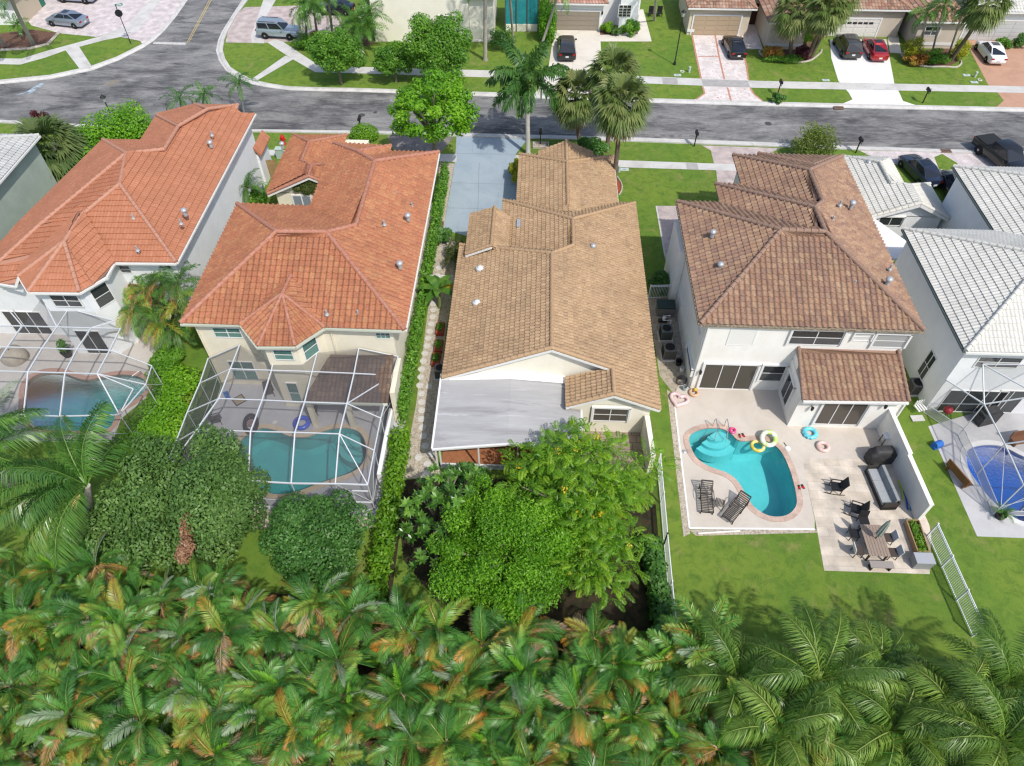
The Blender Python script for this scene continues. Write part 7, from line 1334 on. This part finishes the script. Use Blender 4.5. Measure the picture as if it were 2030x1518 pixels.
for k, (r_, z) in enumerate(prof):
    for j in range(n): V.append((r_*(1+.3*(j % 2))*math.cos(2*math.pi*j/n), r_*(1+.3*(j % 2))*math.sin(2*math.pi*j/n), z))
MB().add(V, [(i*n+j, i*n+(j+1) % n, (i+1)*n+(j+1) % n, (i+1)*n+j) for i in range(4) for j in range(n)]).build('canopy', M('sage_canvas', (.36, .40, .36), .9, (.26, .30, .27), 4), t)
q0, q1, q2, q3 = at(1791, 1038), at(1815, 1038), at(1836, 1100), at(1813, 1100); c2 = (q0+q1+q2+q3)/4; t = thing('raised_planter', 'wooden raised planter bed with weeds beside the picket fence', 'planter', c2); d = (q3-q0); m_wood = M('planter_wood', (.36, .24, .13), .8, (.28, .18, .10), 4)
for a_, b_ in ((q0, q1), (q1, q2), (q2, q3), (q3, q0)): MB().bar(a_+[0, 0, .22], b_+[0, 0, .22], .06, .44).build('side_board', m_wood, t, world=True)
MB().prism([q0, q1, q2, q3], .3, .34).build('soil_fill', m_soil, t, world=True); V, F, U = cloud([(*(q0*.25+q1*.25+q2*.25+q3*.25+(q3-q0)*s)[:2], .38, .3, .4, .2) for s in (-.35, -.1, .15, .38)], 500, .2, 71, asp=.25, shell=.3); npobj('weeds', V, F, L_cassia, t, U, world=True)
t = thing('storage_box', 'grey outdoor storage box at the corner of the patio', 'box', at(1822, 1118)); MB().box((0, 0, .33), (.95, .6, .66)).build('box_body', M('grey_resin', (.28, .29, .31), .6), t); MB().box((0, 0, .69), (1.0, .65, .07)).build('lid', M('grey_resin_lid', (.36, .38, .41), .5), t)
for a, b, col, nm in (((1781, 952), (1790, 990), (.45, .65, .08), 'lime'), ((1791, 958), (1803, 990), (.12, .06, .38), 'purple'), ((1790, 968), (1800, 1010), (.03, .12, .45), 'deep blue'), ((1797, 975), (1806, 1012), (.03, .28, .33), 'teal')):
    p, q = at(*a, .05), at(*b, .05); t = thing('pool_noodle', f'{nm} foam pool noodle lying along the white garden wall', 'pool noodle', (*p[:2], 0)); m_ = (p+q)/2+[.06, 0, 0]; MB().tube([p, m_, q], .045, 8).build('foam', M('foam_'+nm.replace(' ', '_'), col, .8), t, world=True, smooth=True)
def ring(label, q, R0, r, col, col2=None, z=.12, tilt=None, extra=None):
    t = thing('swim_ring', label, 'swim ring', at(*q, z)); o = MB().torus((0, 0, 0), R0, r, 24, 10, tilt=tilt).build('tube', M('vinyl_'+label.split()[0]+label.split()[1], col, .25, col2, 3, spec=.5, lo=.45, hi=.55), t, smooth=True); return t
t = ring('sky blue scalloped swim ring on the deck near the glass doors', (1606, 858), .34, .13, (.10, .48, .60), (.16, .62, .72)); V = MB()
for k in range(12): V.lathe((.42*math.cos(k*math.pi/6), .42*math.sin(k*math.pi/6), .0), [(.01, -.09), (.07, -.05), (.09, 0), (.07, .05), (.01, .09)], 6)
V.build('scallops', M('vinyl_sky', (.12, .52, .64), .25), t); ring('blush pink swim ring on the deck below the sky blue one', (1632, 885), .31, .12, (.66, .44, .40), (.72, .55, .50))
ring('rainbow white swim ring tilted over the pool edge', (1524, 869), .42, .15, (.75, .75, .72), (.45, .68, .15), z=.3, tilt=Matrix.Rotation(R(25), 3, 'X')); ring('yellow clear swim ring floating in the turquoise pool', (1502, 884), .36, .11, (.62, .50, .05), (.75, .66, .25), z=-.06); ring('small magenta swim ring with a dark toy on the pool edge', (1452, 853), .17, .08, (.60, .03, .18), (.70, .10, .28), z=.1)
ring('blue swim ring on the grey deck under the middle cage', (598, 838), .42, .15, (.02, .06, .42), (.03, .09, .55), z=.16)
t = thing('heart_float', 'pale pink heart-shaped float beside the deck edge', 'float', at(1346, 792, .13), -.4); pts = [(.035*16*math.sin(q)**3, .035*(13*math.cos(q)-5*math.cos(2*q)-2*math.cos(3*q)-math.cos(4*q)), 0) for q in np.linspace(0, 2*math.pi, 28)]; MB().tube(pts, .12, 8).build('tube', M('vinyl_pale_pink', (.72, .52, .52), .3), t, smooth=True)
t = thing('inflatable_toy', 'small colourful inflatable toy by the wall of the white house', 'toy', at(1376, 778, .12)); MB().torus((0, 0, 0), .26, .1, 16, 8).build('tube', M('toy_orange', (.60, .25, .06), .4, (.6, .5, .4), 9), t, smooth=True); MB().lathe((.05, .1, .05), [(.02, 0), (.12, .08), (.12, .2), (.02, .3)], 10).build('head', M('toy_yellow', (.62, .42, .05), .4), t, smooth=True)
for q, lab in (((1588, 966), 'pair of red and black sandals on the deck right of the pool'), ((1470, 864), 'red and black sandals at the pool edge by the steps')):
    t = thing('sandals', lab, 'sandals', at(*q, .02))
    for k, s in enumerate((-.12, .12)): MB().box((s, .05*k, .02), (.12, .3, .04), .3*k).build('sole', m_blk, t); MB().box((s, .05*k-.06, .055), (.12, .12, .03), .3*k).build('strap', m_hyd, t)
t = thing('hand_fan', 'white paddle lying on the deck beside the pool', 'paddle', at(1562, 889, .02)); MB().lathe((0, 0, 0), [(.17, 0), (.17, .03), (.02, .035)], 16).build('blade', m_frame, t); MB().bar((-.05, .16, .015), (-.16, .45, .015), .03).build('handle', m_pole, t)
t = thing('pool_skimmer_lid', 'round grey skimmer lid on the deck left of the pool', 'lid', at(1357, 895, .02)); MB().lathe((0, 0, 0), [(.13, -.02), (.13, .03), (.08, .06), (.02, .07)], 12).build('cover', m_vent, t)
t = thing('white_pipe', 'white pipe lying on the grass in front of the deck', 'pipe', at(1385, 1056, .05)); MB().tube([at(1384, 1057, .06), at(1467, 1052, .06)], .05, 8).build('tube', m_frame, t, world=True)
def ac(label, q, s=.85, hgt=.85, mat=None):
    t = thing('air_conditioner', label, 'air conditioner', at(*q), .05); MB().box((0, 0, .05), (s+.2, s+.2, .1)).build('pad', m_conc, t); MB().box((0, 0, .1+hgt/2), (s, s, hgt)).build('cabinet', mat or M('ac_taupe', (.16, .155, .145), .6), t); MB().torus((0, 0, hgt+.11), s*.36, .035, 20, 6).build('fan_ring', m_blk, t); MB().lathe((0, 0, hgt+.10), [(s*.34, 0), (s*.33, .012), (.02, .013)], 18).build('fan_well', M('fan_dark', (.012, .012, .012), .7), t); mb = MB()
    for k in range(4): mb.box((0, 0, hgt+.125), (s*.66, .06, .01), k*math.pi/4)
    mb.build('fan_blades', m_iron2, t); mb = MB()
    for k in range(9):
        for sx, sy, d_ in ((0, -1, (s*.92, .02, .03)), (-1, 0, (.02, s*.92, .03))): mb.box((sx*s*.505, sy*s*.505, .2+k*hgt/10), d_)
    mb.build('grille', m_iron2, t)
ac('taupe air conditioner with a black fan, nearer the viewer, in the side yard', (1324, 706)); ac('slate grey air conditioner with a rusty fan farther back in the side yard', (1318, 668), .8, .8, M('ac_slate', (.13, .155, .15), .6)); ac('taupe air conditioner squeezed between brown and white houses', (1810, 775), .8, .8)
t = thing('storage_chest', 'dark green lidded chest by the picket fence in the side yard', 'chest', at(1317, 620)); MB().box((0, 0, .4), (1.2, .8, .8)).build('box_body', M('chest_taupe', (.17, .16, .15), .7), t); MB().box((0, 0, .86), (1.28, .88, .14)).build('lid', M('chest_green', (.03, .055, .05), .5), t)
t = thing('pool_pump', 'pool pump with white pipes in the side yard', 'pump', at(1313, 640)); MB().tube([(-.3, 0, .25), (.3, 0, .25)], .15, 10).build('motor', m_blk, t); MB().lathe((.05, 0, .35), [(.12, 0), (.12, .2), (.02, .22)], 10).build('strainer', m_frame, t)
for y in (-.25, .2): MB().tube([(0, 0, .3), (0, y, .5), (.5, y, .55), (.5, y*2.2, .1)], .035, 8).build('pipe', m_frame, t)
for q, lab, mt, r in (((1343, 706), 'pale bucket near the taupe air conditioner', m_step, .24), ((1345, 722), 'black bucket near the taupe air conditioner', m_blk, .24), ((1351, 735), 'white jug by the side door', m_frame, .16), ((1356, 773), 'blue-grey pot at the corner of the white house', M('bluegrey', (.30, .38, .40), .5), .15), ((372, 795), None, None, 0)):
    if lab: t = thing('bucket', lab, 'bucket', at(*q)); MB().lathe((0, 0, 0), [(r*.8, 0), (r, .36), (r*.92, .36), (r*.75, .05)], 14).build('shell', mt, t); MB().tube([(-r, 0, .36), (-r*.6, 0, .46), (r*.6, 0, .46), (r, 0, .36)], .012, 5).build('handle', m_iron2, t)
t = thing('hose', 'coiled black hose at the corner of the white house', 'hose', at(1350, 758)); MB().tube([(.35*math.cos(a*.5)*(1+.1*math.sin(a)), .3*math.sin(a*.5), .03+.008*a) for a in range(50)], .02, 5).build('coil', m_blk, t)
for q, lab in (((375, 792), 'orange clay pot outside the cage, farther from the viewer'), ((369, 803), 'orange clay pot outside the cage, nearer the viewer')):
    t = thing('clay_pot', lab, 'pot', at(*q)); MB().lathe((0, 0, 0), [(.2, 0), (.3, .35), (.33, .36), (.33, .42), (.26, .42), (.2, .2)], 14).build('shell', M('clay', (.55, .18, .07), .7), t); MB().lathe((0, 0, .3), [(.24, 0), (.23, .03), (.02, .04)], 12).build('potting_soil', m_soil, t)
# things under the cages
t = thing('door_mat', 'square tan mat lying on the grey deck under the middle cage', 'mat', at(474, 793, .01), .75); MB().box((0, 0, .012), (.75, .75, .024)).build('border', m_strap, t); MB().box((0, 0, .026), (.6, .6, .01)).build('weave', M('tan_weave', (.28, .23, .16), .9), t)
t = thing('float_board', 'small blue float board leaning by the wall under the middle cage', 'board', at(450, 784, .03), .6); MB().box((0, 0, .02), (.3, .75, .05)).build('foam', M('float_blue', (.03, .14, .42), .5), t); MB().box((0, .2, .048), (.2, .06, .01)).build('strap', m_blk, t)
t = thing('hanging_chair', 'black egg-shaped lounge float by the teal pool', 'float', at(497, 840, .12), .3); MB().torus((0, 0, 0), .38, .13, 20, 8).build('tube', m_blk, t, smooth=True).scale = (1, 1.7, 1); MB().lathe((0, .1, -.05), [(.3, 0), (.28, .06), (.02, .07)], 14).build('netting', M('dark_floral', (.12, .05, .06), .8, (.3, .2, .22), 12), t)
def dark_chair(label, q, rz):
    t = thing('patio_chair', label, 'chair', at(*q), rz); MB().box((0, 0, .42), (.55, .55, .04)).build('seat', m_strap, t); MB().obox((-.27, -.27, .44), (.54, 0, 0), (0, -.15, .5), (0, .03, .01)).build('backrest', m_strap, t)
    for s in (-.26, .26):
        for y in (-.24, .24): MB().bar((s, y, .62 if y > 0 else .45), (s*1.05, y*1.1, 0), .03).build('leg', m_iron2, t)
        MB().box((s, .0, .63), (.04, .5, .03)).build('armrest', m_iron2, t)
dark_chair('dark chair by the porch post under the middle cage', (621, 822), R(120)); dark_chair('dark chair against the cream wall under the middle cage', (536, 782), R(200)); dark_chair('dark chair at the left screen under the middle cage', (432, 838), R(-70))
t = thing('pool_drain_lid', 'round cream lid set in the grey deck by the teal pool', 'lid', at(545, 837, .012)); MB().lathe((0, 0, 0), [(.15, -.02), (.15, .012), (.02, .015)], 16).build('cover', m_step, t)
t = thing('covered_furniture', 'furniture under a beige cover in the left cage', 'cover', at(32, 712)); V = []; n = 18; prof = [(.85, .05), (.9, .4), (.75, .8), (.4, .95), (.05, .97)]
for k, (r_, z) in enumerate(prof):
    for j in range(n): q = 2*math.pi*j/n; V.append((r_*math.cos(q)*(1+.06*math.sin(4*q+k)), r_*math.sin(q)*.85, z))
MB().add(V, [(i*n+j, i*n+(j+1) % n, (i+1)*n+(j+1) % n, (i+1)*n+j) for i in range(4) for j in range(n)]).build('cover', M('beige_cover', (.40, .36, .30), .9, (.32, .28, .23), 3, bump=.5), t, smooth=True)
t = thing('potted_plant', 'leafy plant in a dark pot in the left cage', 'plant', at(136, 705)); MB().lathe((0, 0, 0), [(.25, 0), (.36, .5), (.3, .5), (.25, .3)], 14).build('pot', m_iron2, t); V, F, U = cloud([(0, 0, 1.0, .35, .35, .55)], 160, .35, 91, asp=.35, shell=.2); npobj('foliage', V, F, L_mid, t, U)
t = thing('pool_handrail', 'thin steel handrail at the dark teal pool', 'handrail', at(275, 738)); MB().tube([at(276, 735), at(276, 735, .9), at(262, 745, .8), at(252, 752, 0)], .03, 8).build('rail', m_chrome, t, world=True)
t = thing('covered_grill', 'grill under a dark cover inside the right cage', 'grill', at(1950, 835), .3); MB().box((0, 0, .5), (1.3, .65, 1.0)).box((0, .05, 1.08), (.9, .5, .18)).build('cover', m_cov, t); MB().box((-.72, 0, .75), (.14, .5, .06)).build('side_shelf', m_blk, t)
m_brn = M('brown_bench', (.20, .09, .04), .6, (.15, .065, .03), 5)
t = thing('wooden_bench', 'long brown wooden bench at the left screen of the right cage', 'bench', (at(1885, 925)+at(1905, 970))/2, R(20)); MB().box((0, 0, .42), (.5, 1.7, .07)).build('seat', m_brn, t); MB().box((-.24, 0, .7), (.06, 1.7, .5)).build('backrest', m_brn, t)
for y in (-.7, .7): MB().box((0, y, .2), (.42, .08, .4)).build('leg', m_brn, t)
t = thing('wooden_bench', 'brown wooden seat at the far right of the blue pool', 'bench', at(2022, 878), .2); MB().box((0, 0, .42), (1.5, .6, .08)).build('seat', m_brn, t); MB().box((0, .28, .7), (1.5, .06, .5)).build('backrest', m_brn, t)
for s in (-.6, .6): MB().box((s, 0, .2), (.08, .5, .4)).build('leg', m_brn, t)
t = thing('kettle_grill', 'round red kettle grill inside the right cage', 'grill', at(1868, 828)); MB().lathe((0, 0, .55), [(.05, 0), (.24, .1), (.29, .26), (.24, .42), (.06, .5)], 14).build('bowl', M('kettle_red', (.30, .02, .03), .4), t, smooth=True)
for k in range(3): MB().bar((.1*math.cos(k*2.1), .1*math.sin(k*2.1), .6), (.26*math.cos(k*2.1), .26*math.sin(k*2.1), 0), .03).build('leg', m_blk, t)
t = thing('potted_palm', 'small potted palm at the near corner of the right cage', 'plant', at(1980, 1025)); MB().lathe((0, 0, 0), [(.22, 0), (.3, .4), (.24, .4), (.2, .2)], 12).build('pot', m_iron2, t); f = Fr(88)
for k in range(11): f.frond(np.array([0, 0, .4]), k*2.4, 1.2-.06*k, .75, 1.3, 14, .2, .04)
f.build('foliage', L_royal, t)
t = thing('hose_reel', 'blue hose reel outside the right cage', 'hose reel', at(1855, 886), .4); MB().tube([(-.25, 0, .3), (.25, 0, .3)], .22, 12).build('drum', M('reel_blue', (.03, .14, .48), .5), t); MB().box((0, 0, .1), (.6, .35, .2)).build('base', MATS['reel_blue'], t)
for k in range(4): pass
t = thing('stacked_chairs', 'stack of white slatted plastic chairs between brown and white houses', 'chairs', at(1812, 818), .3)
for k in range(4): MB().box((k*.16, 0, .45+.02*k), (.1, .55, .06)).box((k*.16, .25, .65), (.08, .06, .5)).build('chair_slat', m_frame, t)
t = thing('paving_slab', 'grey slab leaning near the stacked white chairs', 'slab', at(1818, 830), .1); MB().box((0, 0, .06), (.8, .45, .06)).build('slab', m_conc, t); MB().box((0, 0, .015), (.6, .3, .03)).build('base', m_vent, t)
# red planter boxes in the shaded side yard of the tan house
for i, (q, lab) in enumerate((((876, 655), 'rust red planter box under the tan eave, farthest back'), ((873, 690), 'rust red planter box under the tan eave, in the middle'), ((868, 715), 'rust red planter box under the tan eave, nearest'))):
    p = at(*q); t = thing('planter_box', lab, 'planter', (p[0]-.1, p[1], 0)); MB().box((0, 0, .15), (.55, 1.1, .3)).build('box_body', M('rust_red', (.30, .06, .035), .8), t); V, F, U = cloud([(0, 0, .4, .25, .45, .22)], 160, .18, 95+i, shell=.2); npobj('foliage', V, F, L_mid, t, U)
ac('grey air conditioner beside the planter boxes under the tan eave', (874, 745), .7, .75)
